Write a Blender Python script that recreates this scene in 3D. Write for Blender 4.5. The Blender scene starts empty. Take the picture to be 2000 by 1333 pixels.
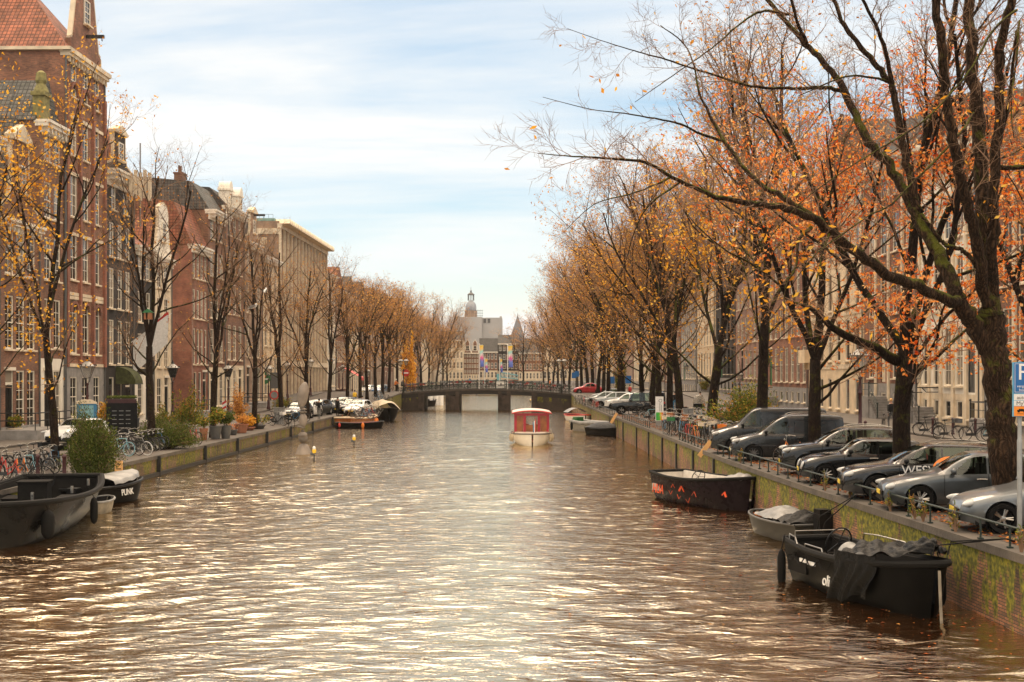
import bpy, math, random
import numpy as np
from mathutils import Vector, Matrix
PI=math.pi
S=bpy.context.scene
COL=S.collection
F=2500.0; CZ=3.4; HY=731.0           # focal length in picture pixels, eye height above the east street, horizon row
WZ=-1.5; LZ=-0.55                    # water level, west street level
def P(x,y,D): return ((x-1000)*D/F, D, CZ+(HY-y)*D/F)
def lerp(a,b,t): return a+(b-a)*t
def interp(pts,x):
    if x<=pts[0][0]: return pts[0][1]
    for (a,b),(c,d) in zip(pts,pts[1:]):
        if x<=c: return b+(d-b)*(x-a)/(c-a) if c>a else d
    return pts[-1][1]
def sm(pts,x):                       # smooth interpolation (Catmull-Rom on uneven knots)
    n=len(pts)
    if x<=pts[0][0]: return pts[0][1]
    if x>=pts[-1][0]: return pts[-1][1]
    for i in range(n-1):
        if x<=pts[i+1][0]:
            x0,y0=pts[i]; x1,y1=pts[i+1]; h=x1-x0
            m0=(y1-pts[i-1][1])/(x1-pts[i-1][0]) if i>0 else (y1-y0)/h
            m1=(pts[i+2][1]-y0)/(pts[i+2][0]-x0) if i+2<n else (y1-y0)/h
            s=(y1-y0)/h
            if s==0: m0=m1=0
            else:
                m0=max(-3*abs(s),min(3*abs(s),m0)); m1=max(-3*abs(s),min(3*abs(s),m1))
            t=(x-x0)/h
            return (2*t**3-3*t*t+1)*y0+(t**3-2*t*t+t)*h*m0+(-2*t**3+3*t*t)*y1+(t**3-t*t)*h*m1
QL=[(-30,-17.8),(57,-17.25),(131.7,-16.5),(150,-15.9),(172,-14.9),(190,-14.9),(330,-14.5)]
QR=[(-30,11),(8,10.5),(24,9.6),(39.5,8.87),(51,8.55),(82,8.45),(104,8.15),(140,8),(172,8.0),(190,8.0),(330,8.5)]
def ql(D): return interp(QL,D)
def qr(D): return interp(QR,D)
def zl(D): return lerp(LZ,.85,max(0,min(1,(D-134)/36)))if D<190 else lerp(.85,-.4,min(1,(D-190)/30))
def zr(D): return lerp(0,.8,max(0,min(1,(D-145)/27))) if D<190 else lerp(.8,-.2,min(1,(D-190)/30))
def xfl(D): return -31+.015*D
XFR=28.0
# ---------- mesh builder
class MB:
    def __init__(s): s.v=[]; s.f=[]; s.m=[]; s.mi=0
    def add(s,vs,fs):
        o=len(s.v); s.v.extend(vs)
        for f in fs: s.f.append(tuple(i+o for i in f)); s.m.append(s.mi)
    def box(s,x0,x1,y0,y1,z0,z1,M=None):
        vs=[(x,y,z) for x in(x0,x1) for y in(y0,y1) for z in(z0,z1)]
        if M: vs=[tuple(M@Vector(v)) for v in vs]
        s.add(vs,[(0,1,3,2),(4,6,7,5),(0,4,5,1),(2,3,7,6),(0,2,6,4),(1,5,7,3)])
    def cbox(s,c,d,rz=0,M=None):
        R=Matrix.Translation(c)@(M if M else Matrix.Rotation(rz,4,'Z'))
        s.box(-d[0]/2,d[0]/2,-d[1]/2,d[1]/2,-d[2]/2,d[2]/2,R)
    def quad(s,a,b,c,d): s.add([a,b,c,d],[(0,1,2,3)])
    def tube(s,pts,r,n=6,cap=True,flat=1.0):
        pts=[Vector(p) for p in pts]; N=len(pts)
        if not isinstance(r,(list,tuple)): r=[r]*N
        d=(pts[1]-pts[0])
        if d.length<1e-9: d=Vector((0,0,1))
        d.normalize()
        u=d.orthogonal().normalized(); vs=[]
        for i in range(N):
            if i==0: t=pts[1]-pts[0]
            elif i==N-1: t=pts[-1]-pts[-2]
            else: t=pts[i+1]-pts[i-1]
            if t.length>1e-9: t.normalize()
            else: t=d
            u=u-t*u.dot(t)
            if u.length<1e-6: u=t.orthogonal()
            u.normalize(); w=t.cross(u)
            for k in range(n):
                a=2*PI*k/n
                vs.append(tuple(pts[i]+u*(math.cos(a)*r[i])+w*(math.sin(a)*r[i]*flat)))
        fs=[(i*n+k,i*n+(k+1)%n,(i+1)*n+(k+1)%n,(i+1)*n+k) for i in range(N-1) for k in range(n)]
        if cap: fs+= [tuple(range(n))[::-1],tuple((N-1)*n+k for k in range(n))]
        s.add(vs,fs)
    def lathe(s,prof,n=16,M=None,a0=0,cap=True):
        vs=[];N=len(prof)
        for r,z in prof:
            for k in range(n):
                a=a0+2*PI*k/n; v=Vector((r*math.cos(a),r*math.sin(a),z))
                vs.append(tuple(M@v) if M else tuple(v))
        fs=[(i*n+k,i*n+(k+1)%n,(i+1)*n+(k+1)%n,(i+1)*n+k) for i in range(N-1) for k in range(n)]
        if cap and prof[0][0]>1e-5: fs.append(tuple(range(n))[::-1])
        if cap and prof[-1][0]>1e-5: fs.append(tuple((N-1)*n+k for k in range(n)))
        s.add(vs,fs)
    def ell(s,c,r,nu=12,nv=8,M=None,noise=0,seed=0):
        R=random.Random(seed); ph=[R.uniform(0,6.28) for _ in range(6)]
        vs=[]
        for j in range(nv+1):
            t=PI*j/nv
            for i in range(nu):
                a=2*PI*i/nu
                k=1+noise*(math.sin(2*a+ph[0]+2*t)+.7*math.sin(3*a+ph[1]-3*t)*math.sin(t)+.6*math.sin(4*t+ph[2]))
                v=Vector((r[0]*math.sin(t)*math.cos(a)*k,r[1]*math.sin(t)*math.sin(a)*k,r[2]*math.cos(t)*(1+noise*math.sin(ph[3]))))
                if M: v=M@v
                vs.append(tuple(v+Vector(c)))
        s.add(vs,[(j*nu+i,(j+1)*nu+i,(j+1)*nu+(i+1)%nu,j*nu+(i+1)%nu) for j in range(nv) for i in range(nu)])
    def prism(s,poly,a0,a1,axis='y',M=None):
        # poly in the plane across axis; axis y -> (x,z), axis x -> (y,z), axis z -> (x,y)
        n=len(poly)
        def mk(p,a): return (p[0],a,p[1]) if axis=='y' else ((a,p[0],p[1]) if axis=='x' else (p[0],p[1],a))
        vs=[mk(p,a0) for p in poly]+[mk(p,a1) for p in poly]
        if M: vs=[tuple(M@Vector(v)) for v in vs]
        s.add(vs,[tuple(range(n)),tuple(range(2*n-1,n-1,-1))]+[(i,i+n,(i+1)%n+n,(i+1)%n) for i in range(n)])
    def torus(s,c,R,r,n=24,m=6,M=None):
        vs=[]
        for i in range(n):
            a=2*PI*i/n
            for k in range(m):
                b=2*PI*k/m; v=Vector(((R+r*math.cos(b))*math.cos(a),r*math.sin(b),(R+r*math.cos(b))*math.sin(a)))
                if M: v=M@v
                vs.append(tuple(v+Vector(c)))
        s.add(vs,[(i*m+k,((i+1)%n)*m+k,((i+1)%n)*m+(k+1)%m,i*m+(k+1)%m) for i in range(n) for k in range(m)])
    def mesh(s,name,mats,smooth=False,ang=40):
        me=bpy.data.meshes.new(name); me.from_pydata(s.v,[],s.f)
        if not isinstance(mats,(list,tuple)): mats=[mats]
        for m in mats: me.materials.append(m)
        if any(s.m): me.polygons.foreach_set('material_index',s.m)
        if smooth:
            me.polygons.foreach_set('use_smooth',[True]*len(me.polygons))
            if ang<180: me.set_sharp_from_angle(angle=math.radians(ang))
        me.update(); return me
    def obj(s,name,mats,parent=None,smooth=False,ang=40,fix=False):
        me=s.mesh(name,mats,smooth,ang)
        if fix:
            import bmesh
            b=bmesh.new(); b.from_mesh(me); bmesh.ops.recalc_face_normals(b,faces=b.faces); b.to_mesh(me); b.free()
        return link(name,me,parent)
def link(name,me,parent=None,loc=None,rz=None):
    o=bpy.data.objects.new(name,me); COL.objects.link(o)
    if parent is not None: o.parent=parent
    if loc: o.location=loc
    if rz is not None: o.rotation_euler=(0,0,rz)
    return o
def tag(o,label,cat,group=None,kind=None):
    if label: o['label']=label
    if cat: o['category']=cat
    if group: o['group']=group
    if kind: o['kind']=kind
    return o
def thing(name,label,cat,loc=(0,0,0),rz=0,group=None):
    o=link(name,None,None,loc,rz); o.empty_display_size=.3
    return tag(o,label,cat,group)
KIDS={}
def dup(o,loc=None,rz=None,label=None,group=None,parent=None,swap=None,scale=None):
    c=o.copy(); COL.objects.link(c)
    if parent is not None: c.parent=parent
    if loc is not None: c.location=loc
    if rz is not None: c.rotation_euler=(0,0,rz)
    if scale: c.scale=(scale,)*3
    if label: c['label']=label
    if group: c['group']=group
    if swap and c.data:
        for i,sl in enumerate(c.material_slots):
            if sl.material and sl.material.name in swap:
                nm=swap[sl.material.name]; sl.link='OBJECT'; sl.material=nm
    for ch in list(o.children): dup(ch,parent=c,swap=swap)
    return c
# ---------- materials
def mk(name):
    m=bpy.data.materials.new(name); m.use_nodes=True; nt=m.node_tree
    b=nt.nodes['Principled BSDF']; return m,nt,b
def N(nt,t,**k):
    n=nt.nodes.new(t)
    for a,v in k.items():
        if a.startswith('i_'): n.inputs[a[2:].replace('_',' ')].default_value=v
        else: setattr(n,a,v)
    return n
def L(nt,a,b): nt.links.new(a,b)
def ramp(nt,src,stops,interp_='LINEAR'):
    r=nt.nodes.new('ShaderNodeValToRGB'); r.color_ramp.interpolation=interp_
    while len(r.color_ramp.elements)<len(stops): r.color_ramp.elements.new(.5)
    for e,(p,c) in zip(r.color_ramp.elements,stops):
        e.position=p; e.color=(*c,1) if len(c)==3 else c
    L(nt,src,r.inputs[0]); return r
def mixc(nt,fac,a,b,mode='MIX'):
    m=nt.nodes.new('ShaderNodeMix'); m.data_type='RGBA'; m.blend_type=mode
    for s,i in ((fac,0),(a,6),(b,7)):
        if hasattr(s,'links'): L(nt,s,m.inputs[i])
        else: m.inputs[i].default_value=s if i==0 else (*s,1) if len(s)==3 else s
    return m.outputs[2]
def mat(name,c,rough=.7,metal=0,var=.25,scale=4,c2=None,bump=0,bs=None,coat=0,spec=None,det=5,world=False):
    m,nt,b=mk(name)
    tc=nt.nodes.new('ShaderNodeTexCoord')
    if world:
        g=nt.nodes.new('ShaderNodeNewGeometry'); co=g.outputs['Position']
    else: co=tc.outputs['Object']
    n=N(nt,'ShaderNodeTexNoise',i_Scale=scale,i_Detail=det); L(nt,co,n.inputs['Vector'])
    lo=tuple(x*(1-var) for x in c); hi=tuple(min(1,x*(1+var)) for x in (c2 or c))
    r=ramp(nt,n.outputs[0],[(.3,lo),(.7,hi)]); L(nt,r.outputs[0],b.inputs['Base Color'])
    b.inputs['Roughness'].default_value=rough; b.inputs['Metallic'].default_value=metal
    rr=N(nt,'ShaderNodeMapRange',i_To_Min=max(.02,rough-.12),i_To_Max=min(1,rough+.12)); L(nt,n.outputs[0],rr.inputs[0]); L(nt,rr.outputs[0],b.inputs['Roughness'])
    if coat: b.inputs['Coat Weight'].default_value=coat; b.inputs['Coat Roughness'].default_value=.06
    if spec is not None: b.inputs['Specular IOR Level'].default_value=spec
    if bump:
        n2=N(nt,'ShaderNodeTexNoise',i_Scale=bs or scale*6,i_Detail=6); L(nt,co,n2.inputs['Vector'])
        bp=N(nt,'ShaderNodeBump',i_Strength=bump,i_Distance=.05); L(nt,n2.outputs[0],bp.inputs['Height']); L(nt,bp.outputs[0],b.inputs['Normal'])
    return m
def wallco(nt):
    # (horizontal run, height) from object position, whichever way the wall faces
    tc=nt.nodes.new('ShaderNodeTexCoord'); sp=nt.nodes.new('ShaderNodeSeparateXYZ'); L(nt,tc.outputs['Object'],sp.inputs[0])
    sn=nt.nodes.new('ShaderNodeSeparateXYZ'); L(nt,tc.outputs['Normal'],sn.inputs[0])
    ab=N(nt,'ShaderNodeMath',operation='ABSOLUTE'); L(nt,sn.outputs[0],ab.inputs[0])
    gt=N(nt,'ShaderNodeMath',operation='GREATER_THAN'); gt.inputs[1].default_value=.6; L(nt,ab.outputs[0],gt.inputs[0])
    mx=nt.nodes.new('ShaderNodeMix'); L(nt,gt.outputs[0],mx.inputs[0]); L(nt,sp.outputs[0],mx.inputs[2]); L(nt,sp.outputs[1],mx.inputs[3])
    cb=nt.nodes.new('ShaderNodeCombineXYZ'); L(nt,mx.outputs[0],cb.inputs[0]); L(nt,sp.outputs[2],cb.inputs[1])
    return cb.outputs[0],sp,tc
def brick(name,c1,c2,mortar,bw=.22,bh=.065,stain=.35,moss=False,bump=.3):
    m,nt,b=mk(name); co,sp,tc=wallco(nt)
    br=nt.nodes.new('ShaderNodeTexBrick'); L(nt,co,br.inputs['Vector'])
    br.inputs['Color1'].default_value=(*c1,1); br.inputs['Color2'].default_value=(*c2,1); br.inputs['Mortar'].default_value=(*mortar,1)
    br.inputs['Scale'].default_value=1; br.inputs['Brick Width'].default_value=bw; br.inputs['Row Height'].default_value=bh
    br.inputs['Mortar Size'].default_value=.009; br.inputs['Bias'].default_value=0
    n=N(nt,'ShaderNodeTexNoise',i_Scale=.55,i_Detail=8,i_Roughness=.65); L(nt,tc.outputs['Object'],n.inputs['Vector'])
    r=ramp(nt,n.outputs[0],[(.34,(1-stain*1.35,)*3),(.52,(.9,.9,.9)),(.68,(1.3,1.26,1.2))])
    col=mixc(nt,1.0,br.outputs[0],r.outputs[0],'MULTIPLY')
    if moss:
        mp=N(nt,'ShaderNodeMapping'); mp.inputs['Scale'].default_value=(1,1,.35); L(nt,tc.outputs['Object'],mp.inputs[0])
        n3=N(nt,'ShaderNodeTexNoise',i_Scale=1.25,i_Detail=10,i_Roughness=.74); L(nt,mp.outputs[0],n3.inputs['Vector'])
        ad=N(nt,'ShaderNodeMath',operation='MULTIPLY_ADD'); ad.inputs[1].default_value=moss[1]; ad.inputs[2].default_value=moss[0]
        L(nt,sp.outputs[2],ad.inputs[0])
        a2=N(nt,'ShaderNodeMath',operation='ADD'); L(nt,n3.outputs[0],a2.inputs[0]); L(nt,ad.outputs[0],a2.inputs[1])
        mr=ramp(nt,a2.outputs[0],[(.46,(0,0,0)),(.51,(.97,.97,.97))])
        n4=N(nt,'ShaderNodeTexNoise',i_Scale=9,i_Detail=6); L(nt,tc.outputs['Object'],n4.inputs['Vector'])
        mc=ramp(nt,n4.outputs[0],[(.32,(.03,.035,.003)),(.5,(.11,.11,.006)),(.68,(.26,.22,.012))])
        col=mixc(nt,mr.outputs[0],col,mc.outputs[0])
    L(nt,col,b.inputs['Base Color']); b.inputs['Roughness'].default_value=.88
    bp=N(nt,'ShaderNodeBump',i_Strength=bump,i_Distance=.02); L(nt,br.outputs['Fac'],bp.inputs['Height']); bp.invert=True; L(nt,bp.outputs[0],b.inputs['Normal'])
    return m
def tiles(name,c1,c2,rw=.28):
    m,nt,b=mk(name)
    tc=nt.nodes.new('ShaderNodeTexCoord'); sp=nt.nodes.new('ShaderNodeSeparateXYZ'); L(nt,tc.outputs['Object'],sp.inputs[0])
    sn=nt.nodes.new('ShaderNodeSeparateXYZ'); L(nt,tc.outputs['Normal'],sn.inputs[0])
    ax=N(nt,'ShaderNodeMath',operation='ABSOLUTE'); L(nt,sn.outputs[0],ax.inputs[0]); ay=N(nt,'ShaderNodeMath',operation='ABSOLUTE'); L(nt,sn.outputs[1],ay.inputs[0])
    gt=N(nt,'ShaderNodeMath',operation='GREATER_THAN'); L(nt,ax.outputs[0],gt.inputs[0]); L(nt,ay.outputs[0],gt.inputs[1])
    mx=nt.nodes.new('ShaderNodeMix'); L(nt,gt.outputs[0],mx.inputs[0]); L(nt,sp.outputs[0],mx.inputs[2]); L(nt,sp.outputs[1],mx.inputs[3])
    cb=nt.nodes.new('ShaderNodeCombineXYZ'); L(nt,mx.outputs[0],cb.inputs[0]); L(nt,sp.outputs[2],cb.inputs[1])
    br=nt.nodes.new('ShaderNodeTexBrick'); L(nt,cb.outputs[0],br.inputs['Vector'])
    br.inputs['Color1'].default_value=(*c1,1); br.inputs['Color2'].default_value=(*c2,1); br.inputs['Mortar'].default_value=(*[x*.28 for x in c1],1)
    br.inputs['Scale'].default_value=1; br.inputs['Brick Width'].default_value=rw; br.inputs['Row Height'].default_value=rw; br.inputs['Mortar Size'].default_value=.035
    br.inputs['Mortar Smooth'].default_value=.6; br.offset=0
    n=N(nt,'ShaderNodeTexNoise',i_Scale=1.1,i_Detail=8,i_Roughness=.7); L(nt,tc.outputs['Object'],n.inputs['Vector'])
    r=ramp(nt,n.outputs[0],[(.35,(.5,.52,.45)),(.6,(1.1,1.1,1.1))])
    L(nt,mixc(nt,1.0,br.outputs[0],r.outputs[0],'MULTIPLY'),b.inputs['Base Color']); b.inputs['Roughness'].default_value=.75
    bp=N(nt,'ShaderNodeBump',i_Strength=.8,i_Distance=.06); L(nt,br.outputs['Fac'],bp.inputs['Height']); bp.invert=True; L(nt,bp.outputs[0],b.inputs['Normal'])
    return m
def leafmat(name,stops,trans=.5):
    m,nt,b=mk(name); g=nt.nodes.new('ShaderNodeNewGeometry')
    r=ramp(nt,g.outputs['Random Per Island'],stops)
    d=nt.nodes.new('ShaderNodeBsdfDiffuse'); t=nt.nodes.new('ShaderNodeBsdfTranslucent'); mx=nt.nodes.new('ShaderNodeMixShader'); mx.inputs[0].default_value=trans
    L(nt,r.outputs[0],d.inputs[0]); L(nt,r.outputs[0],t.inputs[0]); L(nt,d.outputs[0],mx.inputs[1]); L(nt,t.outputs[0],mx.inputs[2])
    L(nt,mx.outputs[0],nt.nodes['Material Output'].inputs[0]); return m
def bark(name,c1,c2,moss):
    m,nt,b=mk(name); tc=nt.nodes.new('ShaderNodeTexCoord')
    mp=N(nt,'ShaderNodeMapping'); mp.inputs['Scale'].default_value=(9,9,1.6); L(nt,tc.outputs['Object'],mp.inputs[0])
    n=N(nt,'ShaderNodeTexNoise',i_Scale=2.2,i_Detail=8,i_Roughness=.7); L(nt,mp.outputs[0],n.inputs['Vector'])
    v=N(nt,'ShaderNodeTexVoronoi',feature='DISTANCE_TO_EDGE',i_Scale=1.1); mv=N(nt,'ShaderNodeMapping'); mv.inputs['Scale'].default_value=(13,13,2.0)
    w=N(nt,'ShaderNodeVectorMath',operation='MULTIPLY_ADD'); w.inputs[1].default_value=(.5,.5,.5); nn=N(nt,'ShaderNodeTexNoise',i_Scale=1.5,i_Detail=4); L(nt,tc.outputs['Object'],nn.inputs['Vector']); L(nt,nn.outputs['Color'],w.inputs[0]); L(nt,tc.outputs['Object'],w.inputs[2]); L(nt,w.outputs[0],mv.inputs[0]); L(nt,mv.outputs[0],v.inputs['Vector'])
    hh=N(nt,'ShaderNodeMath',operation='MULTIPLY_ADD',use_clamp=True); hh.inputs[1].default_value=1.5; L(nt,v.outputs['Distance'],hh.inputs[0]); sb=N(nt,'ShaderNodeMath',operation='SUBTRACT'); sb.inputs[1].default_value=.25; L(nt,n.outputs[0],sb.inputs[0]); L(nt,sb.outputs[0],hh.inputs[2])
    r=ramp(nt,hh.outputs[0],[(.2,c1),(.8,c2)])
    g=nt.nodes.new('ShaderNodeNewGeometry'); sp=nt.nodes.new('ShaderNodeSeparateXYZ'); L(nt,g.outputs['Normal'],sp.inputs[0])
    n2=N(nt,'ShaderNodeTexNoise',i_Scale=1.6,i_Detail=7,i_Roughness=.7); L(nt,tc.outputs['Object'],n2.inputs['Vector'])
    a=N(nt,'ShaderNodeMath',operation='MULTIPLY_ADD'); a.inputs[1].default_value=.22; L(nt,sp.outputs[2],a.inputs[0]); L(nt,n2.outputs[0],a.inputs[2])
    f=ramp(nt,a.outputs[0],[(.56,(0,0,0)),(.68,(moss,moss,moss))])
    col=mixc(nt,f.outputs[0],r.outputs[0],(.1,.105,.012))
    L(nt,col,b.inputs['Base Color']); b.inputs['Roughness'].default_value=.92; b.inputs['Specular IOR Level'].default_value=.15
    bp=N(nt,'ShaderNodeBump',i_Strength=1.0,i_Distance=.07); L(nt,hh.outputs[0],bp.inputs['Height']); L(nt,bp.outputs[0],b.inputs['Normal'])
    return m
def plain(name,c,rough=.6,metal=0,coat=0): return mat(name,c,rough,metal,var=.12,scale=7,coat=coat)
M={}
M['brick_red']=brick('brick_red',(.4,.155,.078),(.2,.078,.042),(.22,.17,.14))
M['brick_brown']=brick('brick_brown',(.34,.14,.07),(.17,.07,.036),(.17,.14,.12))
M['brick_dark']=brick('brick_dark',(.026,.019,.016),(.018,.013,.011),(.07,.06,.05))
M['brick_orange']=brick('brick_orange',(.36,.11,.06),(.26,.08,.045),(.25,.18,.14))
M['brick_pink']=brick('brick_pink',(.36,.19,.14),(.3,.155,.115),(.33,.25,.2))
M['brick_tan']=brick('brick_tan',(.45,.28,.18),(.33,.21,.145),(.3,.24,.18))
M['quay']=brick('quay_brick',(.36,.15,.075),(.14,.07,.04),(.05,.045,.03),moss=(.07,.115),stain=.5,bump=.6)
M['quay_west']=brick('quay_brick_west',(.25,.14,.07),(.13,.08,.042),(.06,.05,.03),moss=(.03,.05),stain=.5)
M['white']=mat('cream_paint',(.78,.7,.57),.5,var=.12,scale=2.5)
M['white2']=mat('white_plaster',(.82,.75,.63),.75,var=.1,scale=.8)
M['stone']=mat('pale_stone',(.68,.56,.4),.8,var=.2,scale=1.5,bump=.2)
M['greystone']=mat('grey_stone',(.27,.25,.23),.8,var=.25,scale=2,bump=.3)
M['sandstone']=mat('sandstone',(.72,.56,.37),.8,var=.16,scale=1.2,bump=.2)
M['tile_red']=tiles('tile_red',(.44,.14,.07),(.24,.085,.05))
M['tile_grey']=tiles('tile_grey',(.15,.14,.125),(.095,.09,.08))
M['tile_dark']=tiles('tile_dark',(.07,.06,.055),(.05,.045,.04))
def glassy(name,lo,hi):
    m,nt,b=mk(name); oi=nt.nodes.new('ShaderNodeObjectInfo'); r=ramp(nt,oi.outputs['Random'],[(0,lo),(.5,lo),(1,hi)],'LINEAR')
    L(nt,r.outputs[0],b.inputs['Base Color']); b.inputs['Roughness'].default_value=.06; b.inputs['Specular IOR Level'].default_value=.7
    tc=nt.nodes.new('ShaderNodeTexCoord'); n=N(nt,'ShaderNodeTexNoise',i_Scale=1.3,i_Detail=2); L(nt,tc.outputs['Object'],n.inputs['Vector'])
    bp=N(nt,'ShaderNodeBump',i_Strength=.06,i_Distance=.1); L(nt,n.outputs[0],bp.inputs['Height']); L(nt,bp.outputs[0],b.inputs['Normal'])
    return m
M['glass']=glassy('window_glass',(.01,.01,.01),(.3,.25,.19))
m,nt,b=mk('car_glass'); nt.nodes.remove(b); tr=nt.nodes.new('ShaderNodeBsdfTransparent'); tr.inputs[0].default_value=(.5,.58,.5,1); gg=nt.nodes.new('ShaderNodeBsdfGlossy'); gg.inputs['Roughness'].default_value=.03; gg.inputs['Color'].default_value=(.9,.95,.9,1); ff=N(nt,'ShaderNodeFresnel',i_IOR=1.6); mm=nt.nodes.new('ShaderNodeMixShader'); L(nt,ff.outputs[0],mm.inputs[0]); L(nt,tr.outputs[0],mm.inputs[1]); L(nt,gg.outputs[0],mm.inputs[2]); L(nt,mm.outputs[0],nt.nodes['Material Output'].inputs[0]); M['carglass']=m
M['black']=mat('black_paint',(.007,.007,.007),.4,var=.3,scale=5,spec=.2)
M['darkmetal']=mat('dark_metal',(.03,.028,.026),.5,metal=.3,var=.3,scale=8)
M['oxblood']=mat('dark_red_iron',(.05,.012,.012),.45,var=.3,scale=8)
M['green_rail']=mat('green_iron',(.012,.024,.018),.5,var=.35,scale=12)
M['steel']=mat('steel',(.36,.34,.31),.3,metal=.9,var=.1,scale=10)
M['rubber']=mat('rubber',(.008,.0075,.007),.75,var=.2,scale=20,spec=.15)
M['red']=plain('red_paint',(.5,.03,.02),.4); M['orange']=plain('orange_paint',(.75,.2,.02),.45); M['yellow']=plain('yellow_paint',(.8,.5,.03),.4)
M['blue']=plain('blue_paint',(.05,.2,.36),.45); M['purple']=plain('purple_paint',(.2,.03,.2),.5); M['tealp']=plain('pale_blue_paint',(.2,.4,.45),.45)
M['greenp']=plain('green_paint',(.03,.16,.05),.5); M['whitep']=plain('white_paint',(.75,.73,.7),.4); M['greyp']=plain('grey_paint',(.09,.088,.084),.5)
M['wood']=mat('varnished_wood',(.3,.1,.025),.35,var=.3,scale=3,coat=.3); M['board']=mat('orange_board',(.75,.42,.16),.6,var=.1)
M['terracotta']=mat('terracotta',(.32,.13,.07),.85); M['soil']=mat('soil',(.05,.035,.025),.95)
M['tarp']=mat('black_tarpaulin',(.006,.006,.006),.5,var=.4,scale=4,bump=.9,bs=7,spec=.15); M['tarp_grey']=mat('grey_tarpaulin',(.2,.195,.185),.5,var=.3,scale=3,bump=.5,bs=6)
M['tarp_cream']=mat('cream_tarpaulin',(.5,.42,.3),.75,var=.2,scale=2,bump=.4,bs=5)
M['copper']=mat('green_copper',(.22,.34,.28),.6,var=.3)
M['rock']=mat('sculpture_stone',(.24,.2,.165),.85,var=.35,scale=1.2,bump=.4,bs=7); M['rock_dark']=mat('sculpture_dark_stone',(.13,.11,.09),.8,var=.4,scale=2,bump=.4)
M['rope']=mat('rope',(.45,.36,.24),.9); M['skin']=mat('skin',(.45,.25,.17),.6,var=.1)
M['bark']=bark('bark',(.008,.005,.004),(.034,.021,.013),.7); M['bark2']=bark('bark_left',(.012,.007,.005),(.045,.028,.018),.45)
M['barkbig']=bark('bark_ridged',(.008,.005,.003),(.085,.047,.026),.85)
M['twig']=mat('twig_bark',(.22,.125,.07),.9,var=.3,scale=.6)
M['leaf_y']=leafmat('yellow_leaves',[(0,(.4,.14,.02)),(.4,(.75,.34,.03)),(.8,(.88,.5,.06)),(1,(.92,.6,.15))])
M['leaf_r']=leafmat('red_orange_leaves',[(0,(.5,.045,.01)),(.2,(.72,.15,.02)),(.55,(.88,.3,.05)),(.8,(.9,.46,.16)),(1,(.92,.62,.28))],.55)
M['leaf_t']=leafmat('tan_leaves',[(0,(.35,.14,.04)),(.5,(.62,.28,.07)),(.85,(.78,.42,.1)),(1,(.85,.52,.13))])
M['leaf_g']=leafmat('green_needles',[(0,(.03,.045,.012)),(.5,(.07,.09,.02)),(.9,(.13,.15,.035)),(1,(.25,.22,.06))],.2)
M['leaf_p']=leafmat('planter_leaves',[(0,(.05,.07,.015)),(.5,(.14,.17,.03)),(.8,(.35,.3,.05)),(1,(.5,.15,.05))],.3)
M['litter']=leafmat('fallen_leaves',[(0,(.13,.035,.015)),(.5,(.33,.09,.03)),(.85,(.45,.18,.05)),(1,(.6,.3,.08))],.1)
HAZE=.00009; EXPO=0.78
# ---------- setting
def strip(name,xs,zf,y0,y1,m,n=60,uvs=None):
    b=MB(); rows=[]
    for i in range(n+1):
        D=lerp(y0,y1,i/n); a,c=xs(D); z=zf(D)
        b.v+= [(a,D,z),(c,D,z)]
    for i in range(n): b.f.append((2*i,2*i+1,2*i+3,2*i+2)); b.m.append(0)
    return b
def paving(name,c1,c2,mortar,bw,bh,leaves):
    m,nt,b=mk(name); g=nt.nodes.new('ShaderNodeNewGeometry')
    br=nt.nodes.new('ShaderNodeTexBrick'); L(nt,g.outputs['Position'],br.inputs['Vector'])
    br.inputs['Color1'].default_value=(*c1,1); br.inputs['Color2'].default_value=(*c2,1); br.inputs['Mortar'].default_value=(*mortar,1); br.inputs['Scale'].default_value=1
    br.inputs['Brick Width'].default_value=bw; br.inputs['Row Height'].default_value=bh; br.inputs['Mortar Size'].default_value=.012
    n=N(nt,'ShaderNodeTexNoise',i_Scale=.7,i_Detail=9,i_Roughness=.7); L(nt,g.outputs['Position'],n.inputs['Vector'])
    r=ramp(nt,n.outputs[0],[(.35,(.6,.57,.55)),(.6,(1.1,1.05,1))]); col=mixc(nt,1.,br.outputs[0],r.outputs[0],'MULTIPLY')
    n2=N(nt,'ShaderNodeTexNoise',i_Scale=1.9,i_Detail=8,i_Roughness=.75); L(nt,g.outputs['Position'],n2.inputs['Vector'])
    f=ramp(nt,n2.outputs[0],[(.56,(0,0,0)),(.62,(leaves,)*3)])
    col=mixc(nt,f.outputs[0],col,(.11,.115,.03))
    L(nt,col,b.inputs['Base Color']); b.inputs['Roughness'].default_value=.7
    bp=N(nt,'ShaderNodeBump',i_Strength=.4,i_Distance=.01); L(nt,br.outputs['Fac'],bp.inputs['Height']); bp.invert=True; L(nt,bp.outputs[0],b.inputs['Normal'])
    return m
PV=paving('street_brick',(.10,.07,.054),(.07,.05,.04),(.05,.045,.035),.2,.1,.8)
PV2=paving('pavement_slab',(.13,.112,.095),(.105,.092,.078),(.08,.07,.06),.3,.3,.15)
s=strip('street_west',lambda D:(xfl(D)-8 if D<230 else -60,ql(D)-.38),zl,-30,420,PV,120).obj('street_west',PV); tag(s,'brick paved quay street beside the left canal wall','street',kind='structure')
s=strip('street_east',lambda D:(qr(D)+.38,XFR+8 if D<260 else 60),zr,-30,420,PV,120).obj('street_east',PV); tag(s,'brick paved quay street strewn with leaves beside the right canal wall','street',kind='structure')
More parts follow.
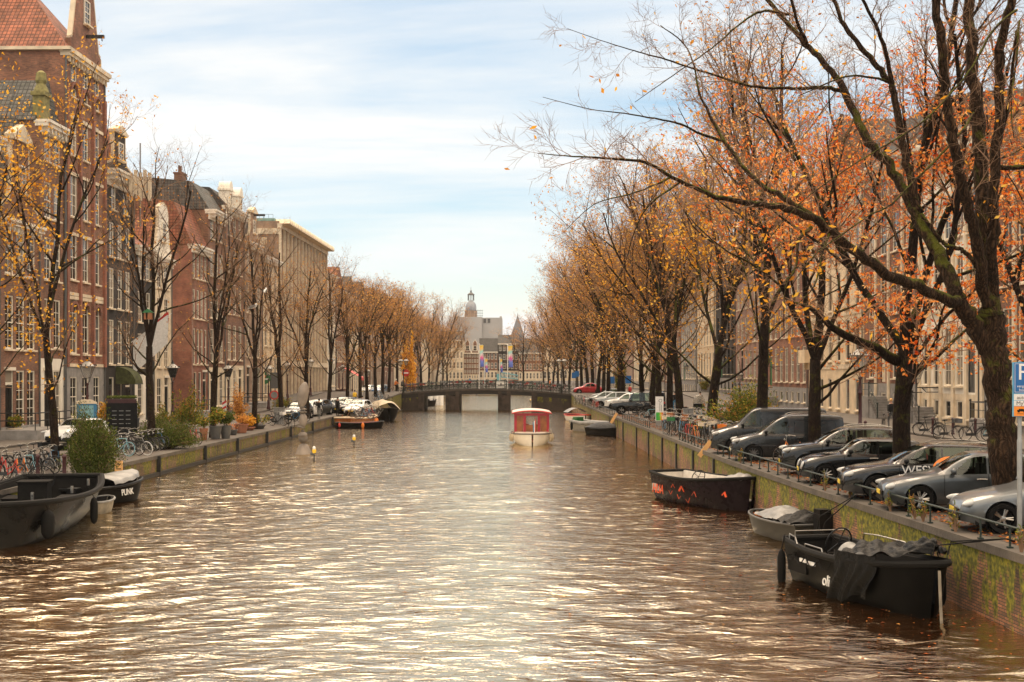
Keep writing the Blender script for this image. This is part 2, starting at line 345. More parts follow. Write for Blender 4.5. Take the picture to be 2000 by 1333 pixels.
# raised pavements in front of the houses, with a real kerb step
b=MB()
for (y0,y1) in ((-20,172),(190,300)):
    n=40
    for i in range(n):
        D0,D1=lerp(y0,y1,i/n),lerp(y0,y1,(i+1)/n)
        for (a0,a1,c0,c1,z0,z1) in ((xfl(D0)-4,xfl(D1)-4,xfl(D0)+3.2,xfl(D1)+3.2,zl(D0),zl(D1)),(XFR-5.6,XFR-5.6,XFR+4,XFR+4,zr(D0),zr(D1))):
            vs=[(a0,D0,z0+.12),(c0,D0,z0+.12),(c1,D1,z1+.12),(a1,D1,z1+.12),(a0,D0,z0-.1),(c0,D0,z0-.1),(c1,D1,z1-.1),(a1,D1,z1-.1)]
            b.add(vs,[(0,1,2,3),(1,5,6,2),(0,3,7,4)])
tag(b.obj('pavement',PV2),'grey slab pavement running in front of the canal houses','pavement',kind='structure')
# canal bed / earth
b=MB(); b.quad((-400,-60,-3.2),(400,-60,-3.2),(400,1500,-3.2),(-400,1500,-3.2))
b.quad((-400,420,-.4),(400,420,-.4),(400,1500,-.4),(-400,1500,-.4))
tag(b.obj('ground',M['soil']),'flat ground under and beyond the canal district','ground',kind='structure')
# water: displaced sheet, finer near the camera
def water():
    ys=[2.0]
    while ys[-1]<335: ys.append(ys[-1]+max(.055,ys[-1]*.0021 if ys[-1]<60 else ys[-1]*.004))
    ys=np.array(ys); xs=np.arange(-18.4,11.2,.11)
    Xg,Yg=np.meshgrid(xs,ys); Z=np.zeros_like(Xg); R=random.Random(5)
    wx=Xg+.35*np.sin(Yg*.31+1)+.25*np.sin(Xg*.7+Yg*.23); wy=Yg+.5*np.sin(Xg*.45)+.3*np.sin(Xg*.9+Yg*.5+2)
    for i in range(46):
        lam=.38*1.075**i*(1 if i<30 else 1)
        if lam>4.5: lam=R.uniform(.5,1.6)
        th=PI/2+R.gauss(.25,.52); k=2*PI/lam
        amp=.0062*lam**1.0*R.uniform(.5,1.2)/(1+ (lam/1.6)**1.6)
        ph=R.uniform(0,6.28)
        mod=1+.5*np.sin(Xg*R.uniform(.1,.5)+Yg*R.uniform(.1,.4)+ph)
        sN=np.sin(k*(math.cos(th)*wx+math.sin(th)*wy)+ph)
        fade=np.clip(1.4-Yg*.14/lam*.12,0,1)
        Z+=amp*mod*(1-np.abs(sN)*1.6 if i%3==0 else sN)*fade
    # patches of calmer and rougher water
    pat=.75+.4*np.sin(Xg*.21+Yg*.13)*np.sin(Yg*.17-Xg*.09+1.3)
    Z*=pat; Z-=Z.mean()
    nv=Xg.size; nx=len(xs); ny=len(ys)
    co=np.stack([Xg,Yg,Z+WZ],-1).reshape(-1).astype(np.float32)
    i0=(np.arange(ny-1)[:,None]*nx+np.arange(nx-1)[None,:]).reshape(-1)
    q=np.stack([i0,i0+1,i0+nx+1,i0+nx],-1).reshape(-1).astype(np.int32)
    me=bpy.data.meshes.new('canal_water'); me.vertices.add(nv); me.vertices.foreach_set('co',co)
    me.loops.add(len(q)); me.loops.foreach_set('vertex_index',q); me.polygons.add(len(q)//4)
    me.polygons.foreach_set('loop_start',np.arange(0,len(q),4,dtype=np.int32)); me.polygons.foreach_set('use_smooth',np.ones(len(q)//4,dtype=bool)); me.update(calc_edges=True)
    m,nt,b=mk('canal_water'); g=nt.nodes.new('ShaderNodeNewGeometry')
    mp=N(nt,'ShaderNodeMapping'); mp.inputs['Scale'].default_value=(1,2.3,1); mp.inputs['Rotation'].default_value=(0,0,.15); L(nt,g.outputs['Position'],mp.inputs[0])
    n1=N(nt,'ShaderNodeTexNoise',i_Scale=1.7,i_Detail=3,i_Roughness=.42,i_Distortion=.7); L(nt,mp.outputs[0],n1.inputs['Vector'])
    n2=N(nt,'ShaderNodeTexNoise',i_Scale=11,i_Detail=2,i_Distortion=.5); L(nt,mp.outputs[0],n2.inputs['Vector'])
    a=N(nt,'ShaderNodeMath',operation='MULTIPLY_ADD'); a.inputs[1].default_value=.13; L(nt,n2.outputs[0],a.inputs[0]); L(nt,n1.outputs[0],a.inputs[2])
    bp=N(nt,'ShaderNodeBump',i_Strength=.42,i_Distance=.14); L(nt,a.outputs[0],bp.inputs['Height'])
    d=nt.nodes.new('ShaderNodeBsdfDiffuse'); d.inputs[0].default_value=(.035,.014,.005,1); L(nt,bp.outputs[0],d.inputs['Normal'])
    gl=nt.nodes.new('ShaderNodeBsdfGlossy'); gl.inputs['Color'].default_value=(1,.89,.69,1); gl.inputs['Roughness'].default_value=.07; L(nt,bp.outputs[0],gl.inputs['Normal'])
    fr=N(nt,'ShaderNodeFresnel',i_IOR=1.33); L(nt,bp.outputs[0],fr.inputs['Normal'])
    pw=N(nt,'ShaderNodeMath',operation='POWER'); pw.inputs[1].default_value=.27; L(nt,fr.outputs[0],pw.inputs[0])
    mx=nt.nodes.new('ShaderNodeMixShader'); L(nt,pw.outputs[0],mx.inputs[0]); L(nt,d.outputs[0],mx.inputs[1]); L(nt,gl.outputs[0],mx.inputs[2])
    L(nt,mx.outputs[0],nt.nodes['Material Output'].inputs[0]); me.materials.append(m)
    tag(link('water',me),'brown rippled canal water reflecting the pale sky','water',kind='structure')
water()
# quay walls
def quay(name,label,xq,zf,sgn,y0,y1,m,capm,fender=False):
    t=thing(name,label,'quay wall',(0,0,0))
    n=90; b=MB(); c=MB(); fd=MB()
    for i in range(n):
        D0,D1=lerp(y0,y1,i/n),lerp(y0,y1,(i+1)/n); a0,a1=xq(D0),xq(D1); z0,z1=zf(D0)-.16,zf(D1)-.16
        b.add([(a0,D0,-3.1),(a1,D1,-3.1),(a1,D1,z1),(a0,D0,z0),(a0+sgn*.4,D0,-3.1),(a1+sgn*.4,D1,-3.1),(a1+sgn*.4,D1,z1),(a0+sgn*.4,D0,z0)],[(0,1,2,3),(4,7,6,5)])
        # coping stone, 5 cm proud on both sides
        k=-sgn*.05; q=sgn*.42
        c.add([(a0+k,D0,z0),(a1+k,D1,z1),(a1+k,D1,z1+.17),(a0+k,D0,z0+.17),(a0+q,D0,z0),(a1+q,D1,z1),(a1+q,D1,z1+.17),(a0+q,D0,z0+.17)],[(0,1,2,3),(3,2,6,7),(4,7,6,5),(0,4,5,1)])
        if fender:
            k1,k2=-sgn*.02,-sgn*.16
            fd.add([(a0+k1,D0,WZ-.05),(a1+k1,D1,WZ-.05),(a1+k1,D1,WZ+.16),(a0+k1,D0,WZ+.16),(a0+k2,D0,WZ-.05),(a1+k2,D1,WZ-.05),(a1+k2,D1,WZ+.16),(a0+k2,D0,WZ+.16)],[(4,5,6,7),(7,6,2,3)])
    b.obj('brick_face',m,t); c.obj('coping',capm,t)
    if fender: fd.obj('fender_beam',M['darkmetal'],t)
    return t
capm=mat('coping_stone',(.085,.07,.055),.8,var=.4,scale=1.3,bump=.4)
qwt=quay('quay_wall','low mossy brick quay wall with grey coping and dark fender beam, under the planters',ql,zl,-1,-25,330,M['quay_west'],capm,True)
qet=quay('quay_wall','tall brick quay wall green with moss below the parked cars',qr,zr,1,-25,330,M['quay'],capm)
for i,D in enumerate((62,71,79,88,97,107,118,129)):   # iron tie posts on the west wall
    b=MB(); x=ql(D)+.07; b.box(x-.06,x+.12,D-.06,D+.06,WZ-.1,zl(D)-.02); b.obj('fender_post',M['darkmetal'],qwt)
for D in (54,60,66,72,79,86,95,106):
    b=MB(); x=qr(D)-.035; b.box(x-.05,x+.03,D-.14,D+.14,WZ-.1,zr(D)-.18); b.obj('pilaster',M['darkmetal'],qet)
# low rail on the east coping
def rail(name,label,D0,D1,n,side=1,h=.42):
    t=thing(name,label,'railing',(0,0,0))
    xq=qr; pts=[]
    for i in range(n+1):
        D=lerp(D0,D1,i/n); x=qr(D)+.14; z=zr(D)+.012
        b=MB(); b.tube([(x,D,z),(x,D,z+h)],.022,6); b.box(x-.05,x+.05,D-.05,D+.05,z-.01,z+.03); b.obj('post',M['green_rail'],t)
        pts.append((x,D,z+h))
    b=MB(); b.tube(pts,.026,6); b.obj('top_rail',M['green_rail'],t,smooth=True)
    return t
rail('quay_rail','long low green iron rail along the quay in front of the nearest parked cars',18,54,26)
rail('quay_rail','short low iron rail on the quay edge below the packed bicycles',57.5,66,8)
rail('quay_rail','low iron rail on the quay edge by the black boxy jeep',80,97,14)
rail('quay_rail','far low iron rail on the quay edge below the pale grey cars',102,122,12)
# ---------- trees
LV={0:8,1:6,2:4,3:3,4:3}
def rot_about(d,ang,az):
    u=d.orthogonal().normalized(); w=d.cross(u); return (d*math.cos(ang)+(u*math.cos(az)+w*math.sin(az))*math.sin(ang)).normalized()
def grow(R,p,d,Ln,r,lvl,W,T,LF,cfg):
    n={0:7,1:6,2:5,3:3,4:2}[lvl]; pts=[p.copy()]; ds=[d.copy()]; q=p.copy(); e=d.copy()
    for i in range(n):
        e=(e+Vector((R.gauss(0,1),R.gauss(0,1),R.gauss(0,.7)))*cfg['wander']*(1+.4*lvl)+Vector((0,0,cfg['up'][lvl]))).normalized()
        q=q+e*(Ln/n); pts.append(q.copy()); ds.append(e.copy())
    end=.45 if lvl==0 else .3
    rs=[r*(1-(1-end)*i/n) for i in range(n+1)]
    (W if lvl<2 else T).tube(pts,rs,LV[lvl],cap=False)
    twigs(R,pts,ds,Ln,rs,lvl,W,T,LF,cfg)
def twigs(R,pts,ds,Ln,rs,lvl,W,T,LF,cfg,t0=.22):
    n=len(pts)-1
    if lvl>=cfg['max']:
        if R.random()<cfg['leaf']:
            for _ in range(cfg.get('cl',1)):
                k=R.randrange(1,n+1); leaf(R,LF,pts[k],cfg['ls'])
        return
    cnt=cfg['n'][lvl]
    for j in range(cnt):
        t=t0+(1-t0)*(j+R.random()*.8)/cnt; t=min(t,.995)
        i=min(n-1,int(t*n)); f=t*n-i; p=pts[i].lerp(pts[i+1],f); d=ds[i+1]
        nd=rot_about(d,math.radians(R.uniform(*cfg['ang'])),R.uniform(0,2*PI))
        if nd.z<cfg.get('minz',-.2) and lvl<2: nd.z=abs(nd.z)*.5; nd.normalize()
        ln=cfg['len'][lvl+1]*R.uniform(.6,1.25)*(1-.35*t)
        grow(R,p,nd,ln,max(.004,min(rs[i]*.6,cfg['rad'][lvl+1])),lvl+1,W,T,LF,cfg)
def leaf(R,LF,p,s):
    if LEAFZ and R.random()<(p.z-LEAFZ[0])/(LEAFZ[1]-LEAFZ[0]): return
    s=s*R.uniform(.6,1.25); a=Vector((R.gauss(0,1),R.gauss(0,1),R.gauss(0,1))).normalized(); b=a.orthogonal().normalized()*s*.36
    a=a*s*.6; c=p+Vector((R.uniform(-.1,.1),R.uniform(-.1,.1),-R.uniform(0,.08)))
    LF.add([tuple(c-a),tuple(c+b*1.0-a*.1),tuple(c+a),tuple(c-b*1.0-a*.1)],[(0,1,2,3)])
def tree_mesh(seed,H,fork,r,leafp,ls,spread=1.,lean=.03,cl=1,n=(9,7,6,3),leaders=4,wander=.09,maxl=4):
    R=random.Random(seed); W,T,LF=MB(),MB(),MB()
    cfg=dict(wander=wander,up=[.10,.10,.07,.04,.02],n=n,len=[0,(H-fork)*.42*spread,(H-fork)*.2*spread,.95,.5],rad=[0,.055,.023,.010,.006],ang=(28,58),max=maxl,leaf=leafp,ls=ls,cl=cl)
    p=Vector((0,0,-.3)); d=Vector((R.uniform(-lean,lean),R.uniform(-lean,lean),1)).normalized(); pts=[p.copy()]; ds=[d.copy()]; rs=[r*1.35]
    k=7
    for i in range(k):
        d=(d+Vector((R.gauss(0,.03),R.gauss(0,.03),.03))).normalized(); p=p+d*((fork+.3)/k); pts.append(p.copy()); ds.append(d.copy()); rs.append(r*(1.06-.3*i/k)*R.uniform(.95,1.06))
    W.tube(pts,rs,10,cap=False)
    az0=R.uniform(0,6.28)
    for j in range(leaders):
        a=math.radians(R.uniform(6,30)*spread) if j else math.radians(4)
        nd=rot_about(d,a,az0+j*2*PI/max(1,leaders-1)+R.uniform(-.4,.4))
        base=pts[-1]-d*R.uniform(0,.5) if j else pts[-1]-d*.2
        grow(R,base,nd,(H-fork)*(R.uniform(.72,1.0) if j else 1.0),r*(.62 if j==0 else R.uniform(.38,.5)),0,W,T,LF,cfg)
    for j in range(4):   # low side limbs
        t=R.uniform(.62,.98); i=int(t*k); q=pts[i]; nd=rot_about(ds[i],math.radians(R.uniform(45,68)),R.uniform(0,6.28))
        grow(R,q,nd,(H-fork)*.48*spread*R.uniform(.7,1.1),r*.26,1,W,T,LF,cfg)
    return W,T,LF
TREES={}
LEAFZ=None
def tree_kind(key,leafm,barkm,**k):
    W,T,LF=tree_mesh(**k)
    TREES[key]=(W.mesh('trunk',barkm,True,180),T.mesh('branches',M['twig'],True,180),LF.mesh('leaves',leafm) if LF.v else None)
def tree(key,x,y,z,label,rz=0,sc=1,group=None,cat='tree',name='street_tree'):
    t=thing(name,label,cat,(x,y,z),rz,group); t.scale=(sc,sc,sc)
    a,b_,c=TREES[key]; link('trunk',a,t); link('twigs',b_,t)
    if c: link('leaves',c,t)
    return t
tree_kind('Ly',M['leaf_y'],M['bark2'],seed=3,H=15.5,fork=5.6,r=.17,leafp=.8,ls=.14,spread=1.0,leaders=4,n=(8,6,4,3))
tree_kind('La',M['leaf_t'],M['bark2'],seed=11,H=14.5,fork=5.4,r=.2,leafp=.12,ls=.12,spread=1.05,leaders=4,n=(8,6,4,3))
tree_kind('Lb',M['leaf_t'],M['bark2'],seed=23,H=14,fork=5,r=.22,leafp=.5,ls=.15,spread=1.15,leaders=4,n=(8,6,5,3))
tree_kind('Ra',M['leaf_t'],M['bark'],seed=31,H=18,fork=5.5,r=.26,leafp=.33,ls=.15,spread=1.25,leaders=5,n=(10,8,6,4))
tree_kind('Rb',M['leaf_y'],M['bark'],seed=37,H=17,fork=5,r=.29,leafp=.7,ls=.17,spread=1.3,leaders=5,n=(10,8,6,3))
tree_kind('Rc',M['leaf_t'],M['bark'],seed=41,H=18.5,fork=6,r=.25,leafp=.5,ls=.15,spread=1.2,leaders=5,n=(10,8,6,4))
LEAFZ=(8.5,14)
tree_kind('Rr',M['leaf_r'],M['bark'],seed=47,H=14.5,fork=4.2,r=.27,leafp=.85,ls=.115,cl=4,spread=1.15,leaders=4,n=(9,7,6,3))
LEAFZ=None
# ---------- the big foreground elm, limbs at their own depths
def big_tree():
    R=random.Random(8); t=thing('street_tree','huge old tree with ridged mossy trunk and long bare limbs reaching over the water','tree',(11.55,30,0))
    W,T,LF=MB(),MB(),MB(); off=Vector((11.55,30,0))
    def px(l):
        out=[]
        for (x,y,D) in l: out.append(Vector(P(x,y,D))-off)
        return out
    def dense(pts,rs,k=4,j=.03):
        o=[];q=[]
        n=len(pts)
        for i in range(n-1):
            p0=pts[max(0,i-1)];p1=pts[i];p2=pts[i+1];p3=pts[min(n-1,i+2)]
            for s in range(k):
                u=s/k; v=.5*((2*p1)+(p2-p0)*u+(2*p0-5*p1+4*p2-p3)*u*u+(3*p1-p0-3*p2+p3)*u**3)
                rr=lerp(rs[i],rs[i+1],u)
                o.append(v+Vector((R.gauss(0,1),R.gauss(0,1),R.gauss(0,1)))*j*min(1,rr*8)); q.append(rr*R.uniform(.93,1.07))
        o.append(pts[-1]);q.append(rs[-1]); return o,q
    cfg=dict(wander=.09,up=[.02,.02,.02,.02,.01],n=(0,7,6,5,0),len=[0,2.6,1.5,.75,.4],rad=[0,.05,.017,.008,.0045],ang=(25,60),max=4,leaf=.035,ls=.13,cl=1,minz=-.6)
    def limb(l,r0,r1,child=8,lv=0,ln=None,n=9,k=4,leaf_=None,t0=.25,up=None):
        pts=px(l); rs=[lerp(r0,r1,(i/(len(pts)-1))**.8) for i in range(len(pts))]
        o,q=dense(pts,rs,k); W.tube(o,q,n,cap=True)
        ds=[(o[min(len(o)-1,i+1)]-o[max(0,i-1)]).normalized() for i in range(len(o))]
        c=dict(cfg); nn=list(cfg['n']); nn[lv]=child; c['n']=tuple(nn)
        if ln: c['len']=ln
        if leaf_: c['leaf']=leaf_
        if up is not None: c['up']=up
        if child: twigs(R,o,ds,0,q,lv,W,T,LF,c,t0)
    K=1
    limb([(1970,1040,30),(1967,960,30),(1962,880,30),(1956,800,30),(1948,730,30),(1940,670,30),(1936,610,30)],.385,.3,0,n=18,k=5)
    # root flare
    W.tube([Vector((.02,0,-.3)),Vector((0,0,.1)),Vector((0,0,.7))],[.58,.46,.37],16,cap=False)
    # left fork
    limb([(1944,700,30),(1915,655,29.9),(1890,615,29.8),(1872,580,29.6)],.23,.18,0,n=14)
    A=[0,3.2,1.7,.85,.45]
    limb([(1876,592,29.7),(1846,583,29.3),(1800,565,29),(1752,545,28.6),(1700,512,28.2),(1657,482,27.8),(1620,450,27.4),(1595,430,27.2)],.14,.095,9,1)
    limb([(1595,430,27.2),(1545,410,26.8),(1500,402,26.4),(1455,396,26),(1410,388,25.6),(1365,372,25.2),(1311,346,24.8),(1261,318,24.4),(1210,312,24.1),(1162,308,23.8),(1105,305,23.5),(1050,300,23.2)],.085,.006,20,1,[0,2.2,1.35,.7,.4],leaf_=.03,t0=.08)
    limb([(1595,430,27.2),(1560,405,27.4),(1520,380,27.6),(1473,350,27.9),(1440,310,28.2),(1410,270,28.5),(1385,222,28.8),(1365,180,29),(1356,130,29.3),(1335,85,29.6),(1290,50,29.8)],.075,.01,18,1,[0,2.2,1.3,.65,.4],t0=.08)
    limb([(1410,275,28.5),(1370,262,28.2),(1330,243,27.8),(1280,232,27.4),(1220,222,27),(1150,213,26.7),(1060,190,26.3)],.035,.005,12,2,t0=.05)
    limb([(1311,346,24.8),(1280,362,24.5),(1230,380,24.2),(1160,400,24),(1100,455,23.6)],.025,.004,9,2,t0=.1)
    limb([(1330,355,25),(1270,400,24.6),(1240,450,24.3),(1210,540,24),(1150,600,23.7)],.022,.004,9,2,t0=.2)
    limb([(1585,445,27.2),(1560,470,26.9),(1555,520,26.6),(1535,560,26.2),(1530,640,26)],.045,.008,9,2,leaf_=.8,t0=.1)
    limb([(1620,455,27.4),(1605,500,27),(1590,560,26.5),(1550,600,26.2)],.035,.006,8,2,leaf_=.75,t0=.1)
    limb([(1455,398,26),(1458,440,25.8),(1455,490,25.5),(1475,540,25.2)],.02,.004,7,2,leaf_=.5)
    # B: leaning limb to the top
    limb([(1875,590,29.7),(1858,550,29.9),(1842,517,30.1),(1817,470,30.4),(1792,425,30.7),(1768,375,31),(1735,320,31.3),(1698,279,31.6),(1670,225,31.9),(1648,175,32.2),(1615,130,32.5),(1581,94,32.8),(1545,55,33.1),(1500,0,33.5),(1455,-50,34)],.185,.05,12,1,[0,2.6,1.4,.7,.4],n=12,t0=.3)
    limb([(1792,420,30.7),(1778,350,30.8),(1765,292,30.9),(1753,225,31),(1743,171,31.1),(1720,138,31.2),(1698,112,31.3),(1665,70,31.4),(1644,40,31.5),(1620,-20,31.6)],.12,.045,10,1,n=10,t0=.2)
    limb([(1743,175,31.1),(1735,120,30.9),(1715,60,30.6),(1690,10,30.3),(1670,-40,30)],.06,.03,6,1,t0=.2)
    limb([(1648,178,32.2),(1610,172,32),(1567,173,31.7),(1530,172,31.4),(1500,173,31.1),(1455,166,30.7),(1405,150,30.3),(1356,135,29.9),(1302,117,29.5),(1260,105,29.2),(1230,97,28.9),(1170,78,28.5),(1108,56,28.1)],.055,.005,18,1,[0,2,1.25,.65,.4],t0=.08)
    limb([(1581,96,32.8),(1560,50,32.5),(1545,0,32.2),(1530,-40,32)],.05,.03,5,1)
    limb([(1540,28,33),(1500,22,32.7),(1470,30,32.3),(1430,60,31.9),(1390,95,31.5),(1340,130,31),(1290,165,30.6),(1240,200,30.2)],.04,.006,12,2,t0=.1)
    limb([(1735,160,31.1),(1690,150,30.7),(1650,150,30.3),(1600,170,29.9),(1560,188,29.5)],.035,.01,7,2)
    # C: main stem; D, E side stems
    limb([(1936,625,30),(1932,570,30),(1926,500,30.1),(1920,400,30.2),(1914,310,30.3),(1908,220,30.4),(1901,130,30.4),(1893,30,30.5),(1888,-60,30.6)],.23,.12,10,1,n=14,t0=.35)
    limb([(1930,600,29.9),(1918,520,29.6),(1903,450,29.3),(1889,400,29.1),(1873,330,28.9),(1860,270,28.7),(1850,200,28.5),(1842,135,28.3),(1833,60,28.1),(1822,-40,27.9)],.15,.09,9,1,n=11,t0=.3)
    limb([(1940,600,30),(1940,500,29.7),(1941,400,29.5),(1945,290,29.3),(1950,180,29.1),(1953,100,28.9),(1972,13,28.7),(1985,-60,28.5)],.14,.09,8,1,n=11,t0=.3)
    limb([(1945,300,29.5),(1962,240,29.3),(1975,160,29.1),(1985,60,29)],.05,.03,5,1)
    limb([(1908,522,30),(1890,498,30.1),(1873,486,30.2),(1850,481,30.3),(1838,470,30.3),(1815,440,30.4),(1800,418,30.5)],.06,.04,4,2,n=9,k=5)
    limb([(1950,330,29.4),(1980,328,29.2),(2030,325,29)],.06,.05,4,2)
    limb([(1905,215,30.4),(1880,255,29.6),(1840,300,28.8),(1790,350,28),(1740,400,27.2),(1700,420,26.7),(1650,455,26.1),(1590,500,25.6),(1545,560,25.2)],.035,.008,11,2,leaf_=.05,t0=.2)
    limb([(1985,20,26),(1940,60,25.6),(1900,130,25.1),(1860,180,24.7),(1800,240,24.2),(1720,290,23.6),(1640,340,23.1),(1560,400,22.6),(1500,470,22.3)],.03,.006,14,2,leaf_=.05,t0=.1)
    # leafy spray at the upper right
    limb([(1990,40,29),(1985,120,28.6),(1975,200,28.3),(1980,270,28)],.03,.01,10,2,leaf_=.55)
    limb([(1925,480,30),(1935,430,29.4),(1950,400,28.9)],.02,.006,5,2,leaf_=.3)
    W.obj('trunk',M['barkbig'],t,True,180); T.obj('twigs',M['twig'],t,True,180); LF.obj('leaves',M['leaf_y'],t)
big_tree()
# second tree: dark trunk with one long low limb, red-orange leaves
def red_tree():
    x,D=P(1765,0,37.6)[0],37.6
    t=thing('street_tree','dark trunked tree with red orange leaves and a low limb arching toward the lamp','tree',(x,D,0))
    a,b_,c=TREES['Rr']; o=Vector((x,D,0))
    W=MB(); pts=[Vector(P(*q))-o for q in ((1752,705,37.6),(1735,697,37.4),(1712,680,37.2),(1680,668,37),(1650,655,36.8),(1625,640,36.6),(1605,620,36.4),(1580,600,36),(1555,592,35.6))]
    W.tube(pts,[.17,.15,.13,.12,.11,.1,.085,.06,.03],10)
    T,LF=MB(),MB(); R=random.Random(4)
    ds=[(pts[min(8,i+1)]-pts[max(0,i-1)]).normalized() for i in range(9)]
    twigs(R,pts,ds,0,[.08]*9,1,W,T,LF,dict(wander=.1,up=[0,0,.02,.02,0],n=(0,12,6,4,0),len=[0,0,1.5,.8,.4],rad=[0,0,.02,.009,.005],ang=(30,60),max=4,leaf=.12,ls=.13,cl=1),.1)
    link('trunk',a,t); link('twigs',b_,t); link('leaves',c,t)
    W.obj('low_limb',M['bark'],t,True,180); T.obj('twigs',M['twig'],t); LF.obj('leaves',M['leaf_y'],t)
red_tree()
GR='street trees along the right quay'
rt=[ (1592,48.6,'Rr',.95,1.2,'tree of pale red leaves whose straight trunk stands before the grey delivery van'),
     (1488,58.9,'Rc',1.0,.4,'knotted trunk tree rising out of the leafy bush beside the big grey van'),
     (1386,74.5,'Rb',1.0,2.0,'forked thick black trunk tree standing among the packed bicycles'),
     (1329,88,'Ra',1.0,.9,'dark trunk tree behind the bicycle handlebars, second beyond the forked one'),
     (1309,94,'Rc',.95,3.1,'slim dark tree just behind the white information pillar'),
     (1287,101,'Rb',.92,4.0,'leaning tree with yellow leaves behind the black boxy jeep'),
     (1274,106,'Ra',.9,5.2,'slim upright tree at the tail of the black boxy jeep'),
     (1256,112,'Rb',.85,.2,'leaning tree with a low yellow crown beside the white bicycle'),
     (1217,134,'Ra',.98,1.8,'stout straight trunk tree behind the pale grey parked cars'),
     (1210,139,'Rc',.9,2.4,'thin tree tucked beside the stout straight trunk'),
     (1187,153,'Ra',1.0,2.9,'dark thin tree beyond the blue parking sign'),
     (1179,160,'Rc',.95,.5,'tree behind the pale grey cars, midway between sign and red car'),
     (1168,169,'Ra',.95,4.4,'slender tree behind the far silver car near the bridge'),
     (1157,178,'Rc',1.0,5.4,'tree just past the far silver car near the bridge'),
     (1148,190,'Ra',1.0,1.3,'thick dark trunk right behind the red beetle car'),
     (1136,204,'Rc',1.0,3.7,'second dark trunk behind the red beetle car, nearer the bridge')]
for (x,D,k,sc,rz,lab) in rt:
    tree(k,(x-1000)*D/F,D,zr(D),lab,rz,sc,GR)
for i,(x,D,k) in enumerate(((1128,222,'Ra'),(1112,240,'Rc'),(1101,262,'Ra'),(1090,286,'Rc'),(1080,312,'Ra'),(1071,342,'Rc'))):
    tree(k,(x-1000)*D/F,D,zr(D),['brown tree just beyond the bridge at its right end','tan leaved tree on the far right quay, second beyond the bridge','hazy brown tree on the far right quay, third beyond the bridge','hazy tan tree, fourth beyond the bridge by the far quay','hazy tree near the blue crane truck','last hazy tree below the pointed spire'][i],i*1.1,1,GR)
tree('Rr',19.2,46,0,'red orange crown reaching in behind the parking sign from outside the frame',2.2,1.0,GR)
# trees in a second row close to the right houses
for i,(x,D,k) in enumerate(((1560,96,'Ra'),(1475,118,'Rc'))):
    pass
GLt='street trees along the left quay'
lt=[(110,53.6,'Ly',1,.5,'tree with yellow leaves rising behind the parked bicycles and the white van'),
    (-55,50,'Ly',.95,2.5,'yellow leaved tree whose branches enter from the edge above the black sloop'),
    (295,66.9,'La',1,0,'nearly bare tree carrying a bird box, behind the row of bicycles'),
    (415,79.7,'La',.97,1.7,'bare tree above the potted plants and the striped hazard post'),
    (498,91.8,'La',.95,3.4,'bare tree with white gulls perched on it'),
    (550,101.5,'La',.95,5.0,'slim bare tree behind the street lamp next to the green round sign'),
    (600,113,'Lb',.95,.9,'bare tree behind the balanced stone sculpture'),
    (642,124.8,'La',1,2.2,'bare tree behind the parked silver cars'),
    (678,137,'Lb',.95,4.1,'small leaved tree above the dark grey parked car'),
    (703,147,'Lb',.97,.3,'tan leaved tree before the pink shop awning'),
    (717,153.6,'Lb',.95,1.2,'dark trunk with tan leaves just past the pink awning'),
    (734,162,'Lb',1,2.7,'tan leaved tree above the boat with the cream cover'),
    (747,169,'Lb',1,3.9,'tan leaved tree at the left end of the bridge'),
    (759,180,'Lb',1,5.3,'tan leaved tree right behind the double street lamp')]
for (x,D,k,sc,rz,lab) in lt:
    tree(k,(x-1000)*D/F,D,zl(D),lab,rz,sc,GLt)
for i,(x,D,k) in enumerate(((775,196,'Lb'),(790,212,'Lb'),(806,230,'Lb'),(822,250,'Ra'),(838,272,'Lb'),(852,296,'Ra'),(864,322,'Lb'),(874,350,'Ra'))):
    tree(k,(x-1000)*D/F,D,zl(D),['tree with low pinkish leaves by the no entry sign beyond the bridge','tan tree on the far left quay, second beyond the bridge','tan tree on the far left quay, third beyond the bridge','tall hazy tree on the far left quay, fourth beyond the bridge','hazy tree fifth beyond the bridge on the far left quay','hazy brown tree nearing the old gabled house','hazy tree beside the pale stone building','last hazy tree in front of the far gabled house'][i],i*.9,1.05,GLt)
for i,(x,D) in enumerate(((1022,318),(1062,330))):
    tree('Lb',(x-1000)*D/F,D,-.4,['lone bare tree in front of the far brown houses','bare tree behind the pale blue crane truck'][i],i,1.15,'trees on the far cross street')
# fallen leaves
def litter():
    R=random.Random(2); b=MB()
    for _ in range(9000):
        D=18+92*R.random()**1.6; x=qr(D)+.45+R.random()**1.5*6; z=zr(D)+.012+R.random()*.02
        a=R.uniform(0,6.28); s=R.uniform(.035,.075); c,d=math.cos(a)*s,math.sin(a)*s
        b.add([(x-c,D-d,z),(x+d*.6,D-c*.6,z+R.random()*.03),(x+c,D+d,z+.005),(x-d*.6,D+c*.6,z+R.random()*.03)],[(0,1,2,3)])
    tag(b.obj('fallen_leaves',M['litter']),'brown and orange leaves scattered on the quay under the cars','fallen leaves',kind='stuff')
    b=MB()
    for _ in range(420):
        D=R.uniform(17,34); x=qr(D)-abs(R.gauss(0,1.6))-.1; z=WZ+.03
        if R.random()<.3: x=R.uniform(-3,qr(D)-.2)
        a=R.uniform(0,6.28); s=R.uniform(.02,.055); c,d=math.cos(a)*s,math.sin(a)*s
        b.add([(x-c,D-d,z),(x+d*.6,D-c*.6,z+.01),(x+c,D+d,z),(x-d*.6,D+c*.6,z+.01)],[(0,1,2,3)])
    tag(b.obj('floating_leaves',M['litter']),'small orange leaves floating on dark water near the black sloop','floating leaves',kind='stuff')
litter()
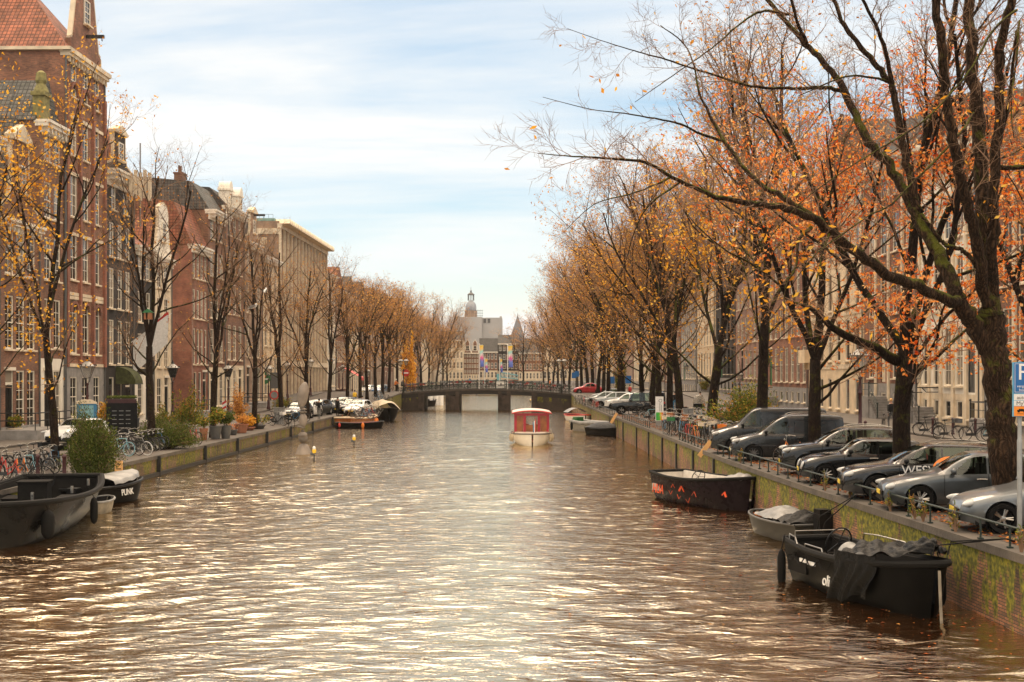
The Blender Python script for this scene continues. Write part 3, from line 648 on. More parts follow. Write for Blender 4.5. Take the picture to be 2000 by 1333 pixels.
# ---------- windows and houses
WC={}
def win_meshes(w,h,cols,rows,fr=.09,sash=True):
    key=(round(w,2),round(h,2),cols,rows,fr)
    if key in WC: return WC[key]
    b=MB(); d=.09
    b.box(0,fr,-d,0,0,h); b.box(w-fr,w,-d,0,0,h); b.box(fr,w-fr,-d,0,h-fr,h); b.box(fr,w-fr,-d,0,0,fr*1.1)
    if rows>1: b.box(fr,w-fr,-d*.8,-.01,h*.5-.035,h*.5+.035)
    for i in range(1,cols): x=fr+(w-2*fr)*i/cols; b.box(x-.018,x+.018,-d*.62,-.015,fr,h-fr)
    for j in range(1,rows):
        if rows>2 and abs(j/rows-.5)<.01: continue
        z=fr+(h-2*fr)*j/rows; b.box(fr,w-fr,-d*.6,-.016,z-.016,z+.016)
    p=MB(); p.quad((fr*.5,-.03,fr*.5),(w-fr*.5,-.03,fr*.5),(w-fr*.5,-.03,h-fr*.5),(fr*.5,-.03,h-fr*.5))
    s=MB(); s.box(-.06,w+.06,-.3,.02,-.11,-.001)
    WC[key]=(b,p,s); 
    return WC[key]
WM={}
def window(par,x,y,z,w,h,cols=2,rows=2,fm='white',sill='stone',fr=.09,name='window',gm='glass'):
    key=(round(w,2),round(h,2),cols,rows,fr,fm,sill,gm)
    if key not in WM:
        b,p,s=win_meshes(w,h,cols,rows,fr); WM[key]=(b.mesh('window',M[fm]),p.mesh('pane',M[gm]),s.mesh('sill',M[sill]) if sill else None)
    a,p,s=WM[key]
    o=link(name,a,par,(x,y,z)); link('pane',p,o)
    if s: link('sill',s,o)
    return o
DC={}
def door(par,x,y,z,w,h,m='black',fm='white'):
    key=(round(w,2),round(h,2),m,fm)
    if key not in DC:
        b=MB(); b.box(0,w,-.05,0,0,h*.78)
        for i in (0,1): b.box(w*.12+i*w*.42,w*.46+i*w*.42,-.075,-.05,h*.08,h*.36); b.box(w*.12+i*w*.42,w*.46+i*w*.42,-.075,-.05,h*.4,h*.72)
        f=MB(); f.box(-.12,0,-.1,0,0,h); f.box(w,w+.12,-.1,0,0,h); f.box(-.2,w+.2,-.22,.0,h,h+.2); f.box(0,w,-.1,0,h*.78,h*.82)
        p=MB(); p.quad((0,-.02,h*.82),(w,-.02,h*.82),(w,-.02,h),(0,-.02,h))
        k=MB(); k.ell((w*.85,-.09,h*.38),(.04,.04,.04),8,6)
        DC[key]=[q.mesh(n,M[mm]) for q,n,mm in ((b,'door',m),(f,'door_frame',fm),(p,'fanlight',"glass"),(k,'handle','steel'))]
    a,f,p,k=DC[key]; o=link('door',a,par,(x,y,z)); link('frame',f,o); link('fanlight',p,o); link('handle',k,o); return o
def facade(b,W,z0,z1,ops,rev=.2,y=0):
    """strip of wall z0..z1 over u 0..W with openings (u0,u1,za,zb); reveals turned inward"""
    u=0
    for (a,c,za,zb) in sorted(ops):
        if a>u: b.quad((u,y,z0),(a,y,z0),(a,y,z1),(u,y,z1))
        if za>z0+1e-4: b.quad((a,y,z0),(c,y,z0),(c,y,za),(a,y,za))
        if zb<z1-1e-4: b.quad((a,y,zb),(c,y,zb),(c,y,z1),(a,y,z1))
        r=y+rev
        b.quad((a,y,za),(a,r,za),(a,r,zb),(a,y,zb)); b.quad((c,r,za),(c,y,za),(c,y,zb),(c,r,zb))
        b.quad((a,y,zb),(a,r,zb),(c,r,zb),(c,y,zb)); b.quad((a,r,za),(a,y,za),(c,y,za),(c,r,za))
        u=c
    if u<W: b.quad((u,y,z0),(W,y,z0),(W,y,z1),(u,y,z1))
def house(label,loc,rz,W,floors,wm,gm=None,depth=12,roof=None,gable=None,cornice=.5,bands=(),fm='white',name='canal_house',plinth=None,trim='stone',side_windows=False,cat='house',pil=None,cornm='white'):
    """floors: list of dict(h,n,w,wh,s,c,r,door=index,m=material) from the ground up"""
    t=thing(name,label,cat,loc,rz)
    b=MB(); mats=[M[wm]]; z=-.6; b.mi=0
    facade(b,W,-.8,0,[]); z=0; parts=[]
    for fl in floors:
        n=fl['n']; w=fl.get('w',1.05); wh=fl.get('wh',1.9); s=fl.get('s',.8); h=fl['h']
        m=fl.get('m')
        if m:
            if M[m] not in mats: mats.append(M[m])
            b.mi=mats.index(M[m])
        else: b.mi=0
        mg=fl.get('mg',.5); ops=[]
        pitch=(W-2*mg)/n if n else 0
        for i in range(n):
            u=mg+pitch*(i+.5)-w/2
            if fl.get('door')==i:
                dw=1.15; u=mg+pitch*(i+.5)-dw/2; ops.append((u,u+dw,z+.12,z+s+wh)); parts.append(('d',u,z+.12,dw,s+wh-.12,fl.get('dm','black')))
            else:
                ops.append((u,u+w,z+s,z+s+wh)); parts.append(('w',u,z+s,w,wh,(fl.get('c',2),fl.get('r',4),fl.get('sill',trim))))
        facade(b,W,z,z+h,ops); z+=h
    H=z; b.mi=0
    # side and back walls
    b.quad((0,depth,-.8),(0,0,-.8),(0,0,H),(0,depth,H)); b.quad((W,0,-.8),(W,depth,-.8),(W,depth,H),(W,0,H)); b.quad((W,depth,-.8),(0,depth,-.8),(0,depth,H),(W,depth,H))
    b.quad((0,0,H),(W,0,H),(W,depth,H),(0,depth,H))
    b.obj('wall',mats,t)
    for k,u,zz,w,h,x in parts:
        if k=='w': window(t,u,.13,zz,w,h,x[0],x[1],fm,x[2])
        else: door(t,u,.13,zz,w,h,x,fm)
    if cornice:
        c=MB(); c.box(-.02,W+.02,-.12,-.003,H-.9*cornice-.25,H-.35); c.box(-.06,W+.06,-cornice,.3,H-.35,H-.12); c.box(-.1,W+.1,-cornice-.12,.35,H-.12,H+.06)
        k=int(W/.55)
        for i in range(k): u=W*(i+.5)/k; c.box(u-.07,u+.07,-cornice+.08,-.125,H-.7,H-.352)
        c.obj('cornice',M[cornm],t)
    for zb in bands:
        c=MB(); c.box(-.03,W+.03,-.06,-.003,zb,zb+.22); c.obj('stone_band',M[trim],t)
    if pil:
        for u in pil:
            c=MB(); c.box(u-.22,u+.22,-.12,-.004,0,H-.9); c.obj('pilaster',M['stone'],t)
    c=MB(); c.tube([(W-.14,-.09,.1),(W-.14,-.09,H-.5)],.055,6)
    for q in range(1,int(H/3)): c.box(W-.21,W-.07,-.1,-.003,q*3,q*3+.05)
    c.obj('drainpipe',M['greyp'],t)
    if plinth:
        c=MB(); c.box(-.02,W+.02,-.07,-.003,-.8,plinth); c.obj('plinth',M['greystone'],t)
    if roof:
        kind,rh,rm=roof[:3]
        r=MB()
        if kind=='gable':   # ridge runs back from the canal
            r.prism([(-.15,H),(W+.15,H),(W/2,H+rh)],.25,depth,'y')
        elif kind=='hip':
            i=roof[3] if len(roof)>3 else min(W,depth)*.35
            vs=[(-.3,-.3,H+.07),(W+.3,-.3,H+.07),(W+.3,depth+.3,H+.07),(-.3,depth+.3,H+.07),(i,i,H+rh),(W-i,i,H+rh),(W-i,depth-i,H+rh),(i,depth-i,H+rh)]
            r.add(vs,[(0,1,5,4),(1,2,6,5),(2,3,7,6),(3,0,4,7),(4,5,6,7),(3,2,1,0)])
        elif kind=='saddle': # ridge parallel to the canal
            r.add([(-.05,-.2,H+.07),(W+.05,-.2,H+.07),(W+.05,depth/2,H+rh),(-.05,depth/2,H+rh),(-.05,depth,H+.07),(W+.05,depth,H+.07)],[(0,1,2,3),(3,2,5,4),(0,3,4),(1,5,2),(0,4,5,1)])
        elif kind=='mansard':
            vs=[(-.1,-.1,H+.07),(W+.1,-.1,H+.07),(W+.1,depth,H+.07),(-.1,depth,H+.07),(-.1,1.6,H+rh*.85),(W+.1,1.6,H+rh*.85),(W+.1,depth-1.6,H+rh*.85),(-.1,depth-1.6,H+rh*.85),(-.1,depth/2,H+rh),(W+.1,depth/2,H+rh)]
            r.add(vs,[(0,1,5,4),(4,5,9,8),(8,9,6,7),(7,6,2,3),(0,4,8,7,3),(1,2,6,9,5),(3,2,1,0)])
        ro=r.obj('roof',M[rm],t)
        for ch in (roof[4] if len(roof)>4 else ()):
            u,v,w,h=ch; c=MB(); zt=H+rh*.6; c.box(u-w/2,u+w/2,v-.4,v+.4,zt-.8,zt+h); c.box(u-w/2-.08,u+w/2+.08,v-.48,v+.48,zt+h,zt+h+.15)
            for q in (-.25,.15): c.lathe([(.11,zt+h+.15),(.1,zt+h+.75),(.14,zt+h+.78),(.1,zt+h+.85)],8,Matrix.Translation((u+q*w,v,0)))
            c.obj('chimney',M['brick_brown'],ro)
    if gable:
        kind,gw,gh=gable[:3]; gmn=gable[3] if len(gable)>3 else wm; u=W/2; g=MB()
        if kind=='neck': poly=[(u-W*.48,H),(u+W*.48,H),(u+W*.44,H+gh*.12),(u+gw*.7,H+gh*.22),(u+gw*.52,H+gh*.4),(u+gw*.5,H+gh*.82),(u-gw*.5,H+gh*.82),(u-gw*.52,H+gh*.4),(u-gw*.7,H+gh*.22),(u-W*.44,H+gh*.12)]
        elif kind=='bell':
            side=[(W*.48,0),(W*.47,.12),(W*.36,.2),(gw*.62,.34),(gw*.5,.55),(gw*.48,.8)]
            poly=[(u+a,H+gh*q) for a,q in side]+[(u+gw*.48*math.cos(a),H+gh*.8+gh*.2*math.sin(a)) for a in (.5,1.,1.57,2.1,2.64)]+[(u-a,H+gh*q) for a,q in side[::-1]]
        elif kind=='point': poly=[(u-gw/2,H-.5),(u+gw/2,H-.5),(u+gw/2,H+gh*.12),(u+gw*.42,H+gh*.14),(u+gw*.1,H+gh*.9),(u+gw*.1,H+gh),(u-gw*.1,H+gh),(u-gw*.1,H+gh*.9),(u-gw*.42,H+gh*.14),(u-gw/2,H+gh*.12)]
        elif kind=='step':
            k=4; poly=[]
            for i in range(k): poly+=[(u+gw/2*(1-i/k),H+gh*i/k),(u+gw/2*(1-i/k),H+gh*(i+1)/k)]
            poly=poly+[(2*u-a,q) for a,q in poly[::-1]]
        g.prism(poly,-.05,.35,'y'); go=g.obj('gable',M[gmn],t,fix=True)
        # coping that follows the gable, pediment on top
        c=MB(); pl=poly if kind!='neck' else poly
        for a,d in zip(poly,poly[1:]):
            if abs(a[1]-H)<.01 and abs(d[1]-H)<.01: continue
            c.tube([(a[0],.15,a[1]),(d[0],.15,d[1])],.13,4,flat=2)
        if kind=='neck': c.prism([(u-gw*.62,H+gh*.82),(u+gw*.62,H+gh*.82),(u+gw*.62,H+gh*.87),(u,H+gh),(u-gw*.62,H+gh*.87)],-.22,.42,'y')
        c.obj('coping',M[trim],go)
        aw=min(gw*.5,1.1)
        window(t,u-aw/2,-.06,H+gh*.3,aw,min(1.7,gh*.35),2,4,fm,trim)
        if len(gable)>4 and gable[4]:
            c=MB(); zz=H+gh*(gable[5] if len(gable)>5 else .76); c.box(u-.1,u+.1,-1.3,.3,zz,zz+.22); c.torus((u,-1.15,zz-.12),.08,.02,8,4); c.obj('hoist_beam',M['darkmetal'],go)
    return t
def lplace(x0,x1=None):
    """position on the west house line seen at picture column x0; returns point and run to x1"""
    d0=77500/(1037.5-x0); 
    if x1 is None: return d0
    return d0,77500/(1037.5-x1)
RZL=math.atan2(1,.015)
def fl(h,n,w,wh,s=.8,**k): return dict(h=h,n=n,w=w,wh=wh,s=s,**k)
def left(x0,x1,ytop,label,fracs,**k):
    d0,d1=lplace(x0,x1); W=(d1-d0)-.02; base=zl(d0)+.12
    H=CZ+(HY-ytop)*d0/F-base
    tot=sum(f['h'] for f in fracs); 
    for f in fracs:
        q=H/tot; f['h']*=q; f['wh']*=q; f['s']*=q
    if 'bandsf' in k: k['bands']=[H*q for q in k.pop('bandsf')]
    return house(label,(xfl(d0),d0,base),RZL,W,fracs,**k)
left(-60,-1,250,'narrow brown brick house at the very edge behind the yellow leaved tree',[fl(4,3,1.1,2.6,.5,door=0),fl(3.8,3,1.1,2.5,.7),fl(3.4,3,1.1,2.2,.7),fl(3,3,1.1,1.8,.6)],wm='brick_brown',roof=('gable',4,'tile_grey'),plinth=.6)
hA=left(0,77,425,'brown brick house with tall cream framed windows and grey tiled roof behind a stair rail',[fl(4.4,3,1.25,3.3,.5,door=0,c=2,r=6,m=None),fl(4.2,3,1.25,3.0,.6,c=2,r=6),fl(3.6,3,1.25,2.4,.6,c=2,r=6)],wm='brick_brown',gable=('neck',2.2,6.0,'brick_brown'),roof=('gable',6.6,'tile_grey',0,((1.2,5,.9,1.5),)),depth=14,plinth=.7,cornice=.35,trim='stone')
hB=left(78,126,235,'narrow brick house with a white ground floor and a mossy stone pinnacle on its cornice',[fl(4.4,2,1.2,3.0,.7,door=0,m='white2'),fl(4.0,2,1.15,2.9,.6),fl(3.6,2,1.15,2.5,.6),fl(3.3,2,1.1,2.1,.6),fl(2.8,2,1.1,1.6,.6)],wm='brick_brown',roof=('gable',3,'tile_grey'),depth=13,cornice=.55)
b=MB(); 
hbH=CZ+(HY-235)*lplace(78)/F-(zl(80)+.12)
b.box(.1,1.1,-.2,.5,hbH,hbH+1.6); b.box(0,1.2,-.3,.6,hbH+1.6,hbH+1.85); b.lathe([(.5,hbH+1.85),(.42,hbH+2.1),(.28,hbH+2.4),(.36,hbH+2.6),(.3,hbH+3.1),(.12,hbH+3.25)],10,Matrix.Translation((.6,.15,0))); b.obj('pinnacle',mat('mossy_stone',(.22,.19,.07),.9,var=.4),hB)
hC=left(127,204,98,'tall red brick warehouse with stone bands, arched windows, hoist beam and orange tiled roof',[fl(4.2,3,1.3,2.6,.9,c=2,r=4,m='greystone'),fl(5,3,1.3,3.6,.8,c=2,r=4),fl(4.2,3,1.2,3,.6,c=2,r=4),fl(4.0,3,1.2,2.9,.5,c=2,r=4),fl(3.8,3,1.1,2.7,.5,c=2,r=4),fl(3.2,3,1.1,2.2,.5,c=2,r=4)],wm='brick_red',bandsf=(.17,.35,.36,.52,.68,.83),roof=('hip',5.6,'tile_red',4.2),depth=15,cornice=.35,gable=('point',6.0,9.0,'brick_red',True,.2),cornm='stone')
# brick pilasters, arched heads and a drain pipe on the warehouse
d0,d1=lplace(127,204); WCc=d1-d0; HC=CZ+(HY-98)*d0/F-(zl(d0)+.12)
for u in (.18,WCc*.335,WCc*.665,WCc-.2): b=MB(); b.box(u-.17,u+.17,-.2,-.004,HC*.17,HC*.93); b.obj('buttress',M['brick_orange'],hC)
for i in range(3):
    for zf in (.345,.93):
        u=.5+(WCc-1)/3*(i+.5); b=MB(); b.tube([(u+.68*math.cos(a),-.05,HC*zf-.75+.68*math.sin(a)) for a in [PI*k/8 for k in range(9)]],.13,4); b.obj('window_arch',M['brick_orange'],hC)
b=MB(); b.tube([(-.12,-.1,0),(-.12,-.1,HC-.4)],.07,6); b.obj('drainpipe',M['greyp'],hC)
b=MB(); b.box(-.25,WCc+.25,-.45,.1,HC-.02,HC+.2); b.box(-.3,-.02,-.45,15.2,HC-.02,HC+.2); b.obj('gutter',M['stone'],hC)
hD=left(205,261,330,'narrow dark house with black shutters, cream frames and a boxy cornice below roof antennas',[fl(3.8,3,1.1,2.8,.6,door=2,c=1,r=2),fl(4,3,1.1,3.1,.5,c=2,r=4),fl(3.6,3,1.1,2.8,.4,c=2,r=4),fl(3.3,3,1.05,2.4,.4,c=2,r=4),fl(3,2,1.05,2,.4,c=2,r=4)],wm='brick_dark',roof=('gable',3.5,'tile_red',0,((5.2,3,1.1,2.8),)),depth=12,cornice=.9,gable=('neck',2.2,3.8,'brick_dark'))
left(262,300,480,'low house with dark brick upper floor, white ground floor and a bright red tiled roof',[fl(3.4,2,1.2,2.4,.6,door=1,m='white2'),fl(3.3,2,1.2,2.4,.5,c=2,r=4),fl(3.1,2,1.2,2.2,.4,c=2,r=4),fl(2.6,2,1.1,1.7,.4,c=2,r=4)],wm='brick_dark',roof=('saddle',4.6,'tile_red'),depth=11,cornice=.4)
left(301,335,500,'cream painted house with tall windows and a curved white gable beside the alley',[fl(4,2,1.3,3,.6,door=1,dm='black'),fl(3.6,2,1.3,2.8,.5,c=2,r=4),fl(3.3,2,1.2,2.5,.4,c=2,r=4),fl(3,2,1.2,2,.4,c=2,r=4)],wm='stone',roof=('gable',3.6,'tile_red'),depth=11,gable=('bell',2.8,4.6,'white2'),cornice=.35)
hF=left(374,406,478,'orange brick house whose bare side wall faces the alley, with a red mansard roof',[fl(4.2,3,.95,3.4,.5,door=2,c=1,r=2),fl(4,4,.85,3.2,.4,c=1,r=2,mg=.2),fl(3.6,4,.85,2.6,.5,c=2,r=4,mg=.2),fl(3.4,4,.85,2.5,.5,c=2,r=4,mg=.2)],wm='brick_orange',roof=('mansard',4.6,'tile_red'),depth=13,cornice=.5)
b=MB(); b.box(.1,.5,-.03,-.003,0,9); b.obj('rendered_strip',M['brick_pink'],hF)
left(407,439,410,'brown brick house with grey tiled roof, skylight and big white cornice',[fl(4.2,3,1.3,3.2,.6,door=0,c=2,r=4,m='stone'),fl(4,3,1.3,3,.5,c=2,r=4),fl(3.8,3,1.3,2.8,.5,c=2,r=4),fl(3.4,3,1.3,2.3,.5,c=2,r=4),fl(3,3,1.2,1.9,.5,c=2,r=4)],wm='brick_brown',roof=('mansard',3.2,'tile_grey',0,((1.0,3,1.4,1.6),)),depth=13,cornice=.7)
hH=left(440,476,402,'ornate brick house crowned by two white curved dormer pediments',[fl(4.2,3,1.4,3.2,.6,door=2,c=2,r=4,m='stone'),fl(4.2,3,1.4,3.2,.5,c=2,r=4),fl(3.8,3,1.3,2.8,.5,c=2,r=4),fl(3.4,3,1.3,2.4,.5,c=2,r=4),fl(3,3,1.2,1.9,.5,c=2,r=4)],wm='brick_brown',roof=('mansard',2.2,'tile_dark'),depth=13,cornice=.6)
hHz=CZ+(HY-402)*lplace(440)/F-(zl(131)+.12)
for u in (1.6,6.2):
    b=MB(); b.box(u-.7,u+.7,-.15,.9,hHz,hHz+1.7); b.box(u-.85,u+.85,-.3,1.0,hHz+1.7,hHz+1.9); b.prism([(u+.75*math.cos(a),hHz+1.9+.8*math.sin(a)) for a in [PI*k/10 for k in range(11)]],-.25,.9,'y'); o=b.obj('dormer',M['white2'],hH); window(o,u-.4,-.16,hHz+.2,.8,1.3,2,3)
left(477,512,470,'brown brick house with a thin mast and hoist beam on its roof',[fl(4,3,1.3,3,.6,door=0,c=2,r=4),fl(4,3,1.3,3,.5,c=2,r=4),fl(3.6,3,1.3,2.7,.5,c=2,r=4),fl(3.2,3,1.2,2.2,.5,c=2,r=4)],wm='brick_tan',roof=('gable',3.5,'tile_dark'),depth=12,gable=('neck',2.6,4.2,'brick_tan',True))
left(513,544,500,'pale stone fronted house tucked against the long office block',[fl(4,3,1.5,3,.6,door=1,c=2,r=4),fl(4,3,1.5,3,.5,c=2,r=4),fl(3.6,3,1.4,2.6,.5,c=2,r=4)],wm='sandstone',roof=('hip',1.2,'tile_dark',2),depth=12)
# long office block with fins and sawtooth eaves
def block():
    d0,d1=lplace(545,636); W=d1-d0; base=zl(d0)+.1; H=CZ+(HY-432)*d0/F-base
    t=thing('office_block','long tan office block with tall window bays, concrete fins and sawtooth eaves','building',(xfl(d0),d0,base),RZL)
    n=14; p=W/n; b=MB(); b.mi=0
    fz=[0,4.3,7.6,10.9,14.2,17.5,H]
    for j in range(6):
        z0,z1=fz[j],fz[j+1]
        facade(b,W,z0,z1,[(p*i+p*.22,p*i+p*.78,z0+.7,z1-.35) for i in range(n)],.25)
    b.quad((0,14,-.8),(0,0,-.8),(0,0,H),(0,14,H)); b.quad((W,0,-.8),(W,14,-.8),(W,14,H),(W,0,H)); b.quad((W,14,-.8),(0,14,-.8),(0,14,H),(W,14,H)); b.quad((0,0,H),(W,0,H),(W,14,H),(0,14,H)); facade(b,W,-.8,0,[])
    b.obj('wall',M['brick_tan'],t)
    for j in range(6):
        for i in range(n): window(t,p*i+p*.22,.15,fz[j]+.7,p*.56,fz[j+1]-fz[j]-1.05,2,1,'stone',None,.07)
    for i in range(n+1):
        c=MB(); c.box(p*i-.14,p*i+.14,-.28,-.003,-.3,H-.9); c.obj('fin',M['stone'],t)
    c=MB(); c.box(-.2,W+.2,-.32,-.29,fz[1]-.4,fz[1]+.25); c.box(-.2,W+.2,-.35,.2,H-.9,H-.3); c.obj('concrete_band',M['stone'],t)
    c=MB()
    for i in range(n*2):
        u=W*i/(n*2); q=W/(n*2); c.prism([(u,H-.3),(u+q*.5,H+.28),(u+q,H-.3),(u+q*.5,H-.42)],-1.35,.5,'y')
    c.obj('sawtooth_eaves',M['stone'],t)
    c=MB(); c.box(0,W,.55,14,H+.02,H+.35); c.obj('roof',M['copper'],t)
    c=MB(); c.box(-.12,-.003,0,14,H-1.6,H-.9); c.box(-.1,-.003,1.5,5.5,H-3.9,H-2); c.box(-.1,-.003,8,12,H-3.9,H-2)
    c.obj('side_panel',M['stone'],t)
    c=MB(); 
    for k in range(24): c.tube([(.3,.8+k*.55,H+.35),(.3,.8+k*.55,H+.85)],.02,4)
    c.tube([(.3,.8,H+.85),(.3,13.5,H+.85)],.025,4); c.obj('roof_rail',M['darkmetal'],t)
block()
left(640,655,535,'white plastered house with a red tiled roof past the office block',[fl(4,4,1.4,3,.6,c=2,r=4,door=1),fl(4,4,1.4,3,.5,c=2,r=4),fl(3.6,4,1.3,2.7,.5,c=2,r=4),fl(3.3,4,1.3,2.3,.5,c=2,r=4)],wm='white2',roof=('saddle',3.5,'tile_red',0,((5,4,1,1.5),)),depth=12)
for i,(a,c,y,wm,lab) in enumerate(((656,676,565,'brick_red','red brick house behind the pink shop awning'),(677,700,580,'stone','pale house beyond the pink shop awning'),(701,722,588,'brick_brown','brown house hidden by tan trees near the bridge'),(723,745,597,'brick_tan','tan brick house behind trees past the left end of the bridge'),(746,768,604,'brick_brown','dim brown house far along the left quay'),(769,790,610,'stone','pale far house glimpsed between the trees of the left quay'),(791,822,625,'brick_brown','brown far house row end near the bent quay trees'),(823,861,640,'stone','farthest pale house on the left quay, beside the pale corner building'))):
    left(a,c,y,lab,[fl(4,5,1.4,3,.6,c=2,r=2,door=1),fl(4,5,1.4,3,.5,c=2,r=2),fl(3.6,5,1.3,2.7,.5,c=2,r=2),fl(3.3,5,1.3,2.3,.5,c=2,r=2)],wm=wm,roof=('gable',4,'tile_red' if i==0 else 'tile_dark'),depth=12)
# ---- east row, nearest last in u
def right(x0,x1,H,label,fracs,stoop=None,**k):
    """x0<x1 picture columns; u runs toward the camera"""
    d0,d1=70000/(x0-1000),70000/(x1-1000); W=d0-d1-.02; base=zr(d0)+.12
    tot=sum(f['h'] for f in fracs)
    for f in fracs: q=H/tot; f['h']*=q; f['wh']*=q; f['s']*=q
    if 'bandsf' in k: k['bands']=[H*q for q in k.pop('bandsf')]
    if 'pilf' in k: k['pil']=[W*q for q in k.pop('pilf')]
    return house(label,(XFR,d0,base),-PI/2,W,fracs,**k)
right(1917,2060,17,'dark brown brick house with tall grey stone framed windows behind the great tree',[fl(2.2,4,1.2,1.2,.5,c=1,r=1,m='greystone'),fl(4.6,4,1.5,3.5,.5,c=2,r=4,door=0),fl(4.4,4,1.5,3.2,.5,c=2,r=4),fl(3.8,4,1.4,2.6,.5,c=2,r=4)],wm='brick_brown',roof=('hip',3,'tile_dark',3),depth=13,cornice=.8,pilf=(.02,.5,.98))
hW=right(1794,1916,18,'white plastered mansion with tall narrow windows and a wall lantern',[fl(2.0,5,1.1,1.1,.5,c=1,r=1,m='stone'),fl(4.8,5,1.25,3.7,.5,c=2,r=4,door=4,dm='greyp'),fl(4.6,5,1.25,3.4,.5,c=2,r=4),fl(4,5,1.2,2.8,.4,c=2,r=4),fl(2.4,5,1.1,1.2,.5,c=2,r=2)],wm='white2',roof=('hip',3,'tile_dark',3),depth=13,cornice=.9,pilf=(.03,.2,.4,.6,.8,.97))
right(1688,1793,19,'red brown brick mansion with cream stone window surrounds and a high stone stoop',[fl(2.6,4,1.2,1.3,.6,c=1,r=1,m='greystone'),fl(4.8,4,1.6,3.8,.4,c=2,r=4,door=1,dm='stone'),fl(4.6,4,1.6,3.5,.4,c=2,r=4),fl(4.2,4,1.5,3,.4,c=2,r=4),fl(3,4,1.4,1.8,.4,c=2,r=2)],wm='brick_red',roof=('mansard',4,'tile_dark'),depth=13,cornice=.9,pilf=(.25,.5,.75))
hS=right(1580,1687,19.5,'sandstone building with deep narrow window bays and a carved balcony',[fl(3.8,6,1.2,2.6,.3,c=1,r=1,door=0,dm='wood'),fl(4.6,6,1.3,3.5,.6,c=1,r=2),fl(4.2,6,1.3,3.3,.4,c=1,r=2),fl(4,6,1.2,2.9,.4,c=1,r=2),fl(3,6,1.2,1.9,.4,c=1,r=1)],wm='sandstone',roof=('gable',6,'tile_dark'),depth=13,cornice=.7,bandsf=(.19,.2,.42))
b=MB(); b.box(.6,3.2,-1.15,-.01,4.3,4.5); b.box(.6,3.2,-1.15,-1.0,4.5,5.5); b.box(.6,.75,-1.0,-.01,4.5,5.5); b.box(3.05,3.2,-1.0,-.01,4.5,5.5); b.box(1,1.3,-.7,-.01,3.7,4.3); b.box(2.5,2.8,-.7,-.01,3.7,4.3); b.obj('balcony',M['sandstone'],hS)
spec=[(1490,1579,18,'brick_red','brick house with paired cream windows and a bracket lantern behind the leafy bush'),
(1437,1489,17,'brick_pink','pinkish house front with tall cream frames behind the seated bald man'),
(1398,1436,18,'brick_dark','nearly black house front with tall dark windows beside the forked tree'),
(1362,1397,17,'sandstone','cream stone house front behind the forked black tree'),
(1330,1361,18,'greystone','grey stone house front with fluted doorway left of the forked tree'),
(1300,1329,17,'brick_red','red brick house behind the white information pillar'),
(1270,1299,18,'brick_brown','brown house with a lit cafe front behind the trees'),
(1238,1269,17,'stone','pale house behind the pale grey parked cars'),
(1200,1237,18,'brick_red','red brick front behind the stout tree trunk'),
(1165,1199,17,'stone','pale house above the red beetle car'),
(1138,1164,18,'brick_brown','far brown house beyond the right end of the bridge')]
for i,(a,c,H,wm,lab) in enumerate(spec):
    n=max(3,int(((70000/(a-1000))-(70000/(c-1000)))/2.6))
    right(a,c,H,lab,[fl(1.9,n,1.2,1.0,.5,c=1,r=1,m='greystone'),fl(4.4,n,1.4,3.4,.5,c=2,r=4,door=1,dm='black' if i%2 else 'greenp'),fl(4.2,n,1.4,3.1,.5,c=2,r=4),fl(3.8,n,1.3,2.7,.5,c=2,r=4),fl(3.2,n,1.3,2,.5,c=2,r=2)],wm=wm,roof=(('gable','mansard','saddle')[i%3],4.5,'tile_dark'),depth=13,cornice=.8,fm='black' if wm=='brick_dark' else 'white')
# ---- stoops on the east pavement
def stoop(y,label,hw=1.1,n=7,rm='green_rail',side=1):
    t=thing('stoop',label,'steps',(XFR-.01,y,zr(y)+.12),0)
    b=MB(); H=n*.18
    b.box(-1.5,-.02,-hw,hw,0,H)
    for i in range(n-1): z=H-(i+1)*.18; b.box(-1.4,-.1,-(hw+(i+1)*.28),-(hw+i*.28)-.002,0,z); b.box(-1.52,-.05,-(hw+(i+1)*.28)-.03,-(hw+i*.28)-.004,z-.05,z+.003)
    b.obj('steps',M['greystone'],t)
    r=MB(); e=-(hw+(n-1)*.28)
    for (yy,zz) in ((hw,H),(-hw,H),(e,.1)):
        r.tube([(-1.42,yy,zz),(-1.42,yy,zz+1.0)],.045,8); r.ell((-1.42,yy,zz+1.05),(.08,.08,.08),8,6)
    r.tube([(-1.42,hw,H+.95),(-1.42,-hw,H+.95),(-1.42,e,1.05)],.035,6); r.tube([(-1.42,hw,H+.5),(-1.42,-hw,H+.5),(-1.42,e,.6)],.025,6); r.tube([(-1.42,hw,H+.95),(-.1,hw,H+.95)],.035,6)
    r.obj('handrail',M[rm],t,smooth=True)
    return t
stoop(96.5,'high grey stone stoop with green iron handrails behind the tall street lamp',1.2,9)
stoop(86,'stone steps with dark handrail left of the white mansion',1.0,6,'darkmetal')
stoop(73,'low steps with black iron railing below the white mansion door',1.2,4,'darkmetal')
stoop(136,'steps with black iron railing behind the leafy bush',1.1,5,'darkmetal'); stoop(151,'stone steps behind the seated bald man',1.1,5,'darkmetal'); stoop(182,'steps with dark rail behind the cargo bikes',1.2,6,'darkmetal')
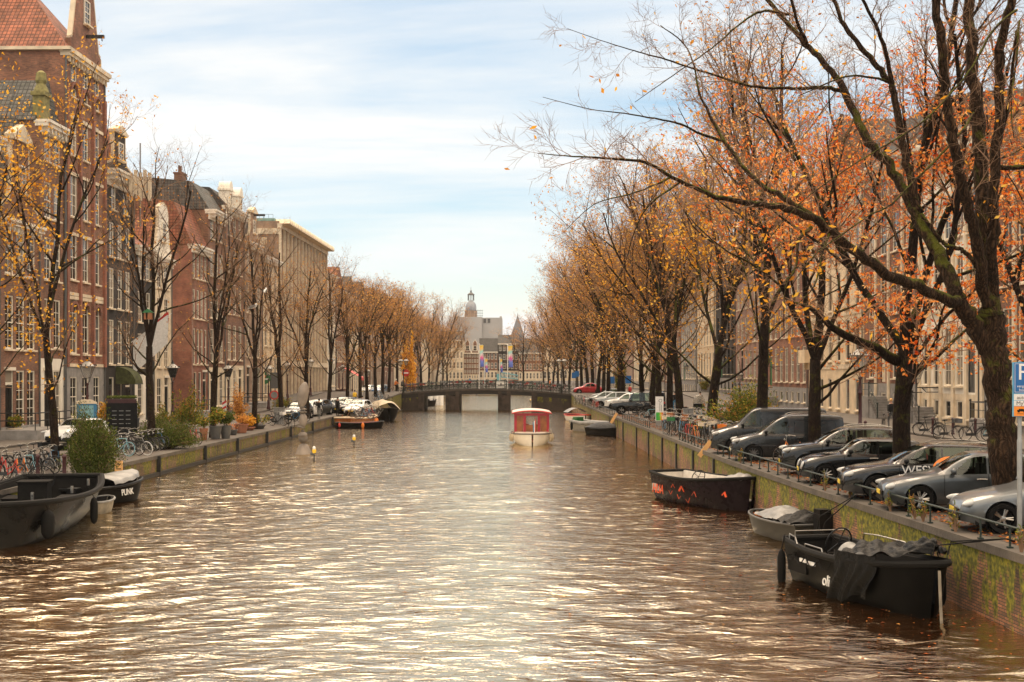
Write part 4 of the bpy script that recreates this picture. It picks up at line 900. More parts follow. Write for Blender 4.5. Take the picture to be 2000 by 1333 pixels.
# ---- far buildings closing the canal
def farhouse(x0,x1,ybase,ytop,D,label,wm,n,rows,roof=None,gables=0,name='canal_house'):
    X0,X1=(x0-1000)*D/F,(x1-1000)*D/F; base=CZ+(HY-ybase)*D/F; H=(ybase-ytop)*D/F; W=X1-X0
    t=thing(name,label,'house',(X0,D,base)); b=MB(); ops_h=H/rows
    mats=[M[wm],M['stone']]
    for j in range(rows):
        b.mi=1 if j==0 else 0
        facade(b,W,ops_h*j,ops_h*(j+1),[(W*(i+.18)/n,W*(i+.82)/n,ops_h*j+ops_h*.2,ops_h*j+ops_h*.85) for i in range(n)],.2)
    b.mi=0; b.quad((0,12,0),(0,0,0),(0,0,H),(0,12,H)); b.quad((W,0,0),(W,12,0),(W,12,H),(W,0,H)); b.quad((0,0,H),(W,0,H),(W,12,H),(0,12,H)); b.obj('wall',mats,t)
    for j in range(rows):
        for i in range(n): window(t,W*(i+.18)/n,.12,ops_h*j+ops_h*.2,W*.64/n,ops_h*.65,2,2,'white',None,.1)
    c=MB(); c.box(-.1,W+.1,-.5,.1,H-.25,H+.1); c.obj('cornice',M['white'],t)
    if roof: r=MB(); rh=roof; r.add([(-.1,-.2,H+.11),(W+.1,-.2,H+.11),(W+.1,5,H+rh),(-.1,5,H+rh),(-.1,11,H+.11),(W+.1,11,H+.11)],[(0,1,2,3),(3,2,5,4),(0,3,4),(1,5,2)]); r.obj('roof',M['tile_dark'],t)
    for g in range(gables):
        u=W*(g+.5)/gables; gw=W/gables*.46; g_=MB(); g_.prism([(u-gw,H),(u+gw,H),(u+gw*.55,H+1.4),(u+gw*.5,H+3.2),(u,H+4.1),(u-gw*.5,H+3.2),(u-gw*.55,H+1.4)],-.1,.4,'y'); q=g_.obj('gable',M['brick_brown'],t,fix=True); window(t,u-.6,-.13,H+.6,1.2,1.7,2,2,'white',None,.14)
        c=MB(); c.tube([(u-gw,.1,H+.1),(u-gw*.55,.1,H+1.4),(u-gw*.5,.1,H+3.2),(u,.1,H+4.15),(u+gw*.5,.1,H+3.2),(u+gw*.55,.1,H+1.4),(u+gw,.1,H+.1)],.17,5); c.obj('coping',M['white'],q)
    return t
farhouse(906,935,742,690,400,'twin gabled brown brick house at the end of the canal','brick_brown',6,5,None,2)
farhouse(936,972,742,688,402,'broad brown brick house under the rainbow banner at the canal end','brick_brown',5,3,4.5)
farhouse(973,1012,742,672,404,'dark brick house behind the blue crane truck','brick_dark',5,4,3)
farhouse(862,905,744,665,396,'pale stone corner building at the canal end','stone',6,4,3)
farhouse(1013,1060,744,690,398,'dim brick house half hidden by the far trees','brick_red',7,3,4)
farhouse(1061,1100,744,680,399,'dim stone house behind the far right trees','stone',5,3,4)
farhouse(1101,1140,744,676,399,'dim brown house behind the far right trees','brick_brown',5,3,4)
# domed building with wrapped scaffolding
def dome():
    D=560.; s=D/F; X=lambda x:(x-1000)*s; Z=lambda y:CZ+(HY-y)*s
    t=thing('domed_church','hazy church wrapped in pale scaffolding sheets with a silver onion dome and lantern','church',(X(919),D,0))
    ox=X(919); pale=mat('scaffold_sheet',(.42,.4,.38),.8,var=.08,scale=.2)
    b=MB(); b.box(X(888)-ox,X(942)-ox,-8,20,0,Z(621)); b.obj('wrapped_block',pale,t); b=MB(); b.box(X(942.2)-ox,X(981)-ox,-6,22,0,Z(622)); b.box(X(976)-ox,X(980)-ox,-5,20,Z(622),Z(619)); b.obj('wrapped_wing',pale,t)
    for q in (945,953): 
        c=MB(); c.box(X(q)-ox,X(q+5)-ox,-6.2,-6.01,Z(632),Z(624)); c.obj('vent_window',M['greyp'],t)
    b=MB(); b.lathe([(X(932)-ox,Z(621)),(X(932)-ox,Z(606))],8,Matrix.Translation((0,6,0)),PI/8); b.obj('drum',M['brick_tan'],t)
    b=MB(); R0=X(929.5)-ox; z0=Z(604); h=Z(586)-z0
    b.lathe([(R0,z0-.4),(R0*1.02,z0),(R0*1.03,z0+h*.25),(R0*.97,z0+h*.5),(R0*.78,z0+h*.75),(R0*.42,z0+h*.95),(R0*.3,z0+h*1.02)],24,Matrix.Translation((0,6,0))); b.obj('dome',mat('lead_dome',(.3,.31,.33),.5,metal=.3,var=.15,scale=.6),t,True,60)
    b=MB(); zz=Z(586)
    for k in range(8): a=PI*k/4; b.tube([(1.3*math.cos(a),6+1.3*math.sin(a),zz),(1.3*math.cos(a),6+1.3*math.sin(a),zz+2.4)],.16,5)
    b.lathe([(1.5,zz+2.4),(1.6,zz+2.7),(.9,zz+3.3),(.35,zz+3.7),(.3,zz+4),(.5,zz+4.3),(.1,zz+4.6),(.06,zz+6)],12,Matrix.Translation((0,6,0))); b.obj('lantern',M['greyp'],t)
    b=MB()
    for xx in (910,914,918,922,926,930,934,938,942): b.tube([(X(xx)-ox,-4,Z(621)),(X(xx)-ox,-4,Z(606))],.1,4)
    for yy in (618,613,608): b.tube([(X(927)-ox,-4,Z(yy)),(X(944)-ox,-4,Z(yy))],.1,4)
    b.obj('scaffold',M['greyp'],t)
dome()
D=470.; s=D/F; t=thing('pointed_tower','hazy slate covered pointed spire rising over the far trees','tower',((1011-1000)*s,D,0))
b=MB(); b.lathe([(4.2,0),(4.2,CZ+(HY-672)*s)],8,None,PI/8); b.obj('tower_body',M['brick_brown'],t); b=MB(); b.lathe([(2.9*1.0,CZ+(HY-668)*s),(2.6,CZ+(HY-655)*s),(.15,CZ+(HY-617)*s),(.02,CZ+(HY-611)*s)],8,None,PI/8); b.obj('spire',mat('slate',(.17,.17,.18),.6,var=.15),t)
b=MB(); b.box(-9,9,2,10,0,CZ+(HY-661)*s); b.obj('side_wing',M['greystone'],t)
# ---------- bridge
def bridge():
    D0,D1=172.5,184.; s=D0/F
    X=lambda x:(x-1000)*s
    xa,xb=X(783),X(1117); 
    def dz(x):   # deck top
        u=(x-xa)/(xb-xa); return CZ+(HY-lerp(768,770,u))*s+ .64*math.sin(PI*max(0,min(1,u)))
    t=thing('canal_bridge','low dark canal bridge with three openings, stone piers and iron railing carrying parked bicycles','bridge',(0,0,0))
    n=40; b=MB(); g=MB(); k=MB()
    xs=[lerp(xa,xb,i/n) for i in range(n+1)]
    for x0,x1 in zip(xs,xs[1:]):
        z0,z1=dz(x0),dz(x1)
        b.add([(x0,D0-.1,z0),(x1,D0-.1,z1),(x1,D1+.1,z1),(x0,D1+.1,z0),(x0,D0-.1,z0-.24),(x1,D0-.1,z1-.24),(x1,D1+.1,z1-.24),(x0,D1+.1,z0-.24)],[(0,1,2,3),(0,4,5,1),(3,2,6,7),(4,7,6,5)])
        for y in (D0,D1-.3):
            h=.5
            g.add([(x0,y,z0-.24),(x1,y,z1-.24),(x1,y,z1-.24-h),(x0,y,z0-.24-h),(x0,y+.3,z0-.24),(x1,y+.3,z1-.24),(x1,y+.3,z1-.24-h),(x0,y+.3,z0-.24-h)],[(0,3,2,1),(4,5,6,7),(3,7,6,2)])
    b.obj('deck',mat('bridge_deck_edge',(.05,.04,.032),.8,var=.4,scale=2),t); g.obj('girder',mat('bridge_girder',(.014,.011,.009),.7,var=.4,scale=2),t)
    pierm=mat('pier_stone',(.045,.032,.025),.85,var=.5,scale=1.6,bump=.6)
    for (a,c) in ((871.7,895.7),(974,996)):
        p=MB(); x0,x1=X(a),X(c); top=dz((x0+x1)/2)-.24
        p.box(x0,x1,D0+.35,D1-.35,-3,top-.6); p.box(x0-.1,x0+.42,D0-.12,D0+.34,-3,top-.05); p.box(x1-.42,x1+.1,D0-.12,D0+.34,-3,top-.05); p.box(x0+.43,x1-.43,D0+.02,D0+.34,-3,top-.6)
        for z in (-1.1,-.55,0.0,.45): 
            for xx in (x0-.02,x1-.34): p.box(xx,xx+.36,D0-.26,D0-.121,z-.16,z+.16)
        p.obj('pier',pierm,t)
    for (a,c,e) in ((783.5,825,1),(1046,1116.5,-1)):
        p=MB(); x0,x1=X(a),X(c); p.box(x0,x1,D0+.05,D1-.1,-3,dz((x0+x1)/2)-.6); p.obj('abutment',brick('abutment_brick'+str(e),(.06,.038,.028),(.04,.027,.021),(.04,.034,.028),moss=(-.06,.05)),t)
        p=MB(); xx=x1 if e>0 else x0; p.box(xx-.55,xx+.25,D0-.12,D0+.04,-3,dz(xx)-.26)
        for z in (-1.1,-.55,0,.4): p.box(xx-.4,xx+.1,D0-.27,D0-.121,z-.16,z+.16)
        p.obj('corner_stones',pierm,t)
    r=MB()
    for y in (D0+.06,D1-.06):
        for hh in (.3,.62,.95,1.08): r.tube([(x,y,dz(x)+hh) for x in xs],.03 if hh<1 else .04,5)
    r.obj('rails',M['green_rail'],t,True)
    for i in range(19):
        x=lerp(xa,xb,(i+.3)/18.6); 
        for y in (D0+.06,D1-.06): r=MB(); r.tube([(x,y,dz(x)),(x,y,dz(x)+1.18)],.055,6); r.ell((x,y,dz(x)+1.22),(.08,.08,.08),6,5); r.obj('railing_post',M['green_rail'],t)
    return dz
dz=bridge()
def far_bridge():
    D=296.; s=D/F; t=thing('canal_bridge','second bridge barely seen under the nearer one','bridge',(0,0,0))
    b=MB(); b.box(-15.2,9,D,D+8,-.75,.35); b.obj('deck',M['greystone'],t); b=MB(); b.box((917-1000)*s,(930-1000)*s,D+.2,D+7.8,-3,-.76); b.obj('pier',M['greystone'],t)
    b=MB(); 
    for h in (.7,1.2): b.tube([(-15,D+.1,.35+h),(9,D+.1,.35+h)],.04,4)
    for i in range(16): b.tube([(-15+i*1.6,D+.1,.35),(-15+i*1.6,D+.1,1.6)],.05,4)
    b.obj('railing',M['darkmetal'],t)
far_bridge()
for i,x in enumerate((841,852,861)):
    D=200.; b=MB(); b.lathe([(.42,-3),(.42,.2),(.3,.35)],10,Matrix.Translation(((x-1000)*D/F,D,0))); tag(b.obj('mooring_post',M['whitep'],smooth=True),['white mooring post under the bridge, nearest the dark boat','middle one of the white mooring posts under the bridge','white mooring post under the bridge, nearest the stone pier'][i],'post','white posts under the bridge')
# end quay
b=MB(); b.box(-60,60,335,335.5,-3,-.4); tag(b.obj('quay_wall',M['quay_west']),'far low quay wall closing the canal','quay wall')
b=MB(); b.quad((-15,335.4,-.4),(9,335.4,-.4),(9,421,-.4),(-15,421,-.4)); tag(b.obj('square',PV),'paved square at the end of the canal','square',kind='structure')
# banners on the bridge
def grad():
    m,nt,b=mk('rainbow_cloth'); tc=nt.nodes.new('ShaderNodeTexCoord'); sp=nt.nodes.new('ShaderNodeSeparateXYZ'); L(nt,tc.outputs['Generated'],sp.inputs[0])
    n=N(nt,'ShaderNodeTexNoise',i_Scale=1.5); L(nt,tc.outputs['Generated'],n.inputs['Vector'])
    a=N(nt,'ShaderNodeMath',operation='MULTIPLY_ADD'); a.inputs[1].default_value=.3; a.inputs[2].default_value=-.15; L(nt,n.outputs[0],a.inputs[0])
    c=N(nt,'ShaderNodeMath',operation='ADD'); L(nt,sp.outputs[2],c.inputs[0]); L(nt,a.outputs[0],c.inputs[1])
    r=ramp(nt,c.outputs[0],[(0,(.1,.14,.5)),(.25,(.2,.3,.75)),(.42,(.8,.12,.35)),(.56,(.8,.75,.75)),(.68,(.3,.7,.7)),(.8,(.85,.55,.2)),(1,(.85,.6,.02))]); L(nt,r.outputs[0],b.inputs['Base Color']); b.inputs['Roughness'].default_value=.8; return m
RB=grad()
def banner(x,ytop,D,w,h,label,sc=1,side=1,zb=None):
    X0=(x-1000)*D/F; zt=CZ+(HY-ytop)*D/F; zb=dz(X0) if zb is None else zb
    t=thing('flagpole',label,'flagpole',(X0,D,zb)); H=zt-zb; b=MB(); b.tube([(0,0,0),(0,0,H)],.06,8); b.ell((0,0,H),(.1,.1,.1),8,6); b.tube([(0,0,H-.1),(w,0,H-.1)],.03,6); b.obj('pole',M['whitep'],t,True)
    c=MB(); nx,nz=6,24
    for j in range(nz+1):
        for i in range(nx+1):
            v=j/nz; wd=w*(1-.12*math.sin(v*3)); c.v.append((.06+wd*i/nx+ .12*math.sin(v*2.5)*v,.10*math.sin(i/nx*5+v*6)*(.3+v),H-.12-h*v))
    for j in range(nz):
        for i in range(nx): a=j*(nx+1)+i; c.f.append((a,a+1,a+nx+2,a+nx+1)); c.m.append(0)
    c.obj('banner',RB,t,True)
banner(936,673,173.2,.5,2.9,'tall white pole with a rainbow banner on the bridge, nearer the twin gabled house')
banner(991.5,674,173.2,.6,2.9,'tall white pole with a rainbow banner on the bridge, nearer the blue crane truck')
banner(946.5,700,183,.35,1.9,'shorter pole with a narrow rainbow banner on the far bridge side, by the brown houses')
banner(976,700,183,.3,1.9,'shorter pole with a narrow banner on the far bridge side, by the bare tree')
# ---------- street lamps
def lantern(b,gl,cap,z,s=1.):
    # tapering four sided glass case on a scrolled cradle
    w0,w1,h=.17*s,.38*s,.72*s; zb=z
    gl.lathe([(w0*1.41*.93,zb),(w1*1.41*.93,zb+h)],4,None,PI/4)
    for k in range(4):
        a=PI/4+k*PI/2; b.tube([(w0*1.41*math.cos(a),w0*1.41*math.sin(a),zb),(w1*1.41*math.cos(a),w1*1.41*math.sin(a),zb+h)],.018*s,4)
        a2=a+PI/2; 
        for (w,zz) in ((w0,zb),(w1,zb+h)): b.tube([(w*1.41*math.cos(a),w*1.41*math.sin(a),zz),(w*1.41*math.cos(a2),w*1.41*math.sin(a2),zz)],.022*s,4)
        b.tube([(.04*math.cos(a),.04*math.sin(a),zb-.34*s),(.17*s*math.cos(a),.17*s*math.sin(a),zb-.2*s),(w0*1.35*math.cos(a),w0*1.35*math.sin(a),zb)],.016*s,4)
    cap.lathe([(w1*1.42,zb+h),(w1*1.42,zb+h+.03*s),(w1*1.0,zb+h+.1*s),(w1*.6,zb+h+.24*s),(.1*s,zb+h+.33*s)],16)
    for k in range(12):
        a=2*PI*k/12; b.ell((w1*1.42*math.cos(a),w1*1.42*math.sin(a),zb+h+.09*s),(.035*s,.035*s,.06*s),6,4)
    b.lathe([(.1*s,zb+h+.33*s),(.13*s,zb+h+.36*s),(.13*s,zb+h+.42*s),(.05*s,zb+h+.46*s),(.06*s,zb+h+.52*s),(.01,zb+h+.6*s)],10)
def lampglass():
    m,nt,b=mk('lamp_glass'); b.inputs['Base Color'].default_value=(.42,.38,.32,1); b.inputs['Roughness'].default_value=.15; b.inputs['Alpha'].default_value=.45; return m
LG=lampglass(); LGd=mat('lamp_dark_glass',(.03,.03,.03),.25); LCAP=mat('lamp_cap',(.3,.28,.25),.5,var=.2)
def lamp_mesh(H=4.9,arms=0):
    b,gl,cap,post=MB(),MB(),MB(),MB()
    z=H-1.32
    post.lathe([(.2,-.1),(.2,.25),(.15,.32),(.13,.9),(.15,.95),(.085,1.05),(.075,2.4),(.1,2.43),(.1,2.5),(.065,2.56),(.05,z-.45),(.1,z-.4),(.1,z-.33),(.045,z-.3)],12)
    if not arms: lantern(b,gl,cap,z)
    return [post.mesh('post',M['oxblood'],True,50),b.mesh('lantern_frame',M['black']),gl.mesh('glass',LG),gl.mesh('glass_dark',LGd),cap.mesh('cap',LCAP,True,50)]
LMP=lamp_mesh()
def lamp(X_,D,z,label,dark=False,sc=1,group='tall street lamps'):
    t=thing('street_lamp',label,'street lamp',(X_,D,z),random.Random(D).uniform(0,.5),group); t.scale=(sc,)*3
    link('post',LMP[0],t); o=link('lantern',LMP[1],t); link('glass',LMP[3] if dark else LMP[2],o); link('cap',LMP[4],o); return t
for x,dk,lab in ((180,0,'crown topped street lamp in front of the red brick warehouse'),(345,1,'dark glassed street lamp before the orange brick side wall'),(452,1,'dark glassed street lamp beside the striped hazard post'),(530,0,'street lamp beside the green round sign'),(567,0,'street lamp in front of the office block, next to the bare slim tree'),(611,0,'street lamp just past the balanced stones and before the walking man'),(650,0,'street lamp beyond the cream house wall by the parked white cars')):
    D=27.2*2500/(1000-x+.012*2500); lamp(-27.5+.012*D,D,zl(D)+.12,lab,dk)
for x,D,lab in ((669,205,'far street lamp left of the pink awning'),(688,212,'far street lamp behind the tan trees'),(719,226,'small far street lamp beyond the parked cars')):
    lamp((x-1000)*D/F,D,zl(D),lab)
lamp(17.0,62.5,0,'tall dark red street lamp in front of the high stone stoop')
lamp(23.5,132,.12,'small street lamp by the black railing behind the leafy bush',sc=.75)
# twin lamps at the bridge ends
def twin(x,y,D,label):
    X0=(x-1000)*D/F; z0=dz(X0); H=(CZ+(HY-y)*D/F)-z0
    t=thing('street_lamp',label,'street lamp',(X0,D,z0)); p=MB(); p.lathe([(.16,0),(.13,.8),(.07,1),(.06,H-1.5),(.1,H-1.45),(.05,H-1.3)],8); p.tube([(-.42,0,H-1.25),(-.2,0,H-1.5),(0,0,H-1.55),(.2,0,H-1.5),(.42,0,H-1.25)],.04,6); p.obj('post',M['darkmetal'],t,True)
    for sx in (-.36,.36):
        o=link('lantern',LMP[1],t,(sx,0,H-4.6*.8)); o.scale=(.8,)*3; g=link('glass',LMP[2],o); link('cap',LMP[4],o)
twin(788,702,172.9,'twin headed street lamp at the bridge end nearer the cream covered boat')
twin(1097,702,173.0,'twin headed street lamp at the end of the bridge nearer the red car')
# wall lantern of the white house
t=thing('wall_lantern','black wall lantern on a scrolled bracket fixed to the white mansion','wall lantern',(XFR,70000/(1836-1000),0)); 
D=70000/836; zc=CZ+(HY-735)*(D-0)/F
b,gl,cap=MB(),MB(),MB(); lantern(b,gl,cap,0,.9); M4=Matrix.Translation((-1.5,0,zc-.2))
for q in (b,gl,cap): q.v=[tuple(M4@Vector(v)) for v in q.v]
b.tube([(-1.5,0,zc-.5),(-1.5,0,zc-.75),(-.02,0,zc-.75)],.035,6); b.tube([(-1.2,0,zc-.75),(-.9,0,zc-1.05),(-.02,0,zc-1.05)],.03,6); b.tube([(-.02,0,zc-.6),(-.02,0,zc-1.5)],.04,6)
b.obj('lantern_frame',M['black'],t); gl.obj('glass',LG,t); cap.obj('cap',M['black'],t)
# ---------- balanced stones
def stones():
    D=78.5; s=D/F; X0=(592-1000)*s; t=thing('stone_sculpture','tall sculpture of balanced grey boulders standing in the canal','sculpture',(X0,D,WZ))
    def st(x,y,w,h,m='rock',tilt=0,seed=0,ny=.06,d=None,sub=None):
        cx=(x-592)*s; cz=CZ+(HY-y)*s-WZ; b=MB(); b.ell((cx,0,cz),(w*s/2,(d or w)*s/2,h*s/2),28,18,Matrix.Rotation(tilt,4,'Y'),ny,seed); b.obj('stone',M[m],t,True,180)
    b=MB(); prof=[(1.0,-.4),(.82,.0),(.62,.35),(.5,.55),(.33,.68),(.0,.74)]
    b.lathe([(r*19.5*s,z*26*s) for r,z in prof],22); R=random.Random(3)
    b.v=[(x*(1+.13*math.sin(5*math.atan2(y,x)+1)),y*(1+.1*math.sin(3*math.atan2(y,x))),z*(1+.1*math.sin(4*math.atan2(y,x)+2))) for x,y,z in b.v]; b.obj('stone',M['rock'],t,True,180)
    st(592,857,18,17,'rock_dark',0,2,.05); st(591.5,851,18.5,15,'rock',0,3,.05); st(591,842.5,7,5.5,'rock_dark',.1,4); st(588,834.8,16,4.6,'rock_dark',.15,5); st(592,821,15.5,27,'rock',0,6,.04)
    st(592,805,15,6,'rock_dark',0,7); st(592.5,799.5,13.5,3.2,'rock',0,8); st(590,796,10,9,'rock_dark',.2,9); st(592,771,21,48,'rock',.16,10,.05)
stones()
# navigation lights
def marker(x,y0,h,D,label):
    X0=(x-1000)*D/F; t=thing('channel_marker',label,'marker light',(X0,D,WZ-.2)); k=h/.95
    b=MB(); b.tube([(0,0,-.6),(0,0,.55*k)],.035,6); b.obj('pole',M['darkmetal'],t); b=MB(); b.box(-.2,.02,-.09,.09,.5*k,.66*k); b.box(-.12,.14,-.12,.12,.56*k,.62*k); b.obj('bracket',M['greyp'],t)
    b=MB(); b.lathe([(.11,.62*k),(.12,.8*k),(.1,.84*k)],12); b.obj('lamp_body',M['yellow'],t,True); b=MB(); b.lathe([(.09,.84*k),(.09,.95*k),(.04,1.0*k),(.0,1.02*k)],10); b.obj('lens',M['whitep'],t,True)
marker(613.5,898,.95,72.5,'yellow capped marker light on a thin pole beside the balanced stones')
marker(691.5,874,.95,86.5,'yellow capped marker light on a thin pole in open water')
marker(856,787,.8,215,'tiny yellow marker light beyond the bridge among white posts')
marker(1036,785,.8,222,'tiny yellow marker light seen through the opening nearest the red car')
# ---------- boats
BOATM={}
def boat(name,label,cat,loc,rz,Ln,B,Hs,hullm,inm,railm,bow=.45,sternw=.72,bowup=.25,flare=.82,railr=.05,rail_h=None,floor=.28,transom=True,group=None,n=30):
    """hull along +X (bow), z=0 at the water"""
    t=thing(name,label,cat,loc,rz,group)
    def hb(u):  # half beam
        if u<bow_s: return B/2*lerp(sternw,1,math.sin(u/bow_s*PI/2))
        v=(u-bow_s)/(1-bow_s); return B/2*max(.0,(1-v**bow*1.0)) if False else B/2*math.sqrt(max(0,1-v**(2.2 if bow>.4 else 1.7)))
    bow_s=.5
    def sh(u): return Hs*(1+bowup*max(0,(u-.45)/.55)**1.8+.08*max(0,(.3-u)/.3))
    K=9; rows=[]; 
    for i in range(n+1):
        u=1-(1-i/n)**1.25 if i<n else 1; u=min(u,.9995); x=u*Ln-Ln/2; h=hb(u); z1=sh(u); row=[]
        for k in range(K+1):
            q=k/K; w=(math.sin(q*PI/2)**.55)*lerp(flare,1,q); z=-.35+(z1+.35)*(1-math.cos(q*PI/2))**.85 if q<1 else z1
            row.append((x+ (q-.6)*.35*(u**6),h*w,z))
        rows.append(row)
    b=MB()
    for sg in (1,-1):
        o=len(b.v)
        for r in rows: b.v+= [(x,sg*y,z) for x,y,z in r]
        for i in range(n):
            for k in range(K):
                a=o+i*(K+1)+k; f=(a,a+1,a+K+2,a+K+1) if sg<0 else (a,a+K+1,a+K+2,a+1); b.f.append(f); b.m.append(0)
    # transom
    r=rows[0]; b.add([(x,y,z) for x,y,z in r]+[(x,-y,z) for x,y,z in r[::-1]],[tuple(range(2*K+2))])
    b.obj('hull',hullm,t,True,50)
    c=MB(); th=.07
    for sg in (1,-1):
        o=len(c.v)
        for r in rows[:-1]:
            x,y,z=r[-1]; yi=max(0,y-th*1.6); x=max(x,-Ln/2+.08)
            c.v+= [(x,sg*y,z+.003),(x-.0,sg*yi,z+.003),(x-.05,sg*yi*.93,lerp(floor,z,.5)),(x-.1,sg*yi*.8,floor)]
        for i in range(n-1):
            for k in range(3):
                a=o+i*4+k; f=(a,a+4,a+5,a+1) if sg>0 else (a,a+1,a+5,a+4); c.f.append(f); c.m.append(0)
    ys=[(max(r[-1][0],-Ln/2+.08)-.1,max(0,r[-1][1]-th*1.6)*.8) for r in rows[:-1]]
    c.add([(x,y,floor) for x,y in ys]+[(x,-y,floor) for x,y in ys[::-1]],[tuple(range(2*len(ys)))])
    r=rows[0][-1]; c.add([(-Ln/2+.03,r[1],r[2]),(-Ln/2+.03,-r[1],r[2]),(-Ln/2+.06,-r[1]*.8,floor),(-Ln/2+.06,r[1]*.8,floor)],[(0,1,2,3)])
    c.obj('inner_hull',inm,t)
    pts=[(r[-1][0],r[-1][1]+railr*.3,r[-1][2]) for r in rows]; pts=pts+[(x,-y,z) for x,y,z in pts[::-1]]; pts.append(pts[0])
    q=MB(); q.tube(pts,railr,8,cap=False); q.obj('rubbing_rail',railm,t,True)
    t['_rows']=0
    del t['_rows']
    return t,rows
def text(s,size,ext,name,m,parent,Mx,shear=0):
    cu=bpy.data.curves.new(name,'FONT'); cu.body=s; cu.size=size; cu.extrude=ext; cu.shear=shear; cu.align_x='CENTER'
    o=bpy.data.objects.new('tmp',cu); COL.objects.link(o); dg=bpy.context.evaluated_depsgraph_get(); me=bpy.data.meshes.new_from_object(o.evaluated_get(dg)); bpy.data.objects.remove(o)
    me.materials.clear(); me.materials.append(m); me.transform(Mx); me.name=name; return link(name,me,parent)
def fender(t,p,h=.7,r=.13,m='rubber'):
    b=MB(); x,y,z=p; b.lathe([(.02,z-h),(r*.7,z-h+.06),(r,z-h+.2),(r,z-.2),(r*.7,z-.06),(.02,z)],12,Matrix.Translation((x,y,0))); b.tube([(x,y,z),(x,y*.9,z+.35)],.015,4); return b.obj('fender',M[m],t,True)
def steerwheel(t,c,r=.32,tilt=.5,rz=0):
    Mx=Matrix.Rotation(rz,4,'Z')@Matrix.Rotation(tilt,4,'X'); b=MB(); b.torus(c,r,.018,28,6,Mx)
    for k in range(5): v=Mx@Vector((r*math.cos(k*1.2566),0,r*math.sin(k*1.2566))); b.tube([c,tuple(Vector(c)+v)],.012,4)
    return b.obj('steering_wheel',M['black'],t)
def cloth(t,name,m,f,nx=22,ny=22):
    b=MB()
    for j in range(ny+1):
        for i in range(nx+1): b.v.append(f(i/nx,j/ny))
    for j in range(ny):
        for i in range(nx): a=j*(nx+1)+i; b.f.append((a,a+1,a+nx+2,a+nx+1)); b.m.append(0)
    return b.obj(name,M[m],t,True,180)
hullblk=mat('black_hull',(.005,.0045,.004),.45,var=.5,scale=2,spec=.05); hullgrey=mat('grey_scuffed_hull',(.010,.009,.008),.3,var=.7,scale=1.1,spec=.2); inblk=mat('dark_deck',(.014,.013,.012),.7,var=.3,spec=.06)
# black sloop at the left edge
def left_sloop():
    Ln,B=10.8,3.7
    t,rows=boat('sloop','big open black steel sloop with steering console moored below the leftmost bicycles','boat',(-15.35,41.1,WZ),math.radians(-80),Ln,B,1.12,hullgrey,inblk,M['rubber'],bow=.5,bowup=.12,railr=.09,floor=.3)
    b=MB(); b.box(-.55,.25,-.45,.45,.3,1.42); b.box(-.6,.3,-.5,.5,1.42,1.47); b.obj('console',inblk,t); steerwheel(t,(-.7,.1,1.5),.42,.2,PI/2)
    for (x0,x1,y0,y1) in ((.9,2.6,-.9,.9),(-2.2,-1.0,.5,1.2),(-2.2,-1.0,-1.2,-.5)): b=MB(); b.box(x0,x1,y0,y1,.31,.78); b.box(x0-.03,x1+.03,y0-.03,y1+.03,.78,.82); b.obj('bench',inblk,t)
    for (x,y) in ((3.6,.62),(3.6,-.62),(1.6,1.42),(1.6,-1.42),(-1.2,1.5)): b=MB(); b.tube([(x,y,1.2),(x,y,1.42)],.045,8); b.tube([(x-.12,y,1.38),(x+.12,y,1.38)],.03,6); b.obj('bollard',M['steel'],t)
    fender(t,(4.41,1.2,.98),.85,.19); fender(t,(.9,1.98,1.0),.85,.12)
    q=MB(); pts=[(r[-1][0],-r[-1][1]-.06,r[-1][2]-.14) for r in rows]; q.tube(pts,.05,6); q.obj('rope_fender',M['rubber'],t,True)
left_sloop()
t,_=boat('dinghy','small worn whitish dinghy squeezed behind the big black sloop','boat',(-14.75,45.2,WZ),math.radians(80),1.8,1.1,.42,mat('worn_white_hull',(.22,.19,.14),.6,var=.3),inblk,M['tarp_grey'],bowup=.2,railr=.04)
b=MB(); b.box(-1.6,-1.25,-.18,.18,.3,1.0); b.tube([(-1.4,0,.3),(-1.5,0,-.3)],.06,6); b.obj('outboard_motor',M['black'],t)
t,_=boat('covered_boat','small black boat with grey cover and white lettering, next to the orange notice board','boat',(-15.65,48.5,WZ),math.radians(70),4.5,1.7,.66,hullblk,inblk,M['black'],bowup=.25)
def punkc(u,v):
    x=-.2+2.3*u; w=.9*math.sqrt(max(0.02,1-max(0,(x+.2)/2.4)**2)); y=(v*2-1)*w; return (x,y,.86+.18*u+.13*math.cos((v-.5)*PI)+.02*math.sin(u*20+v*9)-(.12 if v in(0,1) else 0))
cloth(t,'cover','tarp_grey',punkc)
text('PUNK',.34,.01,'lettering',M['whitep'],t,Matrix.Translation((.62,-.845,.3))@Matrix.Rotation(math.radians(8),4,'Z')@Matrix.Rotation(PI/2-.1,4,'X'))
# boats by the left quay further on
t,_=boat('open_boat','open varnished wooden boat with orange fenders moored before the cream covered one','boat',(-14.55,121,WZ),math.radians(70),6.2,2.4,.8,M['wood'],M['wood'],M['stone'],bowup=.2,railr=.08)
for x,y in ((-1,1.25),(1.2,-1.25),(2.2,-.9)): fender(t,(x,y,.7),.5,.14,'orange')
b=MB(); b.tube([(-1.6,-.9,.8),(-1.2,0,1.9),(-.6,.9,.8)],.04,5); b.tube([(.8,-.9,.8),(.4,0,1.7),(.6,.9,.8)],.04,5); b.obj('canopy_frame',M['steel'],t)
t,_=boat('rowing_boat','low dark boat with red cushions and an orange fender in front of the varnished boat','boat',(-13.9,116.5,WZ),math.radians(15),4.2,1.6,.45,hullblk,M['red'],M['black'],bowup=.3); fender(t,(.2,-.85,.5),.5,.14,'orange'); fender(t,(-1.9,-.7,.5),.4,.12,'red')
